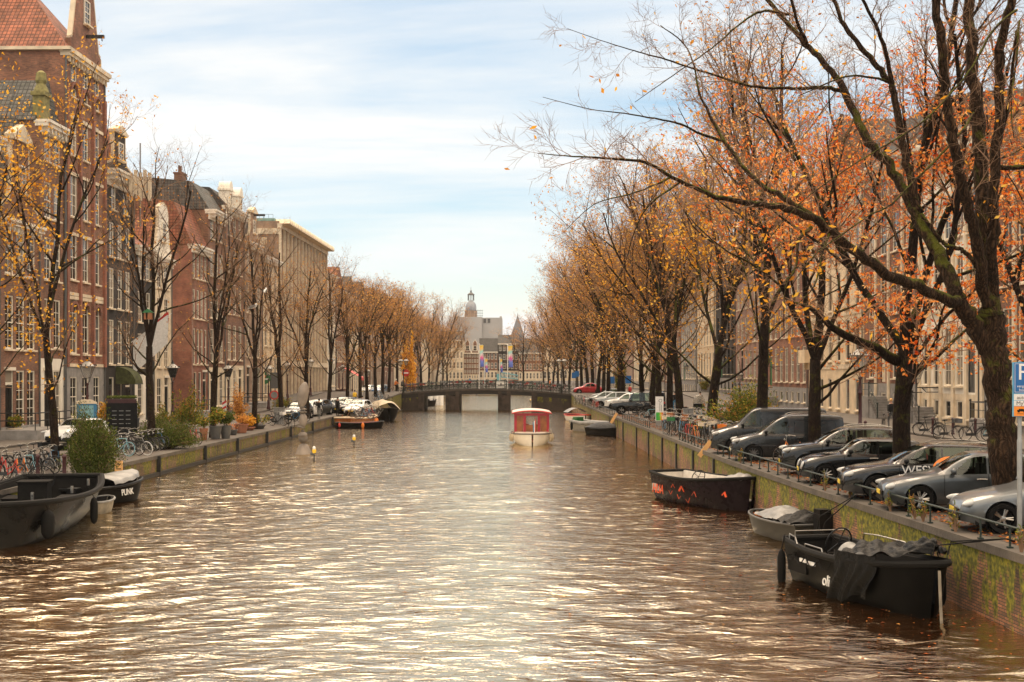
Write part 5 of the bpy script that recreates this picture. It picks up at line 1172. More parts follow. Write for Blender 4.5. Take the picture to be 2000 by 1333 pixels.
t,_=boat('covered_boat','dark barge under a rumpled cream canvas cover near the bridge','boat',(-13.6,136,WZ),math.radians(-75),7.2,2.7,1.05,hullblk,inblk,M['rubber'],bowup=.3)
def crm(u,v):
    x=-3.2+6.0*u; y=(v*2-1)*1.35; return (x,y,1.15+.95*math.cos((v-.5)*PI)**.8*(1-.25*abs(u-.5))+.09*math.sin(u*23)+.05*math.sin(v*11+u*7))
cloth(t,'canvas_cover','tarp_cream',crm,30,16)
# tour boat
def tour():
    D=91.; t,_=boat('tour_boat','small red cabined saloon boat with white roof and hull sailing toward the bridge end','boat',(1.38,D,WZ),math.radians(-90),8.5,2.9,.72,M['white2'],M['wood'],M['greyp'],bow=.3,bowup=.16,railr=.045,floor=.3)
    b=MB(); b.prism([(-3.6,-1.15),(1.6,-1.2),(2.35,-.9),(2.35,.9),(1.6,1.2),(-3.6,1.15)],.7,.86,'z'); b.obj('foredeck',M['white2'],t)
    # cabin: corner posts, panels, windows
    b=MB()
    for (x,y) in ((1.5,-1.13),(1.5,1.13),(1.66,-.5),(1.66,.5),(-3.3,-1.13),(-3.3,1.13),(-1,-1.13),(-1,1.13),(.4,-1.13),(.4,1.13)): b.box(x-.06,x+.06,y-.09,y+.09,.86,2.12)
    b.box(1.5,1.7,-1.2,1.2,2.0,2.16); b.obj('cabin_posts',mat('red_cabin_paint',(.36,.02,.035),.4,var=.15),t)
    b=MB()
    for y0,y1 in ((-1.04,-.6),(.6,1.04)): b.box(1.5,1.55,y0,y1,.86,2.0)
    b.box(-3.4,1.45,-1.16,-1.11,.86,1.3); b.box(-3.4,1.45,1.11,1.16,.86,1.3); b.box(-3.4,1.5,-1.1,1.1,.3,.35); b.box(1.5,1.55,-.42,.42,.86,1.35); b.obj('wood_panel',M['wood'],t)
    for y in (-1.14,1.14): b=MB(); b.box(-3.2,1.4,y-.01,y+.01,1.31,1.98); b.obj('side_window',LG,t)
    b=MB(); b.box(-3.42,-3.36,-1.1,1.1,1.3,2.0); b.box(1.57,1.59,-.42,.42,1.4,1.98); b.obj('windscreen',LG,t)
    b=MB(); n=12; ro=[(math.sin((k/n-.5)*2*1.0)*1.35/math.sin(1.0),2.14+.24*math.cos((k/n-.5)*2*1.25)) for k in range(n+1)]
    b.prism([(y,z) for y,z in ro]+[(y,z-.1) for y,z in ro[::-1]],-3.7,1.85,'x'); b.obj('roof',mat('pink_white_roof',(.66,.5,.45),.5,var=.1),t)
    b=MB(); b.tube([(1.87,y,z-.05) for y,z in ro],.045,5); b.tube([(-3.7,ro[0][0],ro[0][1]-.05),(1.87,ro[0][0],ro[0][1]-.05)],.045,5); b.tube([(-3.7,ro[-1][0],ro[-1][1]-.05),(1.87,ro[-1][0],ro[-1][1]-.05)],.045,5); b.obj('roof_trim',M['red'],t)
    b=MB(); b.tube([(2.3,.28,.8),(2.3,.28,2.0)],.02,5); fl_=b.obj('flag_staff',M['wood'],t)
    for k,mm in enumerate(('red','whitep','blue')): c=MB(); c.box(2.29,2.31,.28-.07*(k+1),.28-.07*k,.85,1.75-.1*k); c.obj('flag_stripe',M[mm],fl_)
    for x,y in ((2.6,1.25),(2.2,1.38),(1.6,1.45),(2.4,-1.35),(1.4,-1.48)): fender(t,(x,y,.75),.55,.09,'rope')
    b=MB()
    for k in range(4): b.ell((-.5-k*.6,.3*(-1)**k,1.1),(.17,.2,.28),8,6)
    b.obj('seat_cushions',M['red'],t)
tour()
# right side boats
def redboat():
    Ln,B=5.7,2.3
    t,rows=boat('sloop','black open sloop with cream interior and orange arrow graffiti moored beyond the small tarped boat','boat',(7.35,48.3,WZ),math.radians(-66),Ln,B,.98,mat('purple_black_hull',(.010,.005,.007),.28,var=.3,spec=.1),mat('cream_interior',(.62,.57,.5),.6,var=.12),M['rubber'],bow=.5,sternw=.7,bowup=.22,railr=.06,floor=.35)
    g=mat('orange_graffiti',(.75,.09,.02),.5,var=.2)
    def chev(u,z,s,open_=True,rot=0):
        c=MB(); i=min(len(rows)-1,int(u*len(rows))); x=rows[i][-1][0]; y=-rows[i][-1][1]*(.935+.05*(z/.98))-.035
        pts=[Vector((-s,0,-s*.6)),Vector((0,0,s*.5)),Vector((s,0,-s*.6))]; Mx=Matrix.Translation((x,y,z))@Matrix.Rotation(rot,4,'Y'); c.tube([tuple(Mx@p) for p in pts],.012 if open_ else .04,4,flat=.6); return c
    c=MB()
    for u,z,s,o,r in ((.33,.68,.13,True,0),(.3,.4,.13,True,3.1),(.43,.62,.17,False,0),(.4,.28,.13,True,3.3),(.55,.5,.16,True,.1),(.5,.2,.15,True,2.9),(.82,.6,.13,False,.2)):
        q=chev(u,z,s,o,r); c.add(q.v,q.f)
    c.obj('arrow_graffiti',g,t)
    text('HUA',.5,.008,'lettering',g,t,Matrix.Translation((-2.0,-.955,.28))@Matrix.Rotation(math.radians(-7),4,'Z')@Matrix.Rotation(PI/2-.1,4,'X'))
    b=MB(); b.box(-2.6,-1.2,-.85,.85,.36,.62); b.box(.8,1.6,-.8,.8,.36,.62); b.obj('bench',mat('cream_bench',(.5,.46,.4),.6),t); steerwheel(t,(-.9,.2,.95),.28,.4,PI/2)
    cloth(t,'tarpaulin','tarp_grey',lambda u,v:(1.7+1.2*u,(v-.5)*1.5*(1-.5*u),1.12+.2*math.sin(v*PI)*math.sin(u*PI)+.03*math.sin(u*19+v*13)),14,12)
redboat()
def smallboat():
    t,_=boat('small_motorboat','small leaf filled boat under grey tarpaulin with a black outboard, behind the big tarped sloop','boat',(8.25,38.5,WZ),math.radians(103),3.95,1.55,.55,mat('olive_dirty_hull',(.015,.013,.009),.45,var=.5,scale=2.5),inblk,M['greyp'],bow=.5,bowup=.12,railr=.03,floor=.2,sternw=.85)
    R=random.Random(4); hs=[[R.uniform(-.06,.06) for _ in range(9)] for _ in range(9)]
    def f(u,v): x=-1.1+2.2*u; w=.72*(1-.35*max(0,u-.4)); i,j=int(u*8),int(v*8); return (x,(v*2-1)*w,.62+.3*math.sin(v*PI)*math.sin(u*PI)**.6+hs[i][j]*.7)
    cloth(t,'tarpaulin','tarp_grey',f); cloth(t,'black_sheet','tarp',lambda u,v:(-1.9+1.3*u,(v*2-1)*.75,.63+.28*math.sin(v*PI)*math.sin(u*PI)+.05*math.sin(u*17+v*9)),14,12)
    b=MB(); b.box(-2.6,-2.2,-.2,.2,.35,.95); b.box(-2.55,-2.15,-.17,.17,.95,1.08); b.tube([(-2.35,0,.4),(-2.4,0,-.3)],.07,6); b.tube([(-2.2,0,.85),(-1.7,.15,.95)],.025,5); b.obj('outboard_motor',M['black'],t)
    b=MB(); R=random.Random(6)
    for _ in range(400):
        x=R.uniform(.9,1.9); y=R.uniform(-1,1)*.62*(1-(x/2.3)**2)**.5; a=R.uniform(0,6); s=.035; z=.5+R.uniform(-.03,.05); b.add([(x-s,y,z),(x,y-s,z+.02),(x+s,y,z),(x,y+s,z-.01)],[(0,1,2,3)])
    tag(b.obj('leaf_litter',M['litter'],t),None,None,None,'stuff')
smallboat()
def bigsloop():
    Ln,B=5.3,1.85
    t,rows=boat('sloop','large black sloop with tubular rails, steering wheel and black tarpaulin hanging over its bow','boat',(7.8,28.2,WZ),math.radians(-76),Ln,B,.9,hullblk,inblk,M['rubber'],bow=.5,sternw=.72,bowup=.24,railr=.075,floor=.3)
    R=random.Random(9)
    # tarp on the fore part, and a fold hanging down the side
    def f(u,v):
        x=.7+2.05*u; uu=(x+Ln/2)/Ln; w=B/2*math.sqrt(max(0,1-max(0,(uu-.5)/.5)**2.2))+.1; y=(v*2-1)*w; return (x,y,1.1+.2*u+.3*math.sin(v*PI)*(.55+.3*math.sin(u*7+1+v*2)+.2*math.sin(v*9-u*4))+.035*math.sin(u*23+v*31)+.03*math.sin(v*37-u*19))
    cloth(t,'tarpaulin','tarp',f,34,30)
    def g(u,v):
        x=.45+1.3*u-.25*v+.1*math.sin(v*5); z=1.14-1.02*v-.12*v*math.sin(u*4+1); uu=(x+Ln/2)/Ln; w=B/2*math.sqrt(max(0,1-max(0,(uu-.5)/.5)**2.2)); return (x,-(w*(1-.1*v*v)+.10+.045*math.sin(u*11+v*2)*(.4+v)+.03*math.sin(u*29+v*7)*(.3+v)),z+.04*math.sin(u*11)*v)
    cloth(t,'hanging_tarpaulin','tarp',g,40,20)
    cloth(t,'grey_cover','tarp_grey',lambda u,v:(-.9+.75*u+.2*v,-.35+.7*v-.2*u,.7+.42*math.sin(v*PI)**.4*math.sin(min(1,u*1.3)*PI)**.4+.03*math.sin(u*15+v*8)),16,16)
    b=MB(); b.box(-.8,-.1,-.3,.3,.31,.9); b.obj('console',inblk,t); steerwheel(t,(-1.05,-.1,1.05),.36,.25,PI/2+.2)
    for pts in ([(-2.5,-.62,.9),(-2.5,-.6,1.1),(-1.7,-.85,1.12),(-1.5,-.88,.9)],[(-1.6,.8,.9),(-1.5,.8,1.18),(-1.0,.85,1.2),(.1,.9,1.18),(.3,.9,.92)],[(-1.2,-.88,.9),(-1.15,-.88,1.04),(-.3,-.92,1.04),(-.25,-.92,.9)],[(-2.1,-.7,.4),(-2.05,-.68,1.22),(-2.0,.68,1.22),(-2.0,.7,.4)]):
        b=MB(); b.tube(pts,.016,8); b.obj('tubular_rail',M['steel'],t,True)
    for y in (-.62,.62): b=MB(); b.box(-2.2,-1.3,y-.17,y+.17,.31,.66); b.obj('bench',inblk,t)
    b=MB(); b.box(-2.5,-2.25,-.55,.55,.31,.64); b.obj('stern_bench',inblk,t)
    fender(t,(-2.4,-.86,.75),.9,.10); fender(t,(1.5,.9,.8),.8,.11)
    b=MB(); b.tube([(3.0,-.03,-.3),(2.94,-.03,.4),(2.9,-.03,1.0)],.03,4,flat=.5); b.obj('stem_plate',mat('worn_steel',(.2,.17,.13),.6,var=.5,scale=3),t)
    for x in (-1.3,-.8): i=min(range(len(rows)),key=lambda k:abs(rows[k][-1][0]-x)); b=MB(); y=-rows[i][-2][1]*1.01-.02; b.box(x-.16,x+.16,y-.02,y+.01,.6,.68); b.obj('reflector',M['whitep'],t)
    text('oli',.34,.01,'lettering',M['whitep'],t,Matrix.Translation((.02,-.985,.28))@Matrix.Rotation(PI/2-.1,4,'X'))
    q=MB()
    for k in range(4):
        x0=-2.2+k*.6; q.tube([(x0+.6*s/8,-.96-(.0 if k else -.08),.78-.2*math.sin(PI*s/8)) for s in range(9)],.014,5)
    q.obj('side_rope',M['rubber'],t,True)
    c=MB(); R=random.Random(3)
    for _ in range(260):
        x=R.uniform(-2.4,-.9); y=R.uniform(-.6,.7); s=.035; z=R.choice((.33,.33,.70 if abs(y)>.6 else .33)); a=R.uniform(0,3); c.add([(x-s,y,z),(x,y-s,z+.03),(x+s,y,z),(x,y+s,z)],[(0,1,2,3)])
    tag(c.obj('leaf_litter',M['litter'],t),None,None,None,'stuff')
bigsloop()
t,_=boat('inflatable_boat','grey inflatable boat with a green engine cover beyond the graffiti sloop','boat',(7.15,108.5,WZ),math.radians(-55),5.2,2.0,.75,mat('grey_hypalon',(.3,.29,.26),.6,var=.15),inblk,M['tarp_grey'],bowup=.15,railr=.16)
b=MB(); b.box(-2.8,-2.2,-.35,.35,.6,1.2); b.obj('engine_cover',M['greenp'],t); fender(t,(-2.0,-1.1,.8),.7,.12)
t,_=boat('covered_boat','black boat under a pointed dark cover just in front of the grey inflatable','boat',(7.5,102.5,WZ),math.radians(-60),4.3,1.7,.55,hullblk,inblk,M['black'],bowup=.3)
cloth(t,'cover','tarp',lambda u,v:(-1.9+3.7*u,(v*2-1)*.85*math.sqrt(max(0,1-u**2.5)),.62+.45*math.sin(v*PI)*math.sin(u*PI)**.5),20,12)
t,_=boat('open_boat','open boat with red trim and pale canopy moored by the bridge','boat',(6.9,133,WZ),math.radians(-80),6.2,2.3,.6,M['whitep'],inblk,M['red'],bowup=.25,railr=.06)
cloth(t,'canopy','tarp_grey',lambda u,v:(-2.6+2.2*u,(v*2-1)*1.05,.9+.45*math.sin(v*PI)),8,10)
# boats glimpsed past the bridge
t,_=boat('open_boat','dark boat half seen under the left opening of the bridge','boat',(-13.3,197,WZ),1.2,6,2.2,.8,hullblk,inblk,M['black'])
# ---------- cars
def paint(name,c,met=.0,rough=.3,coat=.8):
    m,nt,b=mk(name); tc=nt.nodes.new('ShaderNodeTexCoord'); n=N(nt,'ShaderNodeTexNoise',i_Scale=3,i_Detail=6); L(nt,tc.outputs['Object'],n.inputs['Vector'])
    r=ramp(nt,n.outputs[0],[(.35,tuple(x*.85 for x in c)),(.7,tuple(x*1.1+.004 for x in c))]); L(nt,r.outputs[0],b.inputs['Base Color'])
    b.inputs['Metallic'].default_value=met; b.inputs['Coat Weight'].default_value=coat; b.inputs['Coat Roughness'].default_value=.05
    b.inputs['Specular IOR Level'].default_value=.45
    rr=N(nt,'ShaderNodeMapRange',i_To_Min=rough-.04,i_To_Max=rough+.1); L(nt,n.outputs[0],rr.inputs[0]); L(nt,rr.outputs[0],b.inputs['Roughness']); return m
CP=dict(silver=paint('silver_paint',(.15,.16,.165),.6,.35),grey=paint('slate_grey_paint',(.07,.078,.082),.6,.35),black=paint('gloss_black_paint',(.005,.005,.0055),0,.1,.5),van=paint('anthracite_paint',(.018,.02,.021),.2,.2,.5),
        white=paint('white_car_paint',(.7,.69,.66),0,.35),pale=paint('pale_grey_paint',(.36,.38,.38),.3,.35),red=paint('red_car_paint',(.45,.015,.02),0,.3),blue=paint('blue_car_paint',(.05,.12,.25),.2,.3),dk=paint('dark_grey_car_paint',(.022,.025,.028),.4,.35))
PLAST=mat('grey_plastic',(.03,.03,.032),.6); HL=mat('headlight_glass',(.5,.5,.48),.12,var=.2); TL=mat('tail_light',(.35,.01,.01),.2); PLATE=mat('number_plate',(.7,.5,.04),.5,var=.05)
WHC={}
def wheel_meshes(r,w,spokes,dark):
    k=(r,w,spokes,dark)
    if k in WHC: return WHC[k]
    t=MB(); Mx=Matrix.Rotation(PI/2,4,'X')
    rr=r*.70
    t.lathe(cap=False,prof=[(rr,-w/2+.01),(r*.93,-w/2),(r*.99,-w/2+.03),(r,-w/4),(r,w/4),(r*.99,w/2-.03),(r*.93,w/2),(rr,w/2-.01)],n=36,M=Mx)
    m=MB(); m.lathe([(rr+.005,-w/2+.01),(rr-.02,-w/2+.02),(rr-.035,w/2-.06)],36,Mx,0,False); m.mi=1; m.lathe([(rr-.03,.02),(.0,.02)],24,Mx); m.lathe([(rr*.55,-.0),(rr*.55,-.015),(.0,-.015)],24,Mx); m.mi=0
    for i in range(spokes):
        a=2*PI*i/spokes
        for da in ((-.13,.13) if spokes<8 else (0,)):
            c,s=math.cos(a+da*.4),math.sin(a+da*.4); c2,s2=math.cos(a+da),math.sin(a+da)
            m.tube([(.05*c,w/2-.045,.05*s) if 0 else (.05*c,-w/2+.05,.05*s),((rr-.02)*c2,-w/2+.035,(rr-.02)*s2)],[.026,.018 if spokes<8 else .013],5)
    m.lathe([(.06,-.0),(.065,w/2-.04),(.03,w/2-.03)],12,Matrix.Rotation(PI/2,4,'X'))
    WHC[k]=(t.mesh('tyre',M['rubber'],True,50),m.mesh('rim',[M['steel'] if not dark else M['greyp'],M['black']],True,40)); return WHC[k]
def car_meshes(kind,sp):
    Ln,W=sp['L'],sp['W']; top=sp['top']; belt=sp['belt']; half=sp['half']; zb=sp.get('zb',.2); xf,xr,r=sp['xf'],sp['xr'],sp['r']; A=r+sp.get('ag',.055)
    N_=int(Ln/.05); xs=[Ln*i/N_ for i in range(N_+1)]
    seg=[2,3,4,4,2,5,3,2,4,4]; cum=[0]
    for s_ in seg: cum.append(cum[-1]+s_)
    K=cum[-1]; ring_k=[]
    for i,s_ in enumerate(seg):
        for j in range(s_): ring_k.append(i+j/s_)
    ring_k.append(len(seg)); th=sp.get('tumble',.2)
    def ring(x):
        h=sm(half,x)*W/2; zt=sm(top,x); zs=min(sm(belt,x),zt-.02); g=max(0,min(1,(zt-zs)/.32)); g=g*g*(3-2*g)
        yr=lerp(h-.13,h-th*(1 if zt>1 else .6),g); bz=zb+.05*max(0,(.4-x)/.4)+.05*max(0,(x-Ln+.4)/.4)
        c=[(max(0,h-.3),bz),(h-.07,bz),(h-.015,bz+.13),(h,(bz+zs)/2),(h-.005,zs-.1),(h-.05,zs),(lerp(h-.075,(h-.06+yr)/2,g),lerp(zs+.01,(zs+zt-.06)/2,g)),(yr,lerp(zs+(zt-zs)*.35,zt-.07,g)),(yr-.09,lerp(zs+(zt-zs)*.6,zt-.015,g)),(yr*.5,lerp(zs+(zt-zs)*.93,zt+.012,g)),(0,zt+.02*g)]
        out=[]
        for q in ring_k:
            i=min(int(q),len(c)-2); f=q-i
            p0=c[max(0,i-1)];p1=c[i];p2=c[i+1];p3=c[min(len(c)-1,i+2)]
            if sp.get('boxy') or i<2: out.append((lerp(p1[0],p2[0],f),lerp(p1[1],p2[1],f)))
            else: out.append(tuple(.5*((2*p1[d])+(p2[d]-p0[d])*f*.7+(-p0[d]*.0+0)*0 + 0)+0 if False else lerp(p1[d],p2[d],f)+ .10*f*(1-f)*((p2[d]-p0[d])-(p3[d]-p1[d])) for d in (0,1)))
        return out
    V=[];idx={}
    for i,x in enumerate(xs):
        for k,(y,z) in enumerate(ring(x)): V.append([x,y,z])
    def ins(v):
        for cx in (xf,xr):
            if (v[0]-cx)**2+(v[2]-r)**2<A*A: return cx
        return None
    KS=cum[5]
    flag=[ins(V[i*(K+1)+k]) if k<=KS else None for i in range(N_+1) for k in range(K+1)]
    parts={p:[] for p in ('body','side_window','windscreen','rear_window','headlight','tail_light','cladding')}
    wins=sp['wins']; snap={}
    for i in range(N_):
        for k in range(K):
            ids=(i*(K+1)+k,i*(K+1)+k+1,(i+1)*(K+1)+k+1,(i+1)*(K+1)+k)
            fl_=[flag[a] for a in ids]
            if all(f is not None for f in fl_): continue
            if any(f is not None for f in fl_):
                for a,f in zip(ids,fl_):
                    if f is not None: snap[a]=f
            x=(xs[i]+xs[i+1])/2; q=(ring_k[k]+ring_k[k+1])/2; c=[sum(V[a][d] for a in ids)/4 for d in range(3)]
            zt=sm(top,x); zs=sm(belt,x); p='body'
            if 5.0<q<7.0-.1 and zt-zs>.16:
                lean_=(q-5)/2
                for (a0,a1,s0,s1) in wins:
                    if a0+s0*lean_<x<a1+s1*lean_ and q<6.85: p='side_window%d'%wins.index((a0,a1,s0,s1))
            elif q>7.95 and sp['ws'][0]<x<sp['ws'][1]: p='windscreen'
            elif q>7.95 and sp['rw'][0]<x<sp['rw'][1]: p='rear_window'
            elif False and x<sp['hl'][0] and sp['hl'][1]<c[2]<sp['hl'][2] and c[1]>sm(half,x)*W/2*.55: p='headlight'
            elif x>Ln-.22 and sp['tl'][0]<c[2]<sp['tl'][1] and q<8 and c[1]>W*.28: p='tail_light'
            elif sp.get('clad') and q<3 and c[2]<zb+.2: p='cladding'
            parts.setdefault(p,[]).append(ids)
    for a,cx in snap.items():
        dx,dz_=V[a][0]-cx,V[a][2]-r; l=math.hypot(dx,dz_) or 1; V[a][0]=cx+dx/l*A; V[a][2]=r+dz_/l*A
    out={}
    n0=len(V); VV=[tuple(v) for v in V]+[(v[0],-v[1],v[2]) for v in V]
    for p,fs in parts.items():
        if not fs: continue
        used={}; b=MB()
        if p.startswith('side_window'):
            for off in (0,n0):
                used={}; b=MB()
                for f in fs:
                    t=[]
                    for a in (f if off==0 else f[::-1]):
                        a+=off
                        if a not in used: used[a]=len(b.v); b.v.append(VV[a])
                        t.append(used[a])
                    b.f.append(tuple(t)); b.m.append(0)
                out[p+('l' if off else 'r')]=b
            continue
        for f in fs:
            for off,order in ((0,f),(n0,f[::-1])):
                t=[]
                for a in order:
                    a+=off
                    if a not in used: used[a]=len(b.v); b.v.append(VV[a])
                    t.append(used[a])
                b.f.append(tuple(t)); b.m.append(0)
        if p=='body':
            # end caps
            for i,fl_ in ((0,0),(N_,1)):
                rr=[VV[i*(K+1)+k] for k in range(K+1)]; o=len(b.v); b.v+=rr+[(x,-y,z) for x,y,z in rr]
                for k in range(K): 
                    f=(o+k,o+k+1,o+K+1+k+1,o+K+1+k); b.f.append(f if fl_ else f[::-1]); b.m.append(0)
        out[p]=b
    return out
SP={
'hatch':dict(L=4.3,W=1.8,xf=.86,xr=3.5,r=.325,top=[(0,.42),(.03,.6),(.12,.70),(.35,.79),(.8,.89),(1.2,.97),(1.35,1.02),(2.0,1.38),(2.35,1.455),(3.0,1.46),(3.7,1.38),(3.95,1.2),(4.12,1.0),(4.2,.85),(4.3,.55)],belt=[(0,.56),(.3,.68),(1.1,.87),(1.6,.93),(3.0,.98),(3.9,1.03),(4.3,.8)],half=[(0,.66),(.1,.8),(.35,.93),(.9,1),(3.4,1),(3.9,.95),(4.2,.85),(4.3,.72)],wins=[(1.5,2.42,.5,.02),(2.5,3.3,0,.05),(3.34,3.72,-.0,-.32)],ws=(1.4,2.1),rw=(3.8,4.12),hl=(.42,.6,.7),tl=(.8,.98),seams=(1.42,2.46,3.36),belt_line=1),
'mini':dict(L=3.95,W=1.73,xf=.75,xr=3.3,r=.315,top=[(0,.42),(.04,.62),(.12,.74),(.4,.86),(1.1,.97),(1.25,1.0),(1.75,1.34),(2.0,1.40),(3.2,1.38),(3.6,1.3),(3.8,1.0),(3.9,.8),(3.95,.5)],belt=[(0,.6),(.3,.74),(1.1,.92),(3.0,.96),(3.7,.96),(3.95,.7)],half=[(0,.7),(.12,.86),(.4,.97),(.9,1),(3.3,1),(3.7,.93),(3.95,.8)],wins=[(1.35,2.3,.3,0),(2.37,3.35,0,-.1)],ws=(1.28,1.78),rw=(3.55,3.8),hl=(.3,.66,.8),tl=(.75,.95),seams=(1.3,2.34,3.2),clad=1,tumble=.16),
'wagon':dict(L=4.7,W=1.85,xf=.9,xr=3.75,r=.35,top=[(0,.45),(.04,.66),(.12,.78),(.4,.88),(1.1,.99),(1.3,1.04),(2.05,1.42),(2.4,1.5),(3.4,1.5),(4.1,1.42),(4.4,1.2),(4.55,1.0),(4.7,.6)],belt=[(0,.62),(.3,.76),(1.2,.95),(3.0,1.02),(4.2,1.08),(4.7,.8)],half=[(0,.7),(.1,.84),(.4,.95),(.9,1),(3.8,1),(4.3,.94),(4.7,.78)],wins=[(1.5,2.55,.45,0),(2.62,3.55,0,.02),(3.6,4.15,0,-.3)],ws=(1.35,2.15),rw=(4.12,4.5),hl=(.42,.68,.77),tl=(.95,1.1),seams=(1.45,2.58,3.6),clad=1),
'suv':dict(L=4.3,W=1.85,xf=.82,xr=3.45,r=.345,top=[(0,.5),(.04,.75),(.12,.88),(.4,.98),(1.0,1.08),(1.2,1.12),(1.85,1.5),(2.2,1.6),(3.2,1.6),(3.8,1.52),(4.05,1.3),(4.2,1.05),(4.3,.6)],belt=[(0,.7),(.3,.86),(1.1,1.03),(3.0,1.09),(3.9,1.13),(4.3,.85)],half=[(0,.72),(.1,.86),(.4,.97),(.9,1),(3.5,1),(3.95,.94),(4.3,.8)],wins=[(1.38,2.35,.42,0),(2.42,3.25,0,.02),(3.3,3.8,0,-.25)],ws=(1.25,1.95),rw=(3.75,4.1),hl=(.4,.82,.92),tl=(1.0,1.2),seams=(1.32,2.38,3.28),clad=1),
'van':dict(L=4.4,W=1.82,xf=.85,xr=3.6,r=.325,top=[(0,.45),(.04,.7),(.15,.85),(.5,.98),(.95,1.08),(1.1,1.14),(1.75,1.62),(2.1,1.78),(2.6,1.82),(4.0,1.8),(4.25,1.74),(4.32,1.2),(4.4,.6)],belt=[(0,.64),(.3,.8),(1.0,1.03),(2.0,1.08),(4.2,1.08),(4.4,.9)],half=[(0,.7),(.12,.86),(.4,.97),(.9,1),(4.1,1),(4.3,.96),(4.4,.92)],wins=[(1.2,2.2,.5,-.05)],ws=(1.12,1.9),rw=(4.24,4.33),hl=(.42,.76,.9),tl=(1.0,1.35),seams=(1.15,2.28,3.35),tumble=.15),
'bigvan':dict(L=4.9,W=1.9,xf=.95,xr=3.95,r=.34,top=[(0,.5),(.04,.85),(.15,.98),(.6,1.12),(.95,1.22),(1.1,1.3),(1.65,1.82),(1.95,1.94),(2.4,1.97),(4.5,1.96),(4.75,1.9),(4.82,1.3),(4.9,.65)],belt=[(0,.75),(.3,.9),(1.0,1.14),(2.0,1.18),(4.6,1.18),(4.9,.95)],half=[(0,.78),(.12,.9),(.4,.98),(.9,1),(4.6,1),(4.8,.97),(4.9,.94)],wins=[(1.18,2.1,.45,-.05)],ws=(1.1,1.8),rw=(4.74,4.83),hl=(.36,.84,.98),tl=(1.0,1.5),seams=(1.15,2.2,3.4),tumble=.17),
'jeep':dict(L=4.6,W=1.78,xf=.85,xr=3.7,r=.37,zb=.3,top=[(0,.6),(.03,.98),(.1,1.04),(.9,1.1),(1.4,1.14),(1.45,1.2),(1.85,1.82),(2.1,1.9),(4.3,1.9),(4.5,1.82),(4.55,1.2),(4.6,.6)],belt=[(0,.95),(1.3,1.1),(4.4,1.12),(4.6,1.0)],half=[(0,.93),(.1,.97),(.9,1),(4.4,1),(4.6,.96)],wins=[(1.55,2.4,.25,0),(2.5,3.25,0,0),(3.35,4.2,0,0)],ws=(1.43,1.9),rw=(4.48,4.58),hl=(.08,.78,.95),tl=(.9,1.1),seams=(1.5,2.45,3.3),boxy=1,tumble=.1),
'beetle':dict(L=4.2,W=1.8,xf=.8,xr=3.35,r=.33,top=[(0,.4),(.05,.6),(.3,.82),(.8,.98),(1.2,1.05),(1.7,1.36),(2.2,1.5),(2.7,1.48),(3.3,1.28),(3.8,1.0),(4.1,.75),(4.2,.5)],belt=[(0,.58),(.4,.78),(1.2,.93),(3.0,.98),(4.2,.6)],half=[(0,.6),(.15,.8),(.5,.95),(.9,1),(3.3,1),(3.8,.9),(4.2,.6)],wins=[(1.4,2.35,.4,0),(2.42,3.1,0,-.25)],ws=(1.25,1.8),rw=(2.95,3.6),hl=(.4,.6,.78),tl=(.7,.9),seams=(1.3,2.4))}
CARP={}
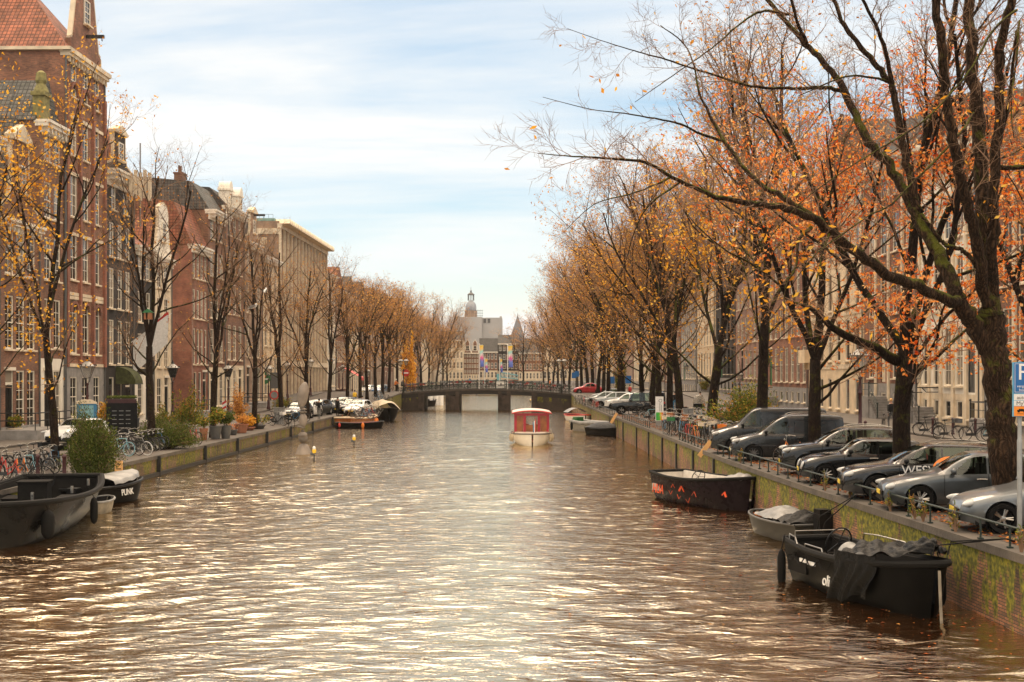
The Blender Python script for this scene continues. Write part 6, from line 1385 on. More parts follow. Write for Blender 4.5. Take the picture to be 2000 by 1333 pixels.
def car(kind,colour,label,x,D,z,rz,spokes=5,dark=False,group=None,opts=()):
    """placed so that the front axle centre on the ground is at (x,D,z); rz turns the car, nose toward local -X"""
    sp=SP[kind]
    if kind not in CARP: CARP[kind]={k:b.mesh('side_window' if k[:4]=='side' else k,PLAST,True,55) for k,b in car_meshes(kind,sp).items()}
    P_=CARP[kind]; Ln,W,xf,xr,r=sp['L'],sp['W'],sp['xf'],sp['xr'],sp['r']
    off=Matrix.Rotation(rz,4,'Z')@Vector((xf,0,0)); t=thing('parked_car' if 'van' not in kind else 'parked_van',label,'car' if 'van' not in kind else 'van',(x-off.x,D-off.y,z),rz,group)
    def own(me,m):
        o=link(me.name.split('.')[0],me,t)
        o.material_slots[0].link='OBJECT'; o.material_slots[0].material=m; return o
    body=own(P_['body'],CP[colour])
    for k,m in tuple((k,M['carglass']) for k in P_ if k[:4]=='side')+(('windscreen',M['carglass']),('rear_window',M['carglass']),('headlight',HL),('tail_light',TL),('cladding',PLAST)):
        if k in P_: own(P_[k],m)
    tm,rm=wheel_meshes(r,.21,spokes,dark); hy=W/2-.11
    for cx in (xf,xr):
        for sg in (-1,1):
            w=link('wheel',tm,t,(cx,sg*hy,r)); 
            if sg>0: w.rotation_euler=(0,0,PI)
            link('rim',rm,w)
    zb=sp.get('zb',.2)
    b=MB(); b.box(.3,Ln-.3,-W/2+.12,W/2-.12,zb-.03,zb+.45)
    for cx in (xf,xr):
        for sg in (-1,1): b.lathe([(r+.05,sg*(W/2-.35)),(r+.05,sg*(W/2-.02))],20,Matrix.Translation((cx,0,r))@Matrix.Rotation(PI/2,4,'X'),0,False)
    b.obj('underbody',M['black'],t)
    b=MB(); sx=sp['wins'][0][0]+.75
    for x_ in (sx,sx+.95):
        if x_>Ln-1.0 or ('van' in kind and x_>sx): continue
        for yy in (-.36,.36): b.box(x_-.25,x_+.25,yy-.24,yy+.24,zb+.35,zb+.5); b.box(x_+.2,x_+.34,yy-.23,yy+.23,zb+.45,zb+.95); b.box(x_+.22,x_+.3,yy-.12,yy+.12,zb+.97,zb+1.12)
    b.box(sp['ws'][0]+.1,sp['ws'][0]+.45,-W*.4,W*.4,zb+.35,zb+.66); b.torus((sx-.5,-.36,zb+.78),.18,.018,18,5,Matrix.Rotation(PI/2,4,'Z')@Matrix.Rotation(.3,4,'X')); b.obj('interior',PLAST,t)
    # seams, handles, mirrors, grille, plate
    b=MB()
    for s_ in sp['seams']:
        for sg in (-1,1):
            h=sm(sp['half'],s_)*W/2; zs=sm(sp['belt'],s_); d=.0
            if min(abs(s_-xf),abs(s_-xr))<.35: continue
            b.tube([(s_,sg*(h-.01),zb+.2),(s_,sg*(h+.001),(zb+zs)/2),(s_,sg*(h-.003),zs-.1),(s_,sg*(h-.048),zs)],.009,4)
    b.obj('door_seams',M['black'],t)
    for s_ in sp['seams'][1:3]:
        for sg in (-1,1):
            h=sm(sp['half'],s_)*W/2; zs=sm(sp['belt'],s_); b=MB(); b.tube([(s_-.28,sg*(h+.008),zs-.13),(s_-.2,sg*(h+.03),zs-.125),(s_-.08,sg*(h+.03),zs-.125),(s_-.04,sg*(h+.008),zs-.13)],.016,6); o=b.obj('door_handle',M['steel'] if colour!='van' else PLAST,t)
    mx=sp['wins'][0][0]+.12; zs=sm(sp['belt'],mx)
    for sg in (-1,1):
        b=MB(); b.ell((mx,sg*(W/2+.09),zs+.09),(.07,.12,.085),10,8); b.tube([(mx+.02,sg*(W/2-.08),zs+.02),(mx,sg*(W/2+.03),zs+.05)],.025,5); own(b.mesh('mirror',PLAST,True),M['black'] if colour in('black','van') else CP[colour])
    b=MB(); z0=sm(sp['top'],.02); hw=W*.31
    b.box(-.02,.02,-hw,hw,z0-.17,z0-.06); b.box(-.015,.03,-hw*1.05,hw*1.05,zb+.05,zb+.18)
    for k in range(3): b.box(-.028,-.018,-hw,hw,z0-.16+.035*k,z0-.152+.035*k)
    b.obj('grille',M['black'],t)
    b=MB(); b.box(-.035,-.02,-.26,.26,zb+.19,zb+.30); b.obj('number_plate',PLATE,t)
    if 'rails' in opts:
        for sg in (-1,1):
            b=MB(); yy=W/2-sp.get('tumble',.2)-.05; x0,x1=sp['ws'][1]+.25,Ln-.6; b.tube([(lerp(x0,x1,q),sg*yy,sm(sp['top'],lerp(x0,x1,q))+.0+.07*math.sin(PI*min(1,max(0,q)))**.3) for q in [i/12 for i in range(13)]],.016,6); b.obj('roof_rail',M['steel'],t,True)
    if 'fogs' in opts:
        for sg in (-1,1): b=MB(); b.lathe([(.06,0),(.05,.03),(0,.035)],12,Matrix.Translation((.0,sg*W*.33,zb+.25))@Matrix.Rotation(-PI/2,4,'Y')); b.obj('fog_lamp',HL,t)
    if 'round' not in opts:
        for sg in (-1,1):
            x_=.2; zc=(sp['hl'][1]+sp['hl'][2])/2; b=MB(); b.ell((x_,sg*(sm(sp['half'],x_)*W/2-.06),zc-.01),(.25,.085,.07),16,8,Matrix.Rotation(sg*-.75,4,'Z')@Matrix.Rotation(-.12,4,'Y')); b.obj('headlight',HL,t,True,180)
    if 'round' in opts:
        for sg in (-1,1): b=MB(); b.lathe([(.13,0),(.12,.035),(.05,.05),(0,.052)],16,Matrix.Translation((.07,sg*W*.36,sm(sp['top'],.1)-.14))@Matrix.Rotation(-PI/2+.35,4,'Y')); b.obj('round_headlight',HL,t,True)
    if 'spare' in opts:
        w=link('spare_wheel',tm,t,(Ln+.13,0,1.05)); w.rotation_euler=(0,0,PI/2); link('rim',rm,w)
    if 'panels' in opts:
        for sg in (-1,1):
            b=MB(); h=W/2; x0,x1=sp['seams'][1]+.12,Ln-.45; zs=1.12; zt=sm(sp['top'],2.6)-.22; yv=lambda z:sg*(lerp(h-.05,h-sp['tumble'],(z-zs)/(zt+.12-zs))+.006)
            for (a,c) in ((x0,(x0+x1)/2-.05),((x0+x1)/2+.05,x1)): b.tube([(a,yv(zs),zs),(a,yv(zt),zt),(c,yv(zt),zt),(c,yv(zs),zs),(a,yv(zs),zs)],.008,4)
            b.obj('panel_crease',M['black'],t)
        b=MB(); 
        for sg in (-1,1): b.box(.9,Ln-.4,sg*(W/2)-.008,sg*(W/2)+.008,.62,.66)
        b.obj('side_moulding',PLAST,t)
    return t
GC='cars parked nose first along the right quay'
RZc=.05
def rc(kind,col,label,px,y,rz=0.0,**k):   # px,y: where the front wheel meets the ground in the picture
    D=CZ*F/(y-HY) if k.get('z',0)==0 else (CZ-k['z'])*F/(y-HY); z=k.pop('z',0)
    sp=SP[kind]; off=(sp['W']/2-.1)    # near wheel -> axle centre
    return car(kind,col,label,(px+9-1000)*D/F+off*math.sin(rz)*1,D+off*math.cos(rz),z,rz,group=GC,**k)
rc('hatch','silver','silver grey hatchback with five spoke wheels behind the parking sign pole',1970,1043,-.14,spokes=5)
rc('hatch','grey','slate grey hatchback parked beside the great ridged tree trunk',1806,1001,-.14,spokes=7)
cW=rc('wagon','black','black crossover with white lettering and an orange stripe on its side',1722,978,-.14,spokes=5,opts=('rails',))
text('WESV',.34,.004,'lettering',M['whitep'],cW,Matrix.Translation((1.95,-.925,.72))@Matrix.Rotation(PI/2,4,'X'))
text('ELECTRIC',.12,.004,'lettering',M['whitep'],cW,Matrix.Translation((1.75,-.925,.56))@Matrix.Rotation(PI/2,4,'X'))
b=MB(); b.tube([(2.75+.45*math.cos(a),-.925,.75+.42*math.sin(a)) for a in [PI/2+PI*k/14 for k in range(9)]],.05,4,flat=.2); b.obj('stripe',M['orange'],cW)
rc('mini','black','small black boxy hatchback with silver roof trim, behind the second tree from the great trunk',1617,947,-.14,spokes=10,opts=('round',))
rc('suv','black','black compact SUV with roof rails and bright headlamps next to the orange bicycle',1580,929,-.14,spokes=10,opts=('rails',))
rc('van','van','dark grey small delivery van with black steel wheels nearest the orange bicycle',1474,902,-.14,spokes=10,dark=True,opts=('panels','rails','fogs'))
rc('bigvan','van','larger dark grey van with alloy wheels beside the leafy bush',1436,888,-.14,spokes=5,opts=('panels',))
rc('jeep','black','black boxy jeep with a spare wheel parked beyond the white information pillar',1209,810,-.14,spokes=5,opts=('spare','round'))
rc('suv','white','pale grey SUV with a curved roof, just behind the black boxy jeep',1193,802,-.14,spokes=10)
rc('suv','pale','light grey SUV with black wheels, middle of the pale parked cars',1168,797,-.14,spokes=5,dark=True)
rc('hatch','pale','pale grey hatchback beyond the light grey SUV',1150,791,-.14,spokes=5)
rc('hatch','silver','far silver hatchback behind a row of bicycles near the bridge',1162,783,-.14,z=.15)
rc('beetle','red','bright red round backed car at the corner of the bridge',1122,770,.0,z=.68,opts=('round',))
# left quay: cars facing the camera along the street
GL='cars parked along the left quay'
def lc(kind,col,label,px,y,rz,**k):
    D=300
    for _ in range(12): D=(CZ-zl(D))*F/(y-HY)
    return car(kind,col,label,(px-1000)*D/F,D,zl(D),rz,group=GL,**k)
q=PI/2-.22
lc('hatch','dk','grey green hatchback half hidden behind the bicycles and the slim tree',569,819,q,spokes=5)
lc('hatch','white','white hatchback just behind the balanced stones',589,815,q,spokes=5)
lc('wagon','dk','dark blue grey car nose out beside the balanced stones',609,812,q,spokes=5)
lc('mini','white','small white car past the balanced stones',627,808,q,spokes=5,opts=('round',))
lc('mini','dk','dark grey small car with round headlamps and yellow number plate',645,805,q,spokes=5,opts=('round',))
lc('suv','silver','silver compact car beside the dark small car',664,799,q,spokes=5)
lc('wagon','dk','dark car with a roof box at the end of the left parked row',680,797,q,spokes=5)
lc('hatch','white','white car parked under the tan leaved trees',691,783,q,spokes=5)
lc('hatch','white','white car with headlights on by the pink awning',712,779,q,spokes=5)
lc('bigvan','pale','pale grey van near the left end of the bridge',740,774,q,spokes=5)
lc('hatch','blue','blue car on the slope toward the bridge',736,778,q,spokes=5)
D=72; car('mini','white','small white car parked behind the first yellow leaved tree',(122-1000)*D/F,D,LZ,1.2,spokes=5)
# ---------- bicycles
def bike_meshes():
    r=.345; out={}
    w=MB(); w.torus((0,0,0),r-.018,.018,28,5); w.mi=1; w.torus((0,0,0),r-.042,.009,28,4)
    for k in range(14):
        a=2*PI*k/14; w.tube([(.015*math.cos(a+.5),(-1)**k*.02,.015*math.sin(a+.5)),((r-.045)*math.cos(a),0,(r-.045)*math.sin(a))],.0035,3,cap=False)
    w.tube([(0,-.05,0),(0,.05,0)],.018,6)
    out['wheel']=w.mesh('wheel',[M['rubber'],M['steel']],True,60)
    f=MB(); BB=(0,0,.29); RW=(-.5,0,r); FWh=(.6,0,r); ST=(-.17,0,.83); HT=(.38,0,.86); HB=(.43,0,.66)
    for a,b_ in ((BB,ST),(BB,HB),(ST,HT)): f.tube([a,b_],.018,6)
    f.tube([HT,HB],.02,6)
    for y in (-.05,.05): f.tube([RW[:1]+(y,)+RW[2:],BB],.01,5); f.tube([(RW[0],y,RW[2]),(ST[0],0,ST[2]-.04)],.009,5); f.tube([(HB[0],y*.6,HB[2]-.02),(.56,y,.45),(FWh[0],y,FWh[2])],.012,5)
    out['frame']=f.mesh('frame',M['black'],True)
    f=MB(); f.tube([BB,ST],.018,6); f.tube([BB,(.2,0,.42),HB],.02,6); f.tube([(-.05,0,.5),(.25,0,.6),HT],.015,6); f.tube([HT,HB],.02,6)
    for y in (-.05,.05): f.tube([(RW[0],y,RW[2]),BB],.01,5); f.tube([(RW[0],y,RW[2]),(ST[0],0,ST[2]-.04)],.009,5); f.tube([(HB[0],y*.6,HB[2]-.02),(.56,y,.45),(FWh[0],y,FWh[2])],.012,5)
    out['frame2']=f.mesh('frame',M['black'],True)
    g=MB()
    for cx,a0,a1 in ((RW[0],-.3,3.0),(FWh[0],.5,2.6)):
        pts=[(cx+(r+.03)*math.cos(a0+(a1-a0)*k/10),0,r+(r+.03)*math.sin(a0+(a1-a0)*k/10)) for k in range(11)]; g.tube(pts,.022,4,flat=.35)
    out['mudguard']=g.mesh('mudguards',M['black'])
    h=MB(); h.tube([HT,(.36,0,1.02)],.013,5); h.tube([(.12,-.3,1.06),(.22,-.29,1.08),(.34,-.14,1.1),(.36,0,1.03),(.34,.14,1.1),(.22,.29,1.08),(.12,.3,1.06)],.013,6); h.ell((.44,0,.93),(.04,.04,.04),8,6)
    out['handlebar']=h.mesh('handlebar',M['steel'],True)
    s=MB(); s.tube([ST,(-.2,0,.95)],.013,5); s.ell((-.22,0,.98),(.14,.08,.04),12,6); s.ell((-.1,0,.985),(.08,.035,.03),8,5)
    out['saddle']=s.mesh('saddle',M['black'],True)
    c=MB(); c.torus((0,-.04,.29),.09,.008,16,4); c.tube([(0,-.06,.29),(.12,-.06,.2)],.01,4); c.box(.08,.17,-.14,-.07,.185,.205); c.tube([(0,.06,.29),(-.12,.06,.38)],.01,4); c.box(-.17,-.08,.07,.14,.375,.395); c.box(-.5,.02,-.045,-.035,.25,.38)
    out['crank']=c.mesh('crankset',M['darkmetal'])
    k=MB(); k.box(-.72,-.3,-.06,.06,.735,.75); 
    for y in (-.06,.06): k.tube([(-.68,y,.74),(-.5,y,.345)],.007,4); k.tube([(-.4,y,.74),(-.5,y,.345)],.007,4)
    out['rack']=k.mesh('luggage_rack',M['darkmetal'])
    q=MB()
    for (a0,a1,b0,b1) in ((0,.42,0,.012),(0,.42,.288,.3),(0,.012,0,.3),(.408,.42,0,.3)): q.box(.4+b0,.4+b1,-.21+a0,-.21+a1,.86,1.06)
    q.box(.4,.7,-.21,.21,.855,.865); out['crate']=q.mesh('crate',M['black'])
    return out
BK=bike_meshes()
def bike(label,x,y,z,rz,col='black',crate=None,lady=False,lean=.08,group=None,loc_adj=0,tyre=None,small=False):
    t=thing('bicycle',label,'bicycle',(x,y,z),0,group); t.rotation_euler=(lean,0,rz)
    def put(k,m=None,loc=None,slot=0):
        o=link(BK[k].name.split('.')[0],BK[k],t,loc)
        if m: o.material_slots[slot].link='OBJECT'; o.material_slots[slot].material=m
        return o
    put('frame2' if lady else 'frame',M[col]); a=put('wheel',M[tyre] if tyre else None,(-.5,0,.345)); b_=put('wheel',M[tyre] if tyre else None,(.6,0,.345)); put('handlebar'); put('saddle')
    if not small: put('mudguard'); put('crank'); put('rack')
    if crate: put('crate',M[crate])
    return t
ORD=['first','second','third','fourth','fifth','sixth','seventh','eighth','ninth','tenth','eleventh','twelfth','thirteenth','fourteenth','fifteenth','sixteenth','seventeenth','eighteenth','nineteenth','twentieth']
def gy(px,y,zf,s=-1):
    D=60
    for _ in range(12): D=(CZ-zf(D))*F/(y-HY)
    return (px-1000)*D/F,D,zf(D)
CN=dict(black='black',red='red',orange='orange',whitep='white',steel='silver',blue='blue',greyp='grey',purple='purple',tealp='pale blue',greenp='green',yellow='yellow')
R=random.Random(12)
# near left cluster (wheels toward the water)
for i,(px,y,c,ld,cr) in enumerate(((8,938,'red',1,None),(30,945,'red',1,None),(52,941,'orange',1,None),(70,934,'tealp',0,None),(88,932,'black',0,None),(102,926,'steel',1,None),(118,922,'blue',0,'black'),(20,925,'black',0,None),(-25,940,'black',0,None),(60,918,'steel',0,None),(84,914,'black',1,'black'))):
    x,D,z=gy(px,y,zl); bike(['bright red bicycle at the very edge above the black sloop','red bicycle with black saddle, front wheel out over the sloop','orange bicycle standing between the red and the pale blue one','pale blue framed bicycle right of the orange one','black bicycle next to the pale blue one','silver bicycle with swept handlebars near the bollard','blue bicycle with a black crate near the juniper bush','black bicycle leaning behind the red ones','black bicycle partly cut by the edge of the photo','silver bicycle behind the orange one','black bicycle with a crate in the back row'][i],x-.45,D+.4,z,R.uniform(-.75,-.35),c,cr,ld,R.uniform(-.1,.1),'bicycles parked above the black sloop')
for i,(px,y,c,ld,ty) in enumerate(((240,892,'tealp',0,'tealp'),(252,889,'black',0,None),(262,890,'black',1,None),(276,890,'steel',0,'whitep'),(287,884,'black',0,None),(295,882,'black',1,None),(303,880,'black',0,None),(310,879,'blue',0,None),(320,877,'black',0,None),(328,876,'black',1,'whitep'),(228,884,'steel',0,None),(246,878,'whitep',1,None),(268,876,'black',0,None))):
    x,D,z=gy(px,y,zl); bike(['bicycle with a turquoise front tyre next to the orange sign','black bicycle beside the turquoise tyred one','dark step-through bicycle third from the juniper bush','silver bicycle with white tyres in the middle of the row','black bicycle just after the white tyred one','black step-through bicycle near the bare tree base','black bicycle with tilted handlebar near the bare tree base','blue bicycle toward the green bush','black bicycle second from the green bush','bicycle with pale tyres closest to the green bush','silver bicycle in the back row by the juniper','white step-through bicycle in the back row','black bicycle at the back of the row'][i],x-.3,D+.3,z,R.uniform(-.6,-.35),c,None,ld,R.uniform(-.12,.12),'bicycles parked between the two bushes',tyre=ty)
for px,y,c,ld,lab,rz in ((376,868,'red',1,'red bicycle with a pale front tyre beside purple flowers',-.7),(360,865,'purple',1,'purple bicycle behind the red one among the flowers',-.5),(542,832,'black',0,'black bicycle leaning by the planters with a white crate',-.5),(535,828,'black',1,'second black bicycle by the planters, behind the crate one',-.3),(566,836,'black',0,'bicycle with its front wheel hanging over the quay edge',-1.0),(575,827,'blue',0,'dark blue bicycle in front of the grey green hatchback',-.2),(586,824,'black',1,'black bicycle locked right behind the balanced stones',-.3)):
    x,D,z=gy(px,y,zl); bike(lab,x,D,z,rz,c,'whitep' if 'white crate' in lab else None,ld,.05,'single bicycles on the left quay')
for i in range(16):
    px=692+i*4.6+R.uniform(-1,1); x,D,z=gy(px,797-i*1.7+R.uniform(-1,1),zl); c=R.choice(['black','black','greyp','steel','blue','red'])
    bike(f'small {CN[c]} bicycle in the crowded row above the cream covered boat',x,D,z,R.uniform(-.6,.2),c,None,i%2,.05,'bicycles above the cream covered boat',small=True)
# right cluster, three ranks deep
cl=[(1303,857,'black','greenp','bicycle with a green crate beside the white information pillar'),(1322,858,'blue',None,'blue bicycle right of the green crated one'),(1334,866,'red',None,'red bicycle with white mudguard in the front rank'),(1345,866,'red',None,'red framed bicycle beside the orange rental one'),(1353,870,'orange',None,'bicycle with a bright orange frame in the front rank'),(1362,871,'black','stone','black bicycle with pale basket in the front rank'),(1374,874,'black',None,'black bicycle with a tall silver handlebar in the front rank'),(1384,877,'greyp',None,'grey bicycle with tan panniers in the front rank'),(1396,876,'black',None,'slim black bicycle amid the front rank'),(1407,877,'black','orange','bicycle with orange front crate'),(1420,880,'black',None,'black bicycle second from the large grey van'),(1432,884,'red',None,'dark bicycle with red trim at the nose of the large grey van'),(1441,881,'black','black','black bicycle with black crate nearest the large grey van')]
for px,y,c,cr,lab in cl:
    x,D,z=gy(px,y-4,zr); bike(lab,x+.2,D+.5,z,PI/2+PI+R.uniform(-.35,.2),c,cr,R.random()<.5,R.uniform(-.12,.12),'bicycles packed beside the large grey van')
for rank in range(4):
    for i in range(14-rank):
        px=1299+i*11+rank*6; y=848-rank*9+i*1.6; c=R.choice(['black','black','steel','greyp','black','blue','whitep','tealp','orange'] if rank else ['black','black','orange','steel','greyp','blue'])
        x,D,z=gy(px,y,zr); cr=R.choice([None,None,None,'stone','black','wood'])
        bike(f"{CN[c]} bicycle{' with a front crate' if cr else ''}, {ORD[i]} from the white pillar in the {['second','third','fourth','back'][rank]} rank",x,D,z,-PI/2+R.uniform(-.5,.5),c,cr,R.random()<.5,R.uniform(-.12,.12),'bicycles packed beside the large grey van')
for px,y,c,rz,lab,ty in ((1262,823,'tealp',.15,'white and pale blue bicycle standing before the information pillar','whitep'),(1240,814,'black',-.3,'black bicycle leaning on the side of the boxy jeep',None),(1254,812,'black',.4,'dark bicycle by the leaning tree with the yellow crown',None),(1283,826,'black',-.1,'dark bicycle half hidden by the information pillar',None)):
    x,D,z=gy(px,y,zr); bike(lab,x+.3,D,z,rz,c,None,0,.06,'single bicycles on the right quay',tyre=ty)
x,D,z=gy(1530,908,zr); bike('orange fronted shared bicycle with blue rear parked between the small van and the black SUV',x+.55,D+.3,z,PI+.15,'orange',None,1,.05)
for px,y,c,rz,lab in ((1812,856,'black',.1,'black bicycle against the steps of the white mansion'),(1850,864,'greyp',.3,'bicycle with pale tyres and a grey crate before the white mansion'),(1905,866,'black',.05,'black bicycle lying low behind the crossover roof'),(1940,868,'tealp',-.1,'bicycle with a light blue tyre behind the great trunk'),(1725,846,'steel',1.2,'white bicycle wheeled by the walking man')):
    x,D,z=gy(px,y,zr); bike(lab,x,D,z+.12 if px!=1725 else z+.12,rz,c,'greyp' if 'crate' in lab else None,0,.06,'bicycles on the pavement in front of the white mansion')
for i in range(14):
    px=1118+i*3.1; x,D,z=gy(px+8,786+i*1.15,lambda D:zr(D)); c=R.choice(['black','red','greyp','steel'])
    bike(f'small {CN[c]} bicycle in the row below the red round backed car',x,D,z,R.uniform(-1.9,-1.2),c,None,i%2,.05,'bicycles in the row below the red round backed car',small=True)
# bicycles along the bridge railing
for i in range(84):
    px=794+i*3.82+R.uniform(-2,2); X0=(px-1000)*.0695; D=173.4+R.uniform(0,.5)+(i%3)*.5
    if 975<px<982: continue
    c=R.choice(['black','black','black','black','greyp','red','steel','blue','greenp','whitep'])
    side='left' if px<870 else 'middle' if px<990 else 'right'
    where={'left':'between the cyclists and the first bridge pier','middle':'between the two bridge piers','right':'between the second pier and the red car'}[side]
    bike(f'{CN[c]} bicycle locked to the bridge railing {where}',X0,D,dz(X0)+.01,R.choice([0,PI])+R.uniform(-.7,.7),c,R.choice([None,None,'stone','red']),i%2,R.uniform(-.1,.1),f'bicycles on the bridge railing {where}',small=True)
# ---------- people
def person(label,x,y,z,rz,h=1.75,top='black',legs='greyp',hair='black',pose='stand',hat=None,extra=None):
    s=h/1.75
    V=[];E=[];Rr=[]
    def v(p,r,par=None):
        V.append(Vector(p)*s); Rr.append(r*s)
        if par is not None: E.append((par,len(V)-1))
        return len(V)-1
    seat=pose in('sit','ride'); ph=.5 if pose=='sit' else .92
    dzp=.0 if not seat else (-.42 if pose=='sit' else .08)
    pel=v((0,0,.94+dzp),.135); sp1=v((.02,0,1.15+dzp),.13,pel); ch=v((.03 if not seat else .1,0,1.38+dzp),.155,sp1); nk=v((.05 if not seat else .14,0,1.5+dzp),.06,ch); hd=v((.06 if not seat else .17,0,1.58+dzp),.075,nk); h2=v((.06 if not seat else .17,0,1.68+dzp),.092,hd)
    for sg in (-1,1):
        hip=v((0,sg*.1,.88+dzp),.095,pel)
        if pose=='walk': k=v((.16*sg+.03,sg*.1,.5),.065,hip); a=v((.2*sg-.08,sg*.1,.1),.042,k); v((.2*sg+.08,sg*.1,.04),.035,a)
        elif seat: k=v((.42,sg*.13,.9+dzp),.07,hip); a=v((.4+.05*sg,sg*.13,.45+dzp if pose=='sit' else .42+.12*sg),.045,k); v((.52+.05*sg,sg*.13,.42+dzp if pose=='sit' else .36+.12*sg),.035,a)
        else: k=v((.02,sg*.1,.5),.065,hip); a=v((-.02,sg*.1,.1),.042,k); v((.14,sg*.1,.04),.035,a)
        shd=v((.02 if not seat else .1,sg*.19,1.4+dzp),.065,ch)
        if pose=='walk': el=v((-.1*sg,sg*.25,1.14),.05,shd); w=v((.08-.16*sg,sg*.24,.92),.032,el)
        elif pose=='ride': el=v((.3,sg*.27,1.22+dzp),.045,shd); w=v((.52,sg*.24,1.12+dzp),.03,el)
        elif pose=='sit': el=v((.14,sg*.27,1.16+dzp),.045,shd); w=v((.34,sg*.2,1.02+dzp+(.35 if sg>0 else 0)),.03,el)
        else: el=v((.0,sg*.26,1.13),.048,shd); w=v((.1,sg*.25,.9),.032,el)
        d=(V[w]-V[el]).normalized()/s*.07; pw=V[w]/s
        palm=v(pw+d,.034,w)
        for k_ in range(4): q=pw+d*1.9+Vector((.012*(k_-1.5),0,-.0))+Vector((0,-sg*.008,0)); f1=v(q,.009,palm); v(q+d*.55+Vector((0,-sg*.02,0)),.008,f1)
        v(pw+d*1.2+Vector((.03,-sg*.01,0)),.009,palm)
    me=bpy.data.meshes.new('body'); me.from_pydata([tuple(q) for q in V],E,[]); o=bpy.data.objects.new('tmp',me); COL.objects.link(o)
    o.modifiers.new('Skin','SKIN'); sv=me.skin_vertices[0].data
    for i,r_ in enumerate(Rr): sv[i].radius=(r_,r_*(1.15 if i in(pel,sp1,ch) else 1)) ; sv[i].use_root=(i==0)
    o.modifiers.new('s','SUBSURF').levels=1; dg=bpy.context.evaluated_depsgraph_get(); m2=bpy.data.meshes.new_from_object(o.evaluated_get(dg)); bpy.data.objects.remove(o)
    for m_ in (M['skin'],M[top],M[legs],M['black']): m2.materials.append(m_)
    for p in m2.polygons:
        c=p.center/s; zn=1.47+dzp
        if c.z>zn and abs(c.y)<.16: p.material_index=0
        elif c.z>.95+dzp or (abs(c.y)>.2 and c.z>.99+dzp): p.material_index=1 
        elif seat and c.x>.0 and abs(c.y)<.25 and c.z<.99+dzp: p.material_index=2
        elif c.z<.11 and not seat: p.material_index=3
        else: p.material_index=2
        if min((c-V[i]/s).length for i in range(len(V)) if Rr[i]/s<.0341)<.03 and abs(c.y)>.15 and c.z>.7+dzp: p.material_index=0
        p.use_smooth=True
    m2.name='person'; ob=link('person',m2,None,(x,y,z),rz); tag(ob,label,'person')
    hx,hz=V[h2].x,V[h2].z; b=MB()
    b.ell((hx-.018*s,0,hz+.025*s),(.105*s,.092*s,.1*s),12,8); b.obj('hat' if hat else 'hair',M[hat or hair],ob,True)
    b=MB(); b.ell((hx+.1*s,0,hz-.015*s),(.018*s,.013*s,.02*s),6,5); b.obj('nose',M['skin'],ob)
    b=MB(); 
    for sg in(-1,1): b.ell((hx+.085*s,sg*.032*s,hz+.012*s),(.01*s,.012*s,.008*s),6,4)
    b.obj('eyes',M['black'],ob)
    return ob
def gp(px,y,zf): return gy(px,y,zf)
x,D,z=gp(1741,838,lambda D:zr(D)+.12); person('man in dark coat and pale yellow cap walking a white bicycle past a stoop',x,D,z,PI*.55,1.78,'black','greyp',pose='walk',hat='board')
x,D,z=gp(623,790,zl); person('person in a dark jacket walking away beyond the parked silver cars',x,D,z,PI/2,1.75,'black','greyp',pose='walk')
x,D,z=gp(659,784,zl); person('person in black standing among cars by the office block corner',x,D,z,1,1.75,'black','black')
x,D,z=gp(693,779,zl); person('passer by in a mustard coat under the pink awning',x,D,z,2,1.7,'yellow','black',pose='walk')
x,D,z=gp(708,780,zl); person('dark clothed passer by right of the mustard coated one',x,D,z,2,1.72,'black','greyp')
X0=(836-1000)*.0695; person('pedestrian in long black coat crossing the bridge behind the railing',X0,175.5,dz(X0),0,1.75,'black','black',pose='walk')
X0=(917-1000)*.0715; person('small dark figure walking on the bridge below the twin gabled house',X0,179,dz(X0),0,1.7,'blue','black',pose='walk')
for px,top,ht,lab in ((772,'orange','whitep','cyclist in a bright orange jacket and white helmet at the bridge corner'),(785,'greyp','whitep','cyclist in grey with a pale helmet behind the orange one')):
    X0=(px-1000)*.0715; D=178.5; z=.86; person(lab,X0,D,z,-.4,1.75,top,'black',pose='ride',hat=ht); bike('dark bicycle ridden by the '+('orange jacketed' if px==772 else 'grey clad')+' cyclist',X0+.1,D,z,-.4,'black',None,0,0,small=True)
x,D,z=gp(1318,812,zr); person('man with grey hair in dark jacket and jeans behind the dark tree trunks',(1318-1000)*118/F,118,z,PI/2,1.78,'black','blue',hair='greyp')
for px,y,hh,top,leg,hr,lab,rz in ((1368,815,1.75,'black','black','black','rider in black cap sitting on a cargo bicycle left of the forked tree',PI*1.4),):
    x,D,z=gp(px,y,zr); D=112; x=(px-1000)*D/F; person(lab,x,D,z,rz,hh,top,leg,hr,pose='ride')
t=thing('cargo_bicycle','cargo bicycle with a clear rain canopy left of the forked tree','bicycle',(x-.2,D-1.0,z),PI*1.4)
b=MB(); b.box(-.2,1.0,-.4,.4,.35,.85); b.obj('cargo_box',M['black'],t); b=MB(); b.lathe([(.55,.86),(.5,1.2),(.35,1.5),(.1,1.62)],12,Matrix.Translation((.4,0,0))); b.obj('rain_canopy',LG,t,True)
for xx,yy in ((.5,-.45),(.5,.45),(-1.2,0)): o=link('wheel',BK['wheel'],t,(xx,yy,.345))
b=MB(); b.tube([(-1.2,0,.35),(-.6,0,.45),(-.2,0,.5)],.03,6); b.tube([(-.6,0,.45),(-.65,0,1.0)],.02,6); b.tube([(-.2,-.3,1.1),(-.2,.3,1.1)],.015,6); b.obj('frame',M['black'],t)
x,D,z=gp(1429,800,zr); D=88; x=(1429-1000)*D/F
person('bald man in black raising a hand to his face, seated by the leafy bush',x,D,z,PI*1.2,1.8,'black','black','skin',pose='sit'); 
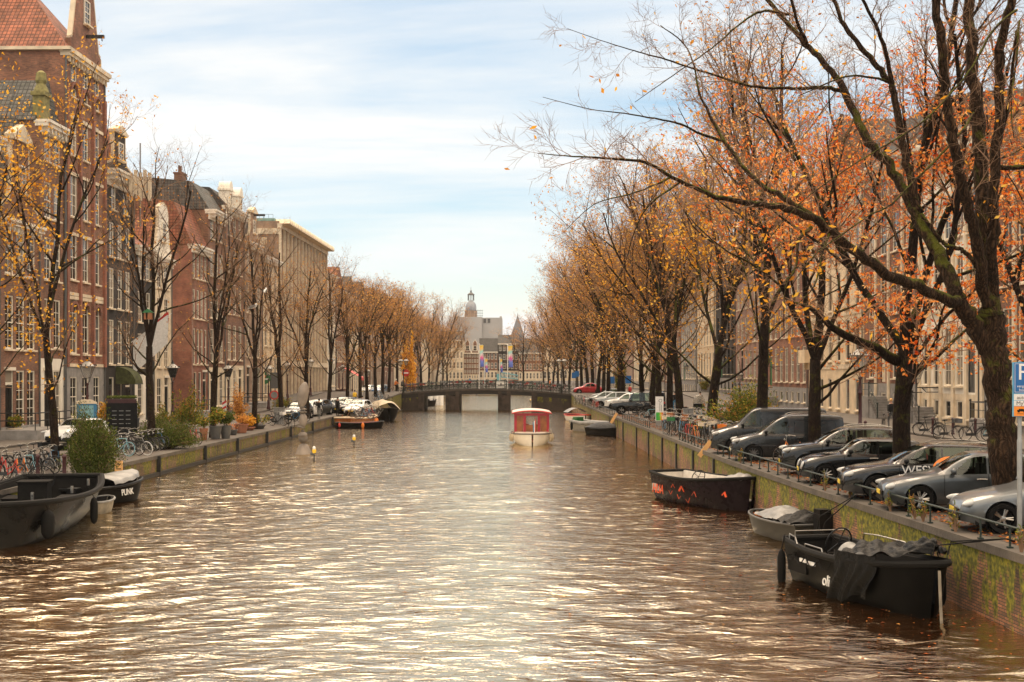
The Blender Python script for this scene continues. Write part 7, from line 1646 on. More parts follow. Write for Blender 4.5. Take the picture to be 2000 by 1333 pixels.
b=MB(); b.box(x-.9,x+.9,D-.2,D+.25,.42,.48); b.box(x-.85,x-.75,D-.2,D+.2,0,.42); b.box(x+.75,x+.85,D-.2,D+.2,0,.42); o=MB(); 
t=thing('bench','plain wooden bench under the two people by the leafy bush','bench',(0,0,0)); b.obj('seat',M['wood'],t)
x=(1421-1000)*D/F-.3; person('long haired person in a green beanie seated beside the bald man',x,D-.1,z,PI*1.3,1.65,'black','black','greyp',pose='sit',hat='greenp')
x,D,z=(1230-1000)*.064,160,.3; person('person in a bright red jacket near the far cafe',x,D,z,1,1.75,'red','black')
x,D=(1255-1000)*.0592,148; person('broad person in dark blue near the cafe terrace',x,D,zr(D),1,1.75,'blue','black')
x,D=(1023-1000)*.0735,184.5; person('small figure in orange jacket on the bridge beside the blue crane truck',x+3.7,182.5,dz(5.6),0,1.75,'orange','black')
# ---------- plants, signs and small street things
def bush(name,label,x,y,z,rx,ry,rz_,leafm,n,ls,seed=0,cat='shrub',up=.0,low=.1,vert=False,group=None):
    R=random.Random(seed); t=thing(name,label,cat,(x,y,z),0,group); T,Lf=MB(),MB()
    for i in range(int(n/40)+8):
        a=R.uniform(0,6.28); e=R.uniform(.15,1.35); rr=R.uniform(.6,1.12)*(1+.28*math.sin(3*a+seed)+.2*math.sin(5*a+2*seed+3*e)); d=Vector((math.cos(a)*math.cos(e)*rx*rr,math.sin(a)*math.cos(e)*ry*rr,math.sin(e)*rz_*rr+low))
        p0=Vector((R.uniform(-.1,.1)*rx,R.uniform(-.1,.1)*ry,0)); mid=p0.lerp(d,.5)+Vector((0,0,.12*rz_)); T.tube([p0,mid,d],[.02,.013,.005],4)
        for k in range(int(n/(n/40+8))):
            u=R.uniform(.3,1.05)**.7; c=(p0.lerp(mid,u*2) if u<.5 else mid.lerp(d,u*2-1))+Vector((R.gauss(0,1)*rx,R.gauss(0,1)*ry,R.gauss(0,.9)*rz_))*.11
            if c.z<0.02: c.z=.02+R.random()*.1
            ax=(d.normalized()*.8+Vector((R.gauss(0,.6),R.gauss(0,.6),R.gauss(0,.6)))).normalized(); w=ax.orthogonal().normalized()*ls*.22; ax=ax*ls*.6; Lf.add([tuple(c-ax),tuple(c+w),tuple(c+ax),tuple(c-w)],[(0,1,2,3)])
    T.obj('stems',M['twig'],t); Lf.obj('leaves',M[leafm],t); return t
def grnd(px,y,zf=zl): return gy(px,y,zf)
x,D,z=grnd(177,925); bush('juniper_bush','big dark green juniper spilling over the quay beside the orange sign',x,D,z,1.0,1.0,1.85,'leaf_g',26000,.085,1); bush('juniper_bush','low end of the juniper hanging down the quay wall',x+.3,D-.5,z-.75,.6,.6,1.0,'leaf_g',8000,.085,2)
x,D,z=grnd(332,880); bush('juniper_bush','spreading green juniper at the end of the bicycle row',(332-1000)*(D+1.5)/F,D+1.5,z,1.5,1.6,1.15,'leaf_g',15000,.085,3)
x,D,z=grnd(313,872); bush('juniper_bush','small juniper behind the bicycles at the foot of the bare tree',(310-1000)*(D+4)/F,D+4,z,.9,.9,.9,'leaf_g',3000,.12,4)
x,D,z=gy(1462,874,zr); bush('leafy_bush','large light green bush between the packed bicycles and the large grey van',(1462-1000)*(D+7)/F,D+7,0,1.9,1.7,2.1,'leaf_p',13000,.16,5)
x,D,z=gy(1372,800,zr); bush('planter_shrub','small shrub on the stone steps left of the forked tree',(1378-1000)*.0665,166,1.3,1.1,1,1.4,'leaf_p',1500,.15,6)
def pot(px,y,label,w=.55,h=.5,m='greyp',leafm='leaf_p',lh=.6,n=700,ls=.14,seed=0,zf=zl,dd=0):
    x,D,z=gy(px,y,zf); D+=dd; x=(px-1000)*D/F; t=thing('plant_pot',label,'plant pot',(x,D,z),0,'potted plants on the left quay' if zf is zl else None)
    b=MB(); b.lathe([(w*.32,0),(w*.36,.02),(w*.5,h-.06),(w*.54,h-.06),(w*.54,h),(w*.46,h),(w*.45,h-.08),(0,h-.08)],18); b.obj('pot',M[m],t,True)
    q=bush('plant','x','x' and 0,0,0,w*.8,w*.8,lh,leafm,n,ls,seed+50) if 0 else None
    R=random.Random(seed); T,Lf=MB(),MB()
    for i in range(14):
        a=R.uniform(0,6.28); rr=R.uniform(.1,.75)*w; e=Vector((math.cos(a)*rr,math.sin(a)*rr,h+lh*R.uniform(.5,1.05))); T.tube([(0,0,h-.08),(e.x*.4,e.y*.4,h+lh*.3),tuple(e)],.008,3)
        for k in range(n//14):
            c=Vector((0,0,h)).lerp(e,R.uniform(.35,1.05))+Vector((R.gauss(0,.09),R.gauss(0,.09),R.gauss(0,.07))); ax=Vector((R.gauss(0,1),R.gauss(0,1),R.gauss(.4,.8))).normalized(); ww=ax.orthogonal().normalized()*ls*.25; ax=ax*ls*.5; Lf.add([tuple(c-ax),tuple(c+ww),tuple(c+ax),tuple(c-ww)],[(0,1,2,3)])
    T.obj('stems',M['twig'],t); Lf.obj('leaves',M[leafm],t); return t
pot(421,858,'grey tapered pot with a spreading green plant, by the two dark pots',.75,.8,'greyp','leaf_p',1.0,900,.2,1)
pot(441,857,'dark grey pot with a spiky shrub nearest the orange flowers',.7,.8,'greyp','leaf_g',.9,700,.16,2)
pot(398,860,'small brown pot with thin leaves beside the red bicycle',.5,.7,'terracotta','leaf_p',.8,350,.15,3)
pot(471,846,'terracotta pot full of dried brown stems',.95,.6,'terracotta','leaf_t',.6,600,.12,4)
pot(455,850,'pot of orange flowers between the dark pot and the terracotta one',.6,.35,'greyp','leaf_r',.45,70,.1,5)
pot(487,841,'low mound of yellow grasses in a small pot',.8,.25,'terracotta','leaf_y',.7,800,.2,6)
pot(505,838,'pot with bushy olive foliage near the black bicycles',1.0,.3,'greyp','leaf_p',.7,900,.15,7)
pot(347,868,'purple heather in a low pot beside the purple bicycle',.9,.25,'greyp','leaf_p',.5,500,.12,8)
pot(25,890,'round stone planter with a pale green shrub next to the stair rail',1.0,.75,'stone','leaf_p',.7,1200,.14,9,dd=14)
bush('planter_shrub','yellowish shrub in front of the alley steps by the dark glassed lamp',(368-1000)*92/F,92,LZ,1.3,1.1,2.3,'leaf_p',2600,.16,11)
bush('planter_shrub','rust coloured climbing plant beside the second dark glassed lamp',(466-1000)*114/F,114,LZ,.8,.7,2.2,'leaf_t',1500,.16,12)
bush('planter_shrub','reddish shrub and flowers at the foot of the cream house',(322-1000)*95/F,95,LZ,1.2,1,1.4,'leaf_p',900,.15,13)
bush('planter_shrub','ornamental grasses between the blue toilet and the black cabinet',(207-1000)*82/F,82,LZ,.5,.5,1.9,'leaf_y',900,.25,14)
bush('planter_shrub','small green shrub behind the parked cars near the round sign',(548-1000)*135/F,135,LZ,1.3,1,1.6,'leaf_p',1500,.16,15)
bush('columnar_tree','narrow yellow green columnar tree by the far cafe',(1211-1000)*.068,170,.6,.8,.8,5.2,'leaf_p',2500,.3,16,cat='tree')
bush('columnar_tree','golden conical tree just left of the twin lamp on the bridge',(801-1000)*.078,195,.8,1.0,1.0,6.0,'leaf_y',2500,.35,17,cat='tree')
# weeds on the coping
for i,(px,y) in enumerate(((1735,1000),(1713,1015),(1850,1020),(1812,1040),(1960,1080),(1570,960),(1655,975),(1420,905))):
    D=CZ*F/(y-HY); x=qr(D)+.1; bush('weed',['tall dry weed by the crossover wheel','weed sprouting through the rail','weed beside the slate hatchback wheel','leafy weed rooted in the coping','short weed under the silver hatchback','weed near the small black car','leafy sprig on the coping mid way','weed below the packed bicycles'][i],x,D,.0,.14,.14,.45,'leaf_p',70,.08,60+i,cat='weed')
b=MB(); R=random.Random(1)   # hanging tufts on the wall
for px,y in ((1690,1005),(1690,1010),(1900,1100),(1905,1105),(1830,1075)):
    pass
# portable toilet
x,D,z=grnd(168,868); D+=8; x=(169-1000)*D/F; t=thing('portable_toilet','blue portable toilet cabin with a pale domed roof behind the juniper','portable toilet',(x,D,z),.35)
b=MB(); b.box(-.58,.58,-.58,.58,.05,2.1); 
for k in range(5): b.box(-.5+k*.22,-.42+k*.22,-.61,-.581,.2,1.95); b.box(.581,.61,-.5+k*.22,-.42+k*.22,.2,1.95)
b.obj('cabin',M['blue'],t); b=MB(); b.prism([(-.62,2.1),(.62,2.1),(.6,2.2),(.35,2.32),(0,2.36),(-.35,2.32),(-.6,2.2)],-.62,.62,'y'); b.obj('roof',M['stone'],t); b=MB(); b.box(-.4,.4,-.64,-.612,.1,2.0); b.obj('door',M['tealp'],t)
# black cabinet with flower box
x,D,z=grnd(237,868); D+=10; x=(238-1000)*D/F; t=thing('black_kiosk','black mailbox kiosk with slots and a red flower box on top','kiosk',(x,D,z),.3)
b=MB(); b.box(-.95,.95,-.5,.5,0,2.1); b.obj('cabinet',M['black'],t)
for r_ in range(5):
    for c_ in range(3): b=MB(); b.box(-.6+c_*.42,-.32+c_*.42,-.52,-.502,.5+r_*.27,.54+r_*.27); b.obj('slot',M['steel'],t)
b=MB(); b.box(-.9,.9,-.45,.45,2.1,2.35); b.obj('flower_box',M['oxblood'],t); b=MB(); R=random.Random(3)
for _ in range(700): c=Vector((R.uniform(-.9,.9),R.uniform(-.45,.45),2.38+R.random()*.18)); s=.07; b.add([tuple(c-Vector((s,0,0))),tuple(c+Vector((0,s*.5,s*.3))),tuple(c+Vector((s,0,.02))),tuple(c+Vector((0,-s*.5,0)))],[(0,1,2,3)])
b.obj('flowers',M['leaf_g'],t)
x,D,z=grnd(262,862); D+=8; x=(263-1000)*D/F; t=thing('planter','tall grey square planter wound with small flowers beside the black kiosk','planter',(x,D,z),.3); b=MB(); b.lathe([(.3,0),(.42,1.0),(.46,1.0),(.46,1.08),(0,1.08)],4,None,PI/4); b.obj('pot',M['greyp'],t)
b=MB()
for _ in range(500): a=R.uniform(0,6.28); zz=R.uniform(1.05,2.2); c=Vector((.25*math.cos(a)+.1*math.sin(zz*5),.2*math.sin(a),zz)); s=.06; b.add([tuple(c-Vector((s,0,0))),tuple(c+Vector((0,s,s*.5))),tuple(c+Vector((s,0,.03))),tuple(c+Vector((0,-s,0)))],[(0,1,2,3)])
b.obj('flowers',M['leaf_p'],t)
# scalloped awning
def on_left(px,zc=0,out=0.0):
    d=77500/(1037.5-px); return xfl(d)+out,d
x,d=on_left(233); t=thing('awning','dark green curved door awning on the black shuttered house','awning',(x+.02,d,zl(d)+3.2),RZL)
b=MB(); n=8
for i in range(n+1):
    a=PI/2*i/n; 
    for u in (-.9,.9): b.v.append((u,-1.5*math.sin(a),1.3*math.cos(a)))
for i in range(n): b.f.append((2*i,2*i+1,2*i+3,2*i+2)); b.m.append(0)
b.add([(-.9,0,1.3)]+[(-.9,-1.5*math.sin(PI/2*i/n),1.3*math.cos(PI/2*i/n)) for i in range(1,n+1)]+[(-.9,0,0)],[tuple(range(n+2))]); b.add([(.9,0,1.3)]+[(.9,-1.5*math.sin(PI/2*i/n),1.3*math.cos(PI/2*i/n)) for i in range(1,n+1)]+[(.9,0,0)],[tuple(range(n+2))])
b.obj('canopy',mat('mossy_canvas',(.06,.065,.02),.9,var=.5),t); b=MB(); b.tube([(-.9,-1.5,0),(.9,-1.5,0)],.03,5); b.obj('frame',M['darkmetal'],t)
# white banner flags
def wallflag(px,ztop,w,h,label,cm,txt=None,ang=.9):
    x,d=on_left(px); t=thing('flag',label,'flag',(x,d,zl(d)+ztop),RZL); b=MB(); b.tube([(0,0,0),(0,-w*1.05,w*.75)],.03,6); b.obj('pole',M['whitep'],t)
    b=MB(); nx,nz=8,10
    for j in range(nz+1):
        for i in range(nx+1): u=i/nx; v=j/nz; b.v.append((.06*math.sin(u*6+v*4),-.15-w*.9*u,.1+w*.68*u-h*v*(1-.15*u)+.0))
    for j in range(nz):
        for i in range(nx): a=j*(nx+1)+i; b.f.append((a,a+1,a+nx+2,a+nx+1)); b.m.append(0)
    c=b.obj('cloth',cm,t,True)
    if txt: text(txt[0],txt[1],.004,'lettering',M['greyp'],c,Matrix.Translation((-.09,-w*.55,-h*.35))@Matrix.Rotation(-PI/2,4,'Z')@Matrix.Rotation(PI/2,4,'X'))
    return t
wallflag(256,6.4,3.0,2.6,'large white flag with faint grey emblem hanging from the dark house',M['whitep'])
wallflag(290,7.4,1.6,1.6,'blue and white flag on the low dark brick house behind the bare tree',M['blue'])
wallflag(300,8.2,1.2,1.2,'small red white flag next to the blue one',M['red'])
# signs
x,d=on_left(519,0); t=thing('bar_sign','round green illuminated bar sign with a red star, projecting from a house','sign',(x,d,zl(d)+5.0),0)
sgx=(517-1000)*d/F-x; sgz=CZ+(HY-739)*d/F-(zl(d)+5.0)
b=MB(); b.tube([(0,0,sgz),(sgx-.4,0,sgz)],.03,5); b.obj('bracket',M['darkmetal'],t); b=MB(); b.lathe([(.68,-.08),(.68,.08)],28,Matrix.Translation((sgx,0,sgz))@Matrix.Rotation(PI/2,4,'X')); b.obj('disc',M['greenp'],t)
b=MB(); pts=[((.26 if k%2==0 else .11)*math.sin(k*PI/5)+sgx,(.26 if k%2==0 else .11)*math.cos(k*PI/5)+sgz+.22) for k in range(10)]; b.prism(pts,-.1,-.083,'y'); b.obj('red_star',M['red'],t)
b=MB(); b.box(sgx-.55,sgx+.55,-.1,-.083,sgz-.2,sgz-.02); b.obj('white_band',M['whitep'],t)
def roundsign(px,ytop,D,zg_,label,r=.3,kind='ring',name='traffic_sign',facing=0):
    X0=(px-1000)*D/F; zc=CZ+(HY-ytop)*D/F; t=thing(name,label,'traffic sign',(X0,D,zg_),facing); b=MB(); b.tube([(0,.04,0),(0,.04,zc-zg_+r)],.035,8); b.obj('pole',M['steel'],t)
    Mx=Matrix.Translation((0,0,zc-zg_))@Matrix.Rotation(PI/2,4,'X'); b=MB(); b.lathe([(r,-.015),(r,.015)],28,Mx); b.obj('plate',M['red'],t); b=MB()
    if kind=='ring': b.lathe([(r*.75,.016),(r*.75,.02)],28,Mx)
    else: b.box(-r*.7,r*.7,-.022,-.016,zc-zg_-r*.16,zc-zg_+r*.16)
    b.obj('white_area',M['whitep'] if kind!='ring' else M['tarp_grey'],t); return t
roundsign(535.5,772,118,LZ,'round red rimmed traffic sign beside the grey back of a bigger sign',.42,'ring')
roundsign(792.5,729,176,.95,'red no entry sign with white bar at the left end of the bridge',.5,'bar')
# parking sign at the right edge
D=25.5; X0=(1993-1000)*D/F; t=thing('parking_sign','tall grey pole with blue P parking sign, white plates and an orange plate','traffic sign',(X0,D,0),-.12)
zt=CZ+(HY-708)*D/F; b=MB(); b.lathe([(.05,-.1),(.05,CZ+(HY-860)*D/F),(.04,CZ+(HY-858)*D/F),(.036,zt+.02),(0,zt+.04)],14,Matrix.Translation((.0,.06,0))); b.obj('pole',mat('galvanised',(.28,.28,.27),.5,metal=.5,var=.2),t,True,60)
Z=lambda y:CZ+(HY-y)*D/F
pw=.66; xl=-.15; bm=mat('sign_blue',(.012,.12,.36),.4,var=.08)
b=MB(); b.box(xl,xl+pw,-.02,.03,Z(814),zt); b.obj('backplate',mat('sign_rim',(.1,.35,.55),.4),t)
b=MB(); b.box(xl+.02,xl+pw-.02,-.028,-.0205,Z(768),zt-.015); pb=b.obj('blue_plate',bm,t)
b=MB()
for a in ((xl+.035,xl+pw-.035,zt-.035,zt-.028),(xl+.035,xl+pw-.035,Z(768)+.015,Z(768)+.022),(xl+.035,xl+.042,Z(768)+.022,zt-.035)): b.box(a[0],a[1],-.0305,-.0285,a[2],a[3])
b.obj('white_border',M['whitep'],pb)
text('P',.46,.002,'lettering',M['whitep'],pb,Matrix.Translation((xl+.2,-.031,Z(742)))@Matrix.Rotation(PI/2,4,'X')); text('vergunning\nhouders',.075,.001,'lettering',M['whitep'],pb,Matrix.Translation((xl+.24,-.031,Z(757)))@Matrix.Rotation(PI/2,4,'X'))
b=MB(); b.box(xl+.02,xl+pw-.02,-.028,-.0205,Z(782),Z(770)); o=b.obj('white_plate',M['whitep'],t); text('autodate',.1,.001,'lettering',M['black'],o,Matrix.Translation((xl+.25,-.031,Z(780)))@Matrix.Rotation(PI/2,4,'X'))
b=MB(); b.box(xl+.02,xl+pw-.02,-.028,-.0205,Z(793),Z(783)); o=b.obj('white_plate',M['whitep'],t); text('MyWheels',.11,.001,'lettering',M['black'],o,Matrix.Translation((xl+.3,-.031,Z(791.5)))@Matrix.Rotation(PI/2,4,'X'))
b=MB(); b.box(xl+.02,xl+pw-.02,-.028,-.0205,Z(813),Z(794)); o=b.obj('orange_plate',mat('sign_orange',(.8,.25,.02),.45,var=.08),t)
b=MB(); b.box(xl+.08,xl+.26,-.0305,-.0285,Z(804),Z(801)); b.box(xl+.11,xl+.21,-.0305,-.0285,Z(801),Z(799)); b.box(xl+.3,xl+.5,-.0305,-.0285,Z(804),Z(800)); 
for c in (.11,.22,.34,.45): b.lathe([(.022,-.0302),(.022,-.0286)],10,Matrix.Translation((xl+c,0,Z(804.5)))@Matrix.Rotation(PI/2,4,'X')) if 0 else b.box(xl+c-.02,xl+c+.02,-.0306,-.0286,Z(806),Z(804))
b.box(xl+.08,xl+.5,-.0305,-.0285,Z(809),Z(808.3)); b.obj('tow_symbol',M['black'],o)
# information pillar
x,D,z=gy(1288,833,zr); t=thing('information_pillar','white information pillar with a rainbow coloured lower panel at the quay edge','sign',(x,D,z),.0)
s=D/F; w=15*s; h=(833-775)*s; b=MB(); b.box(-w/2*.9,w/2*.9,-.1,.1,0,h*.18); b.obj('base',M['greystone'],t); b=MB(); b.box(-w/2,w/2,-.09,.09,h*.18+.01,h); b.obj('panel',M['whitep'],t)
m,nt,bb=mk('rainbow_panel'); tc=nt.nodes.new('ShaderNodeTexCoord'); n=N(nt,'ShaderNodeTexNoise',i_Scale=1.1); L(nt,tc.outputs['Generated'],n.inputs['Vector']); sp_=nt.nodes.new('ShaderNodeSeparateXYZ'); L(nt,tc.outputs['Generated'],sp_.inputs[0]); a_=N(nt,'ShaderNodeMath',operation='MULTIPLY_ADD'); a_.inputs[1].default_value=.35; L(nt,n.outputs[0],a_.inputs[0]); L(nt,sp_.outputs[0],a_.inputs[2])
r_=ramp(nt,a_.outputs[0],[(.2,(.02,.35,.05)),(.65,(.1,.45,.05)),(.85,(.7,.5,.03)),(1,(.7,.15,.03))]); L(nt,r_.outputs[0],bb.inputs['Base Color'])
b=MB(); b.box(-w/2+.02,w/2-.02,-.1,-.091,h*.2,h*.47); b.obj('coloured_panel',m,t)
b=MB(); b.torus((w*.1,-.095,h*.86),.1,.014,16,4); b.obj('ring_emblem',M['greyp'],t)
text('kunsthal',.2,.002,'lettering',M['greyp'],t,Matrix.Translation((w*.12,-.095,h*.65))@Matrix.Rotation(PI/2,4,'Y')@Matrix.Rotation(PI/2,4,'X')) if 0 else None
for k,(zz,ll) in enumerate(((.5,.28),(.5,.22))): b=MB(); b.box(w*(.0+.2*k),w*(.06+.2*k),-.095,-.091,h*.5,h*(.5+ll)); b.obj('lettering_line',M['greyp'],t)
# orange notice boards held over the water
def notice(px,y,D,w,h,tilt,label,side):
    X0=(px-1000)*D/F; zc=CZ+(HY-y)*D/F; t=thing('notice_board',label,'notice board',(X0,D,zc),0,'orange notice boards along the quays')
    Mx=Matrix.Rotation(tilt,4,'Y'); b=MB(); b.box(-w/2,w/2,-.02,.02,-h/2,h/2,Mx); b.obj('board',M['board'],t)
    b=MB(); b.tube([tuple(Mx@Vector((0,.04,-h*.1))),(side*w*1.4,.04,-h*.2 if side else 0)],.02,5); b.tube([(side*w*1.4,.04,-h*.2),(side*w*1.4,.04,-h*.9)],.02,5); b.obj('bracket',M['darkmetal'],t); return t,Mx
t,Mx=notice(232,917,54.5,.33,.72,.0,'upright orange notice board at the quay edge by the lettered black boat',-1)
for k in range(3): b=MB(); b.box(-.1,.1,-.026,-.021,.2-k*.2,.24-k*.2); b.obj('printed_mark',M['darkmetal'],t)
notice(619,828,118,.3,1.1,-.7,'tilted orange notice board on the left wall beside the balanced stones',-1)
notice(1377,877,57,.2,.85,.65,'tilted orange notice board on the right wall below the packed bicycles',1)
notice(1199,817,99,.2,.9,.55,'tilted orange notice board on the right wall below the boxy jeep',1)
# hazard post, utility cabinet, bollards, big sign back
x,D,z=grnd(438,842); D+=8; x=(438-1000)*D/F; t=thing('hazard_post','red and white diagonally striped hazard post among the plants','post',(x,D,z)); b=MB(); b.box(-.16,.16,-.03,.03,.3,1.9); b.obj('board',M['whitep'],t); b=MB()
for k in range(4): b.add([(-.161,-.034,.4+k*.4),(.161,-.034,.6+k*.4),(.161,-.034,.78+k*.4),(-.161,-.034,.58+k*.4)],[(0,1,2,3)])
b.obj('stripes',M['red'],t); b=MB(); b.tube([(0,.05,0),(0,.05,1.9)],.03,6); b.obj('pole',M['greyp'],t)
for px,y,lab,w in ((545,833,'grey green utility cabinet between the bicycles and the parked cars',.75),(1344,846,'low grey utility box behind the packed bicycles',.6)):
    x,D,z=gy(px,y,zl if px<1000 else zr); D+=4; t=thing('utility_cabinet',lab,'cabinet',((px-1000)*D/F,D,z)); b=MB(); b.box(-w/2,w/2,-.2,.2,0,1.25); b.box(-w/2-.03,w/2+.03,-.23,.23,1.25,1.31); b.obj('cabinet',M['tarp_grey'],t); b=MB(); b.box(-.01,.01,-.21,-.2005,.1,1.2); b.box(.06,.1,-.225,-.2005,.6,.75); b.obj('door_gap',M['darkmetal'],t)
t=thing('back_of_sign','grey back of a rectangular road sign beside the round red rimmed one','traffic sign',((538-1000)*120/F,120,LZ)); b=MB(); b.box(-.4,.4,-.02,.02,2.6,4.1); b.obj('plate',M['greyp'],t); b=MB(); b.tube([(0,.05,0),(0,.05,4.1)],.04,6); b.obj('pole',M['steel'],t)
BL=MB(); BL.lathe([(.1,0),(.1,.05),(.075,.1),(.07,.75),(.09,.78),(.09,.84),(.06,.9),(0,.93)],12); BLm=BL.mesh('bollard',M['oxblood'],True,50)
for i,px in enumerate((1822,1861,1905,1945,1690)):
    D=70-.4*i; tag(link('bollard',BLm,None,((px-1000)*D/F,D,.12 if (px-1000)*D/F>22.4 else 0)),['dark red bollard before the steps of the white mansion','dark red bollard by the bicycle with the grey crate','dark red bollard behind the crossover roof','dark red bollard behind the great trunk','dark red bollard near the tall street lamp'][i],'bollard','dark red bollards on the right street')
for i,px in enumerate((70,122,165)):
    x,D,z=grnd(px,935 if i<2 else 925); tag(link('bollard',BLm,None,(x,D+.2,z)),['low post at the quay edge above the black sloop','small post at the end of the first bicycle cluster','small post hidden at the foot of the juniper'][i],'bollard','small posts above the black sloop')
# stair railings at the left
def lrail(px0,px1,label,h=1.0,out=2.2):
    d0,d1=77500/(1037.5-px0),77500/(1037.5-px1); t=thing('stair_railing',label,'railing',(0,0,0)); b=MB(); x0,x1=xfl(d0)+out,xfl(d1)+out; z=zl(d0)+.12
    b.box(xfl(d0)+.05,x0+.1,d0,d1,z-.1,z+.55); b.obj('landing',M['greystone'],t); b=MB(); z+=.55
    for hh in (h,h*.55): b.tube([(xfl(d0),d0,z+hh),(x0,d0,z+hh),(x1,d1,z+hh)],.035,6)
    for q in (0,.33,.66,1): b.tube([(lerp(x0,x1,q),lerp(d0,d1,q),z),(lerp(x0,x1,q),lerp(d0,d1,q),z+h)],.03,6)
    b.obj('rail',M['darkmetal'],t); return t
lrail(-5,70,'black iron stair railing in front of the brown brick house'); lrail(345,372,'iron stair railing in the alley mouth before the orange brick wall'); lrail(430,462,'iron stair railing before the ornate brick house'); lrail(478,505,'dark iron landing rail near the green round sign')
# roof antennas above the dark house
d=96; t=thing('roof_antennas','cluster of phone antennas on a mast above the dark house','antenna',((274-1000)*d/F,d,14.5)); b=MB(); b.tube([(0,0,0),(0,0,CZ+(HY-280)*d/F-14.5)],.06,6); b.tube([(-.7,0,2.6),(.7,0,2.6)],.05,5); b.obj('mast',M['steel'],t)
for k in range(5): b=MB(); xx=-.7+k*.35; b.box(xx-.12,xx+.12,-.1,.1,1.9+.2*(k%2),4.0+.2*(k%2)); b.obj('panel_antenna',M['stone'],t)
# ropes and gulls
t=None
for i,pts in enumerate(([(1836,1052,0),(1826,1066,.3),(1822,1085,.5)],[(1873,1050,0),(1858,1058,.3),(1850,1085,.5)],[(1610,985,0),(1600,1010,.35),(1597,1035,.4)],[(1622,990,0),(1612,1020,.3),(1604,1048,.5)])):
    q=[]
    for (px,y,o) in pts:
        D=24.5 if i<2 else 33.5; q.append(((px-1000)*D/F,D,CZ+(HY-y)*D/F))
    D=q[0][1]; q[0]=(qr(D)+.05,D,.2); q.insert(1,(qr(D)-.15,D-.05,.25)); b=MB(); b.tube(q,.016,5); tag(b.obj('mooring_rope',M['rubber'],smooth=True),['black mooring hose looping over the coping to the big sloop','second mooring hose of the big sloop, farther along','mooring line from the rail to the small tarped boat','second mooring line of the small tarped boat'][i],'rope','mooring ropes')
for i,(px,y,D) in enumerate(((495,604,91.5),(518,573,92))):
    X0,Y0,Z0=P(px,y,D); t=thing('gull',['white gull perched low on the bare tree','white gull perched higher on the bare tree'][i],'bird',(X0,Y0,Z0),i*1.5,'gulls in the bare tree'); 
    b=MB(); b.ell((0,0,.16),(.26,.11,.12),12,8,Matrix.Rotation(-.35,4,'Y')); b.ell((.2,0,.34),(.085,.075,.08),10,8); b.tube([(.12,0,.2),(.19,0,.33)],[.09,.06],8); b.tube([(-.18,0,.12),(-.38,0,.02)],[.06,.02],6); b.obj('body',M['whitep'],t,True,180)
    b=MB(); b.tube([(.26,0,.34),(.35,0,.32)],[.018,.006],5); b.obj('beak',M['yellow'],t); b=MB(); 
    for sg in (-1,1): b.tube([(0,sg*.04,.08),(0,sg*.04,-.02)],.01,4)
    b.obj('legs',M['orange'],t); b=MB(); 
    for sg in (-1,1): b.ell((-.07,sg*.1,.18),(.26,.02,.09),10,6,Matrix.Rotation(-.35,4,'Y'))
    b.obj('wings',M['tarp_grey'],t,True)
b=MB(); X0,Y0,Z0=P(290,617,66.6); t=thing('bird_box','small wooden bird box on the bare tree behind the bicycles','bird box',(X0,Y0,Z0)); b.box(-.2,.2,-.15,.15,-.2,.15); b.obj('box',M['wood'],t); b=MB(); b.prism([(-.28,.15),(.28,.15),(0,.35)],-.22,.2,'y'); b.obj('roof',M['greenp'],t)
# pink awning, blue crane truck, far things
D=163; X0=(690-1000)*D/F; t=thing('awning','pink red shop awning on the far left quay','awning',(X0,D,.6)); b=MB(); zc=CZ+(HY-733)*D/F-.6
b.add([(-1.2,0,zc+.9),(-1.2,4,zc+.9),(.9,4,zc-.3),(.9,0,zc-.3),(.9,0,zc-.7),(.9,4,zc-.7)],[(0,1,2,3),(3,2,5,4)]); b.obj('canopy',mat('pink_awning',(.65,.12,.1),.7),t); b=MB(); b.tube([(.9,0,zc-.3),(.9,0,-.6)],.04,5); b.tube([(.9,4,zc-.3),(.9,4,-.6)],.04,5); b.obj('frame',M['darkmetal'],t)
D=330; s=D/F; t=thing('crane_truck','pale blue lattice crane truck beyond the bridge','truck',((990-1000)*s,D,-.35)); zb_=0
b=MB(); b.box((970-990)*s,(978-990)*s,-1.2,1.2,.8,3.2+.6); b.box((970-990)*s,(974-990)*s,-1.1,1.1,.6,2.4); b.obj('cab',mat('pale_blue_truck',(.13,.36,.42),.5),t)
b=MB(); b.box((978.5-990)*s,(1012-990)*s,-1.1,1.1,.7,1.1); b.obj('chassis',M['darkmetal'],t)
b=MB()
for y in (-.6,.6):
    for z0_,z1_ in ((2.0,1.4),(3.2,2.4)): b.tube([((978.8-990)*s,y,z0_+1),((1012-990)*s,y,z1_+1)],.14,5)
    for k in range(9): u=k/9; u2=(k+1)/9; b.tube([((979+33*u-990)*s,y,3-.6*u),((979+33*u2-990)*s,y,4.2-.8*u2)],.09,4)
b.obj('crane_boom',mat('pale_blue_boom',(.16,.38,.44),.5),t)
for k in (972,981,1000,1008):
    b=MB(); b.lathe([(.5,-.15),(.5,.15)],16,Matrix.Translation(((k-990)*s,-1.1,.5))@Matrix.Rotation(PI/2,4,'X')); b.obj('wheel',M['rubber'],t)
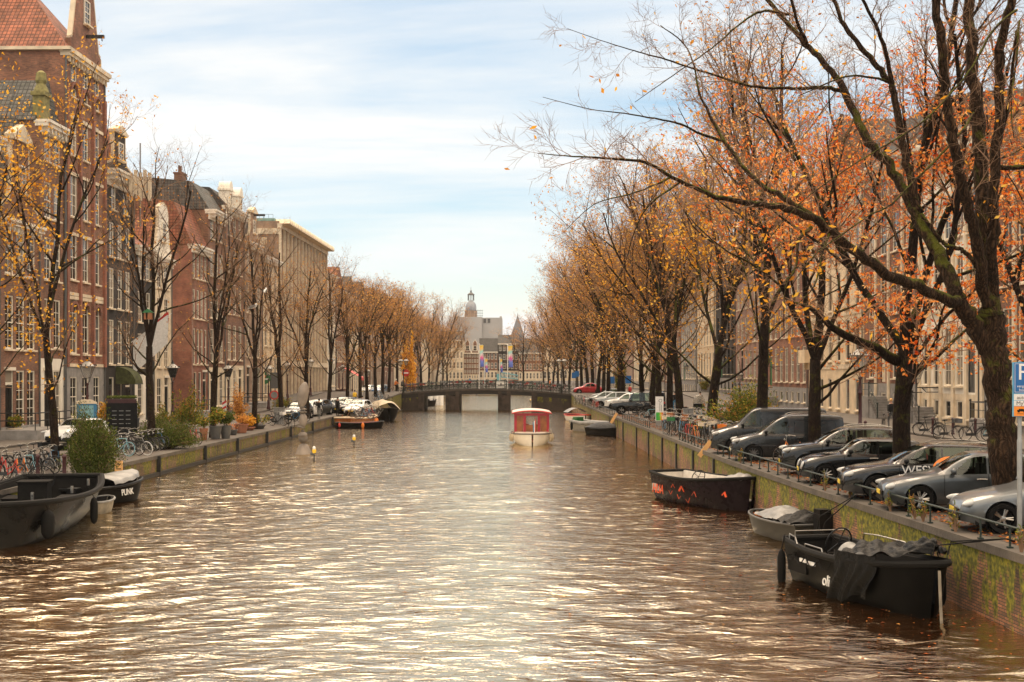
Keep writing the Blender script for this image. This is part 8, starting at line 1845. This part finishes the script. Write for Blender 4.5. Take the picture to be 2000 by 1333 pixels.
# white construction sheet and orange panel on the bridge middle
X0=(978.5-1000)*.0695; t=thing('sign_panel','white panel with a small dark boat picture on the bridge railing','sign',(X0,173.2,dz(X0))); b=MB(); b.box(-.62,.62,0,.04,.15,1.05); b.obj('panel',M['whitep'],t); b=MB(); b.box(-.45,.45,-.012,-.001,.42,.52); b.box(-.08,.08,-.012,-.001,.52,.8); b.obj('picture',M['darkmetal'],t)
for i,(px,y,D) in enumerate(((1227,741,150),(1195,742,165),(1121,733,200),(1127,730,204))):
    X0=(px-1000)*D/F; zc=CZ+(HY-y)*D/F; t=thing('parking_sign',['blue parking sign beside the columnar yellow tree','blue parking sign in front of the pale grey cars','small blue sign beyond the right end of the bridge','small blue and orange sign past the red car'][i],'traffic sign',(X0,D,zr(D))); h=zc-zr(D); b=MB(); b.tube([(0,.05,0),(0,.05,h+.4)],.04,5); b.obj('pole',M['steel'],t); b=MB(); b.box(-.35,.35,-.02,.02,h-.5,h+.4); b.obj('plate',bm,t)
# wall lanterns and bay of the house fronts on the right
for i,(px,y) in enumerate(((1430,703),(1524,702),(1357,720))):
    D=70000/(px-1000); zc=CZ+(HY-y)*(D)/F*1.02; b,gl,cap=MB(),MB(),MB(); lantern(b,gl,cap,0,.85); M4=Matrix.Translation((-1.3,0,zc-.3))
    for q in (b,gl,cap): q.v=[tuple(M4@Vector(v)) for v in q.v]
    b.tube([(-1.3,0,zc-.6),(-1.3,0,zc-.8),(-.6,0,zc-.85),(-.02,0,zc-.8)],.03,6); b.tube([(-1.0,0,zc-.8),(-.5,0,zc-1.15),(-.02,0,zc-1.3)],.025,6)
    t=thing('wall_lantern',['wall lantern on the pinkish house front','wall lantern on the brick house beside the carved balcony','green wall lantern on the cream stone front'][i],'wall lantern',(XFR,D,0)); b.obj('lantern_frame',M['black'],t); gl.obj('glass',LG,t); cap.obj('cap',M['black'],t)
# ---------- light, sky, air, camera
SUN_EL=math.radians(50); SUN_AZ=math.radians(-9)   # azimuth from +Y toward +X
def world():
    w=bpy.data.worlds.new('World'); S.world=w; w.use_nodes=True; nt=w.node_tree; nt.nodes.clear()
    sky=nt.nodes.new('ShaderNodeTexSky'); sky.sky_type='NISHITA'; sky.sun_disc=False; sky.sun_elevation=SUN_EL; sky.sun_rotation=SUN_AZ
    sky.air_density=1.0; sky.dust_density=.4; sky.ozone_density=1.5
    tc=nt.nodes.new('ShaderNodeTexCoord'); sp=nt.nodes.new('ShaderNodeSeparateXYZ'); L(nt,tc.outputs['Generated'],sp.inputs[0])
    az=N(nt,'ShaderNodeMath',operation='ADD'); az.inputs[1].default_value=.16; L(nt,sp.outputs[2],az.inputs[0])
    mz=N(nt,'ShaderNodeMath',operation='MAXIMUM'); mz.inputs[1].default_value=.03; L(nt,az.outputs[0],mz.inputs[0])
    dx=N(nt,'ShaderNodeMath',operation='DIVIDE'); L(nt,sp.outputs[0],dx.inputs[0]); L(nt,mz.outputs[0],dx.inputs[1])
    dy=N(nt,'ShaderNodeMath',operation='DIVIDE'); L(nt,sp.outputs[1],dy.inputs[0]); L(nt,mz.outputs[0],dy.inputs[1])
    cb=nt.nodes.new('ShaderNodeCombineXYZ'); L(nt,dx.outputs[0],cb.inputs[0]); L(nt,dy.outputs[0],cb.inputs[1])
    mp=N(nt,'ShaderNodeMapping'); mp.inputs['Rotation'].default_value=(0,0,1.05); mp.inputs['Scale'].default_value=(.5,1.7,1); mp.inputs['Location'].default_value=(.4,.7,0); L(nt,cb.outputs[0],mp.inputs[0])
    n=N(nt,'ShaderNodeTexNoise',i_Scale=.62,i_Detail=9,i_Roughness=.6,i_Distortion=.6); L(nt,mp.outputs[0],n.inputs['Vector'])
    n2=N(nt,'ShaderNodeTexNoise',i_Scale=.3,i_Detail=3); L(nt,cb.outputs[0],n2.inputs['Vector'])
    ad=N(nt,'ShaderNodeMath',operation='MULTIPLY_ADD'); ad.inputs[1].default_value=.6; L(nt,n2.outputs[0],ad.inputs[0]); L(nt,n.outputs[0],ad.inputs[2])
    f=ramp(nt,ad.outputs[0],[(.59,(.05,)*3),(.74,(.5,)*3),(.93,(1,)*3)])
    # more veil near the horizon
    hz=N(nt,'ShaderNodeMapRange',i_From_Min=0.0,i_From_Max=.16,i_To_Min=.8,i_To_Max=0.0); L(nt,sp.outputs[2],hz.inputs[0])
    mxx=N(nt,'ShaderNodeMath',operation='MAXIMUM'); L(nt,f.outputs[0],mxx.inputs[0]); L(nt,hz.outputs[0],mxx.inputs[1])
    zz=N(nt,'ShaderNodeMapRange',i_From_Min=.27,i_From_Max=.6,i_To_Min=0.,i_To_Max=.92); L(nt,sp.outputs[2],zz.inputs[0]); bk=N(nt,'ShaderNodeMapRange',i_From_Min=.1,i_From_Max=-.5,i_To_Min=0.,i_To_Max=.85); L(nt,sp.outputs[1],bk.inputs[0])  # extra cloud added overhead and behind the camera to lift the ambient light
    m2=N(nt,'ShaderNodeMath',operation='MAXIMUM'); L(nt,zz.outputs[0],m2.inputs[0]); L(nt,bk.outputs[0],m2.inputs[1])
    m3=N(nt,'ShaderNodeMath',operation='MAXIMUM'); L(nt,mxx.outputs[0],m3.inputs[0]); L(nt,m2.outputs[0],m3.inputs[1]); mxx=m3
    sk=mixc(nt,1.0,sky.outputs[0],(1,1,1),'MULTIPLY')
    hs=N(nt,'ShaderNodeHueSaturation'); hs.inputs['Hue'].default_value=.485; hs.inputs['Saturation'].default_value=1.45; hs.inputs['Value'].default_value=SKYV; L(nt,sk,hs.inputs['Color'])
    gl=N(nt,'ShaderNodeMapRange',i_From_Min=.27,i_From_Max=.9,i_To_Min=1.,i_To_Max=ZEN); L(nt,sp.outputs[2],gl.inputs[0])   # overcast-style gain, added only above the view to brighten the scene
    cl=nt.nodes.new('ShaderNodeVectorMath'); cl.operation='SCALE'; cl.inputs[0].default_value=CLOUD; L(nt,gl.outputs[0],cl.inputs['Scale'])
    wf=N(nt,'ShaderNodeMapRange',i_From_Min=.27,i_From_Max=.6); L(nt,sp.outputs[2],wf.inputs[0]); wc=mixc(nt,wf.outputs[0],(1,1,1),(1,.83,.65)); cl2=mixc(nt,1.0,cl.outputs[0],wc,'MULTIPLY')  # warm tint added to the unseen sky overhead, warming the light below
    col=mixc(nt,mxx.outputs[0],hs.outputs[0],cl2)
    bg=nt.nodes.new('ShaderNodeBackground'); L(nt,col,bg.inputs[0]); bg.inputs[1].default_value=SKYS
    o=nt.nodes.new('ShaderNodeOutputWorld'); L(nt,bg.outputs[0],o.inputs[0])
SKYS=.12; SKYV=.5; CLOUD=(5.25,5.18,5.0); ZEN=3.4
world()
l=bpy.data.lights.new('sun','SUN'); l.energy=1.25; l.angle=math.radians(30); l.color=(1,.78,.56)
lo=bpy.data.objects.new('sun',l); COL.objects.link(lo)
dv=Vector((math.sin(SUN_AZ)*math.cos(SUN_EL),math.cos(SUN_AZ)*math.cos(SUN_EL),math.sin(SUN_EL)))
lo.rotation_euler=dv.to_track_quat('Z','Y').to_euler(); lo.location=(-20,60,60)
# the air over the canal
if HAZE:
    b=MB(); b.box(-260,260,-40,760,-4.3,75)
    m=bpy.data.materials.new('haze'); m.use_nodes=True; nt=m.node_tree; nt.nodes.clear()
    v=nt.nodes.new('ShaderNodeVolumePrincipled'); v.inputs['Color'].default_value=(.93,.9,.86,1); v.inputs['Density'].default_value=HAZE; v.inputs['Anisotropy'].default_value=.2
    o=nt.nodes.new('ShaderNodeOutputMaterial'); L(nt,v.outputs[0],o.inputs['Volume'])
    tag(b.obj('haze',m),'thin pale warm haze hanging over the whole canal','haze',kind='stuff')
cd=bpy.data.cameras.new('camera'); cam=bpy.data.objects.new('camera',cd); COL.objects.link(cam)
cam.location=(0,0,CZ); cam.rotation_euler=(PI/2,0,0); cd.sensor_width=36; cd.lens=F*36/2000; cd.shift_y=(HY-666.5)/2000; cd.clip_start=.1; cd.clip_end=5000
S.camera=cam
S.view_settings.view_transform='Standard'; S.view_settings.look='None'; S.view_settings.exposure=EXPO; S.view_settings.gamma=1
S.render.engine='CYCLES'; S.cycles.use_denoising=True
S.cycles.max_bounces=6; S.cycles.diffuse_bounces=3; S.cycles.glossy_bounces=3; S.cycles.transmission_bounces=2; S.cycles.volume_bounces=0; S.cycles.transparent_max_bounces=6
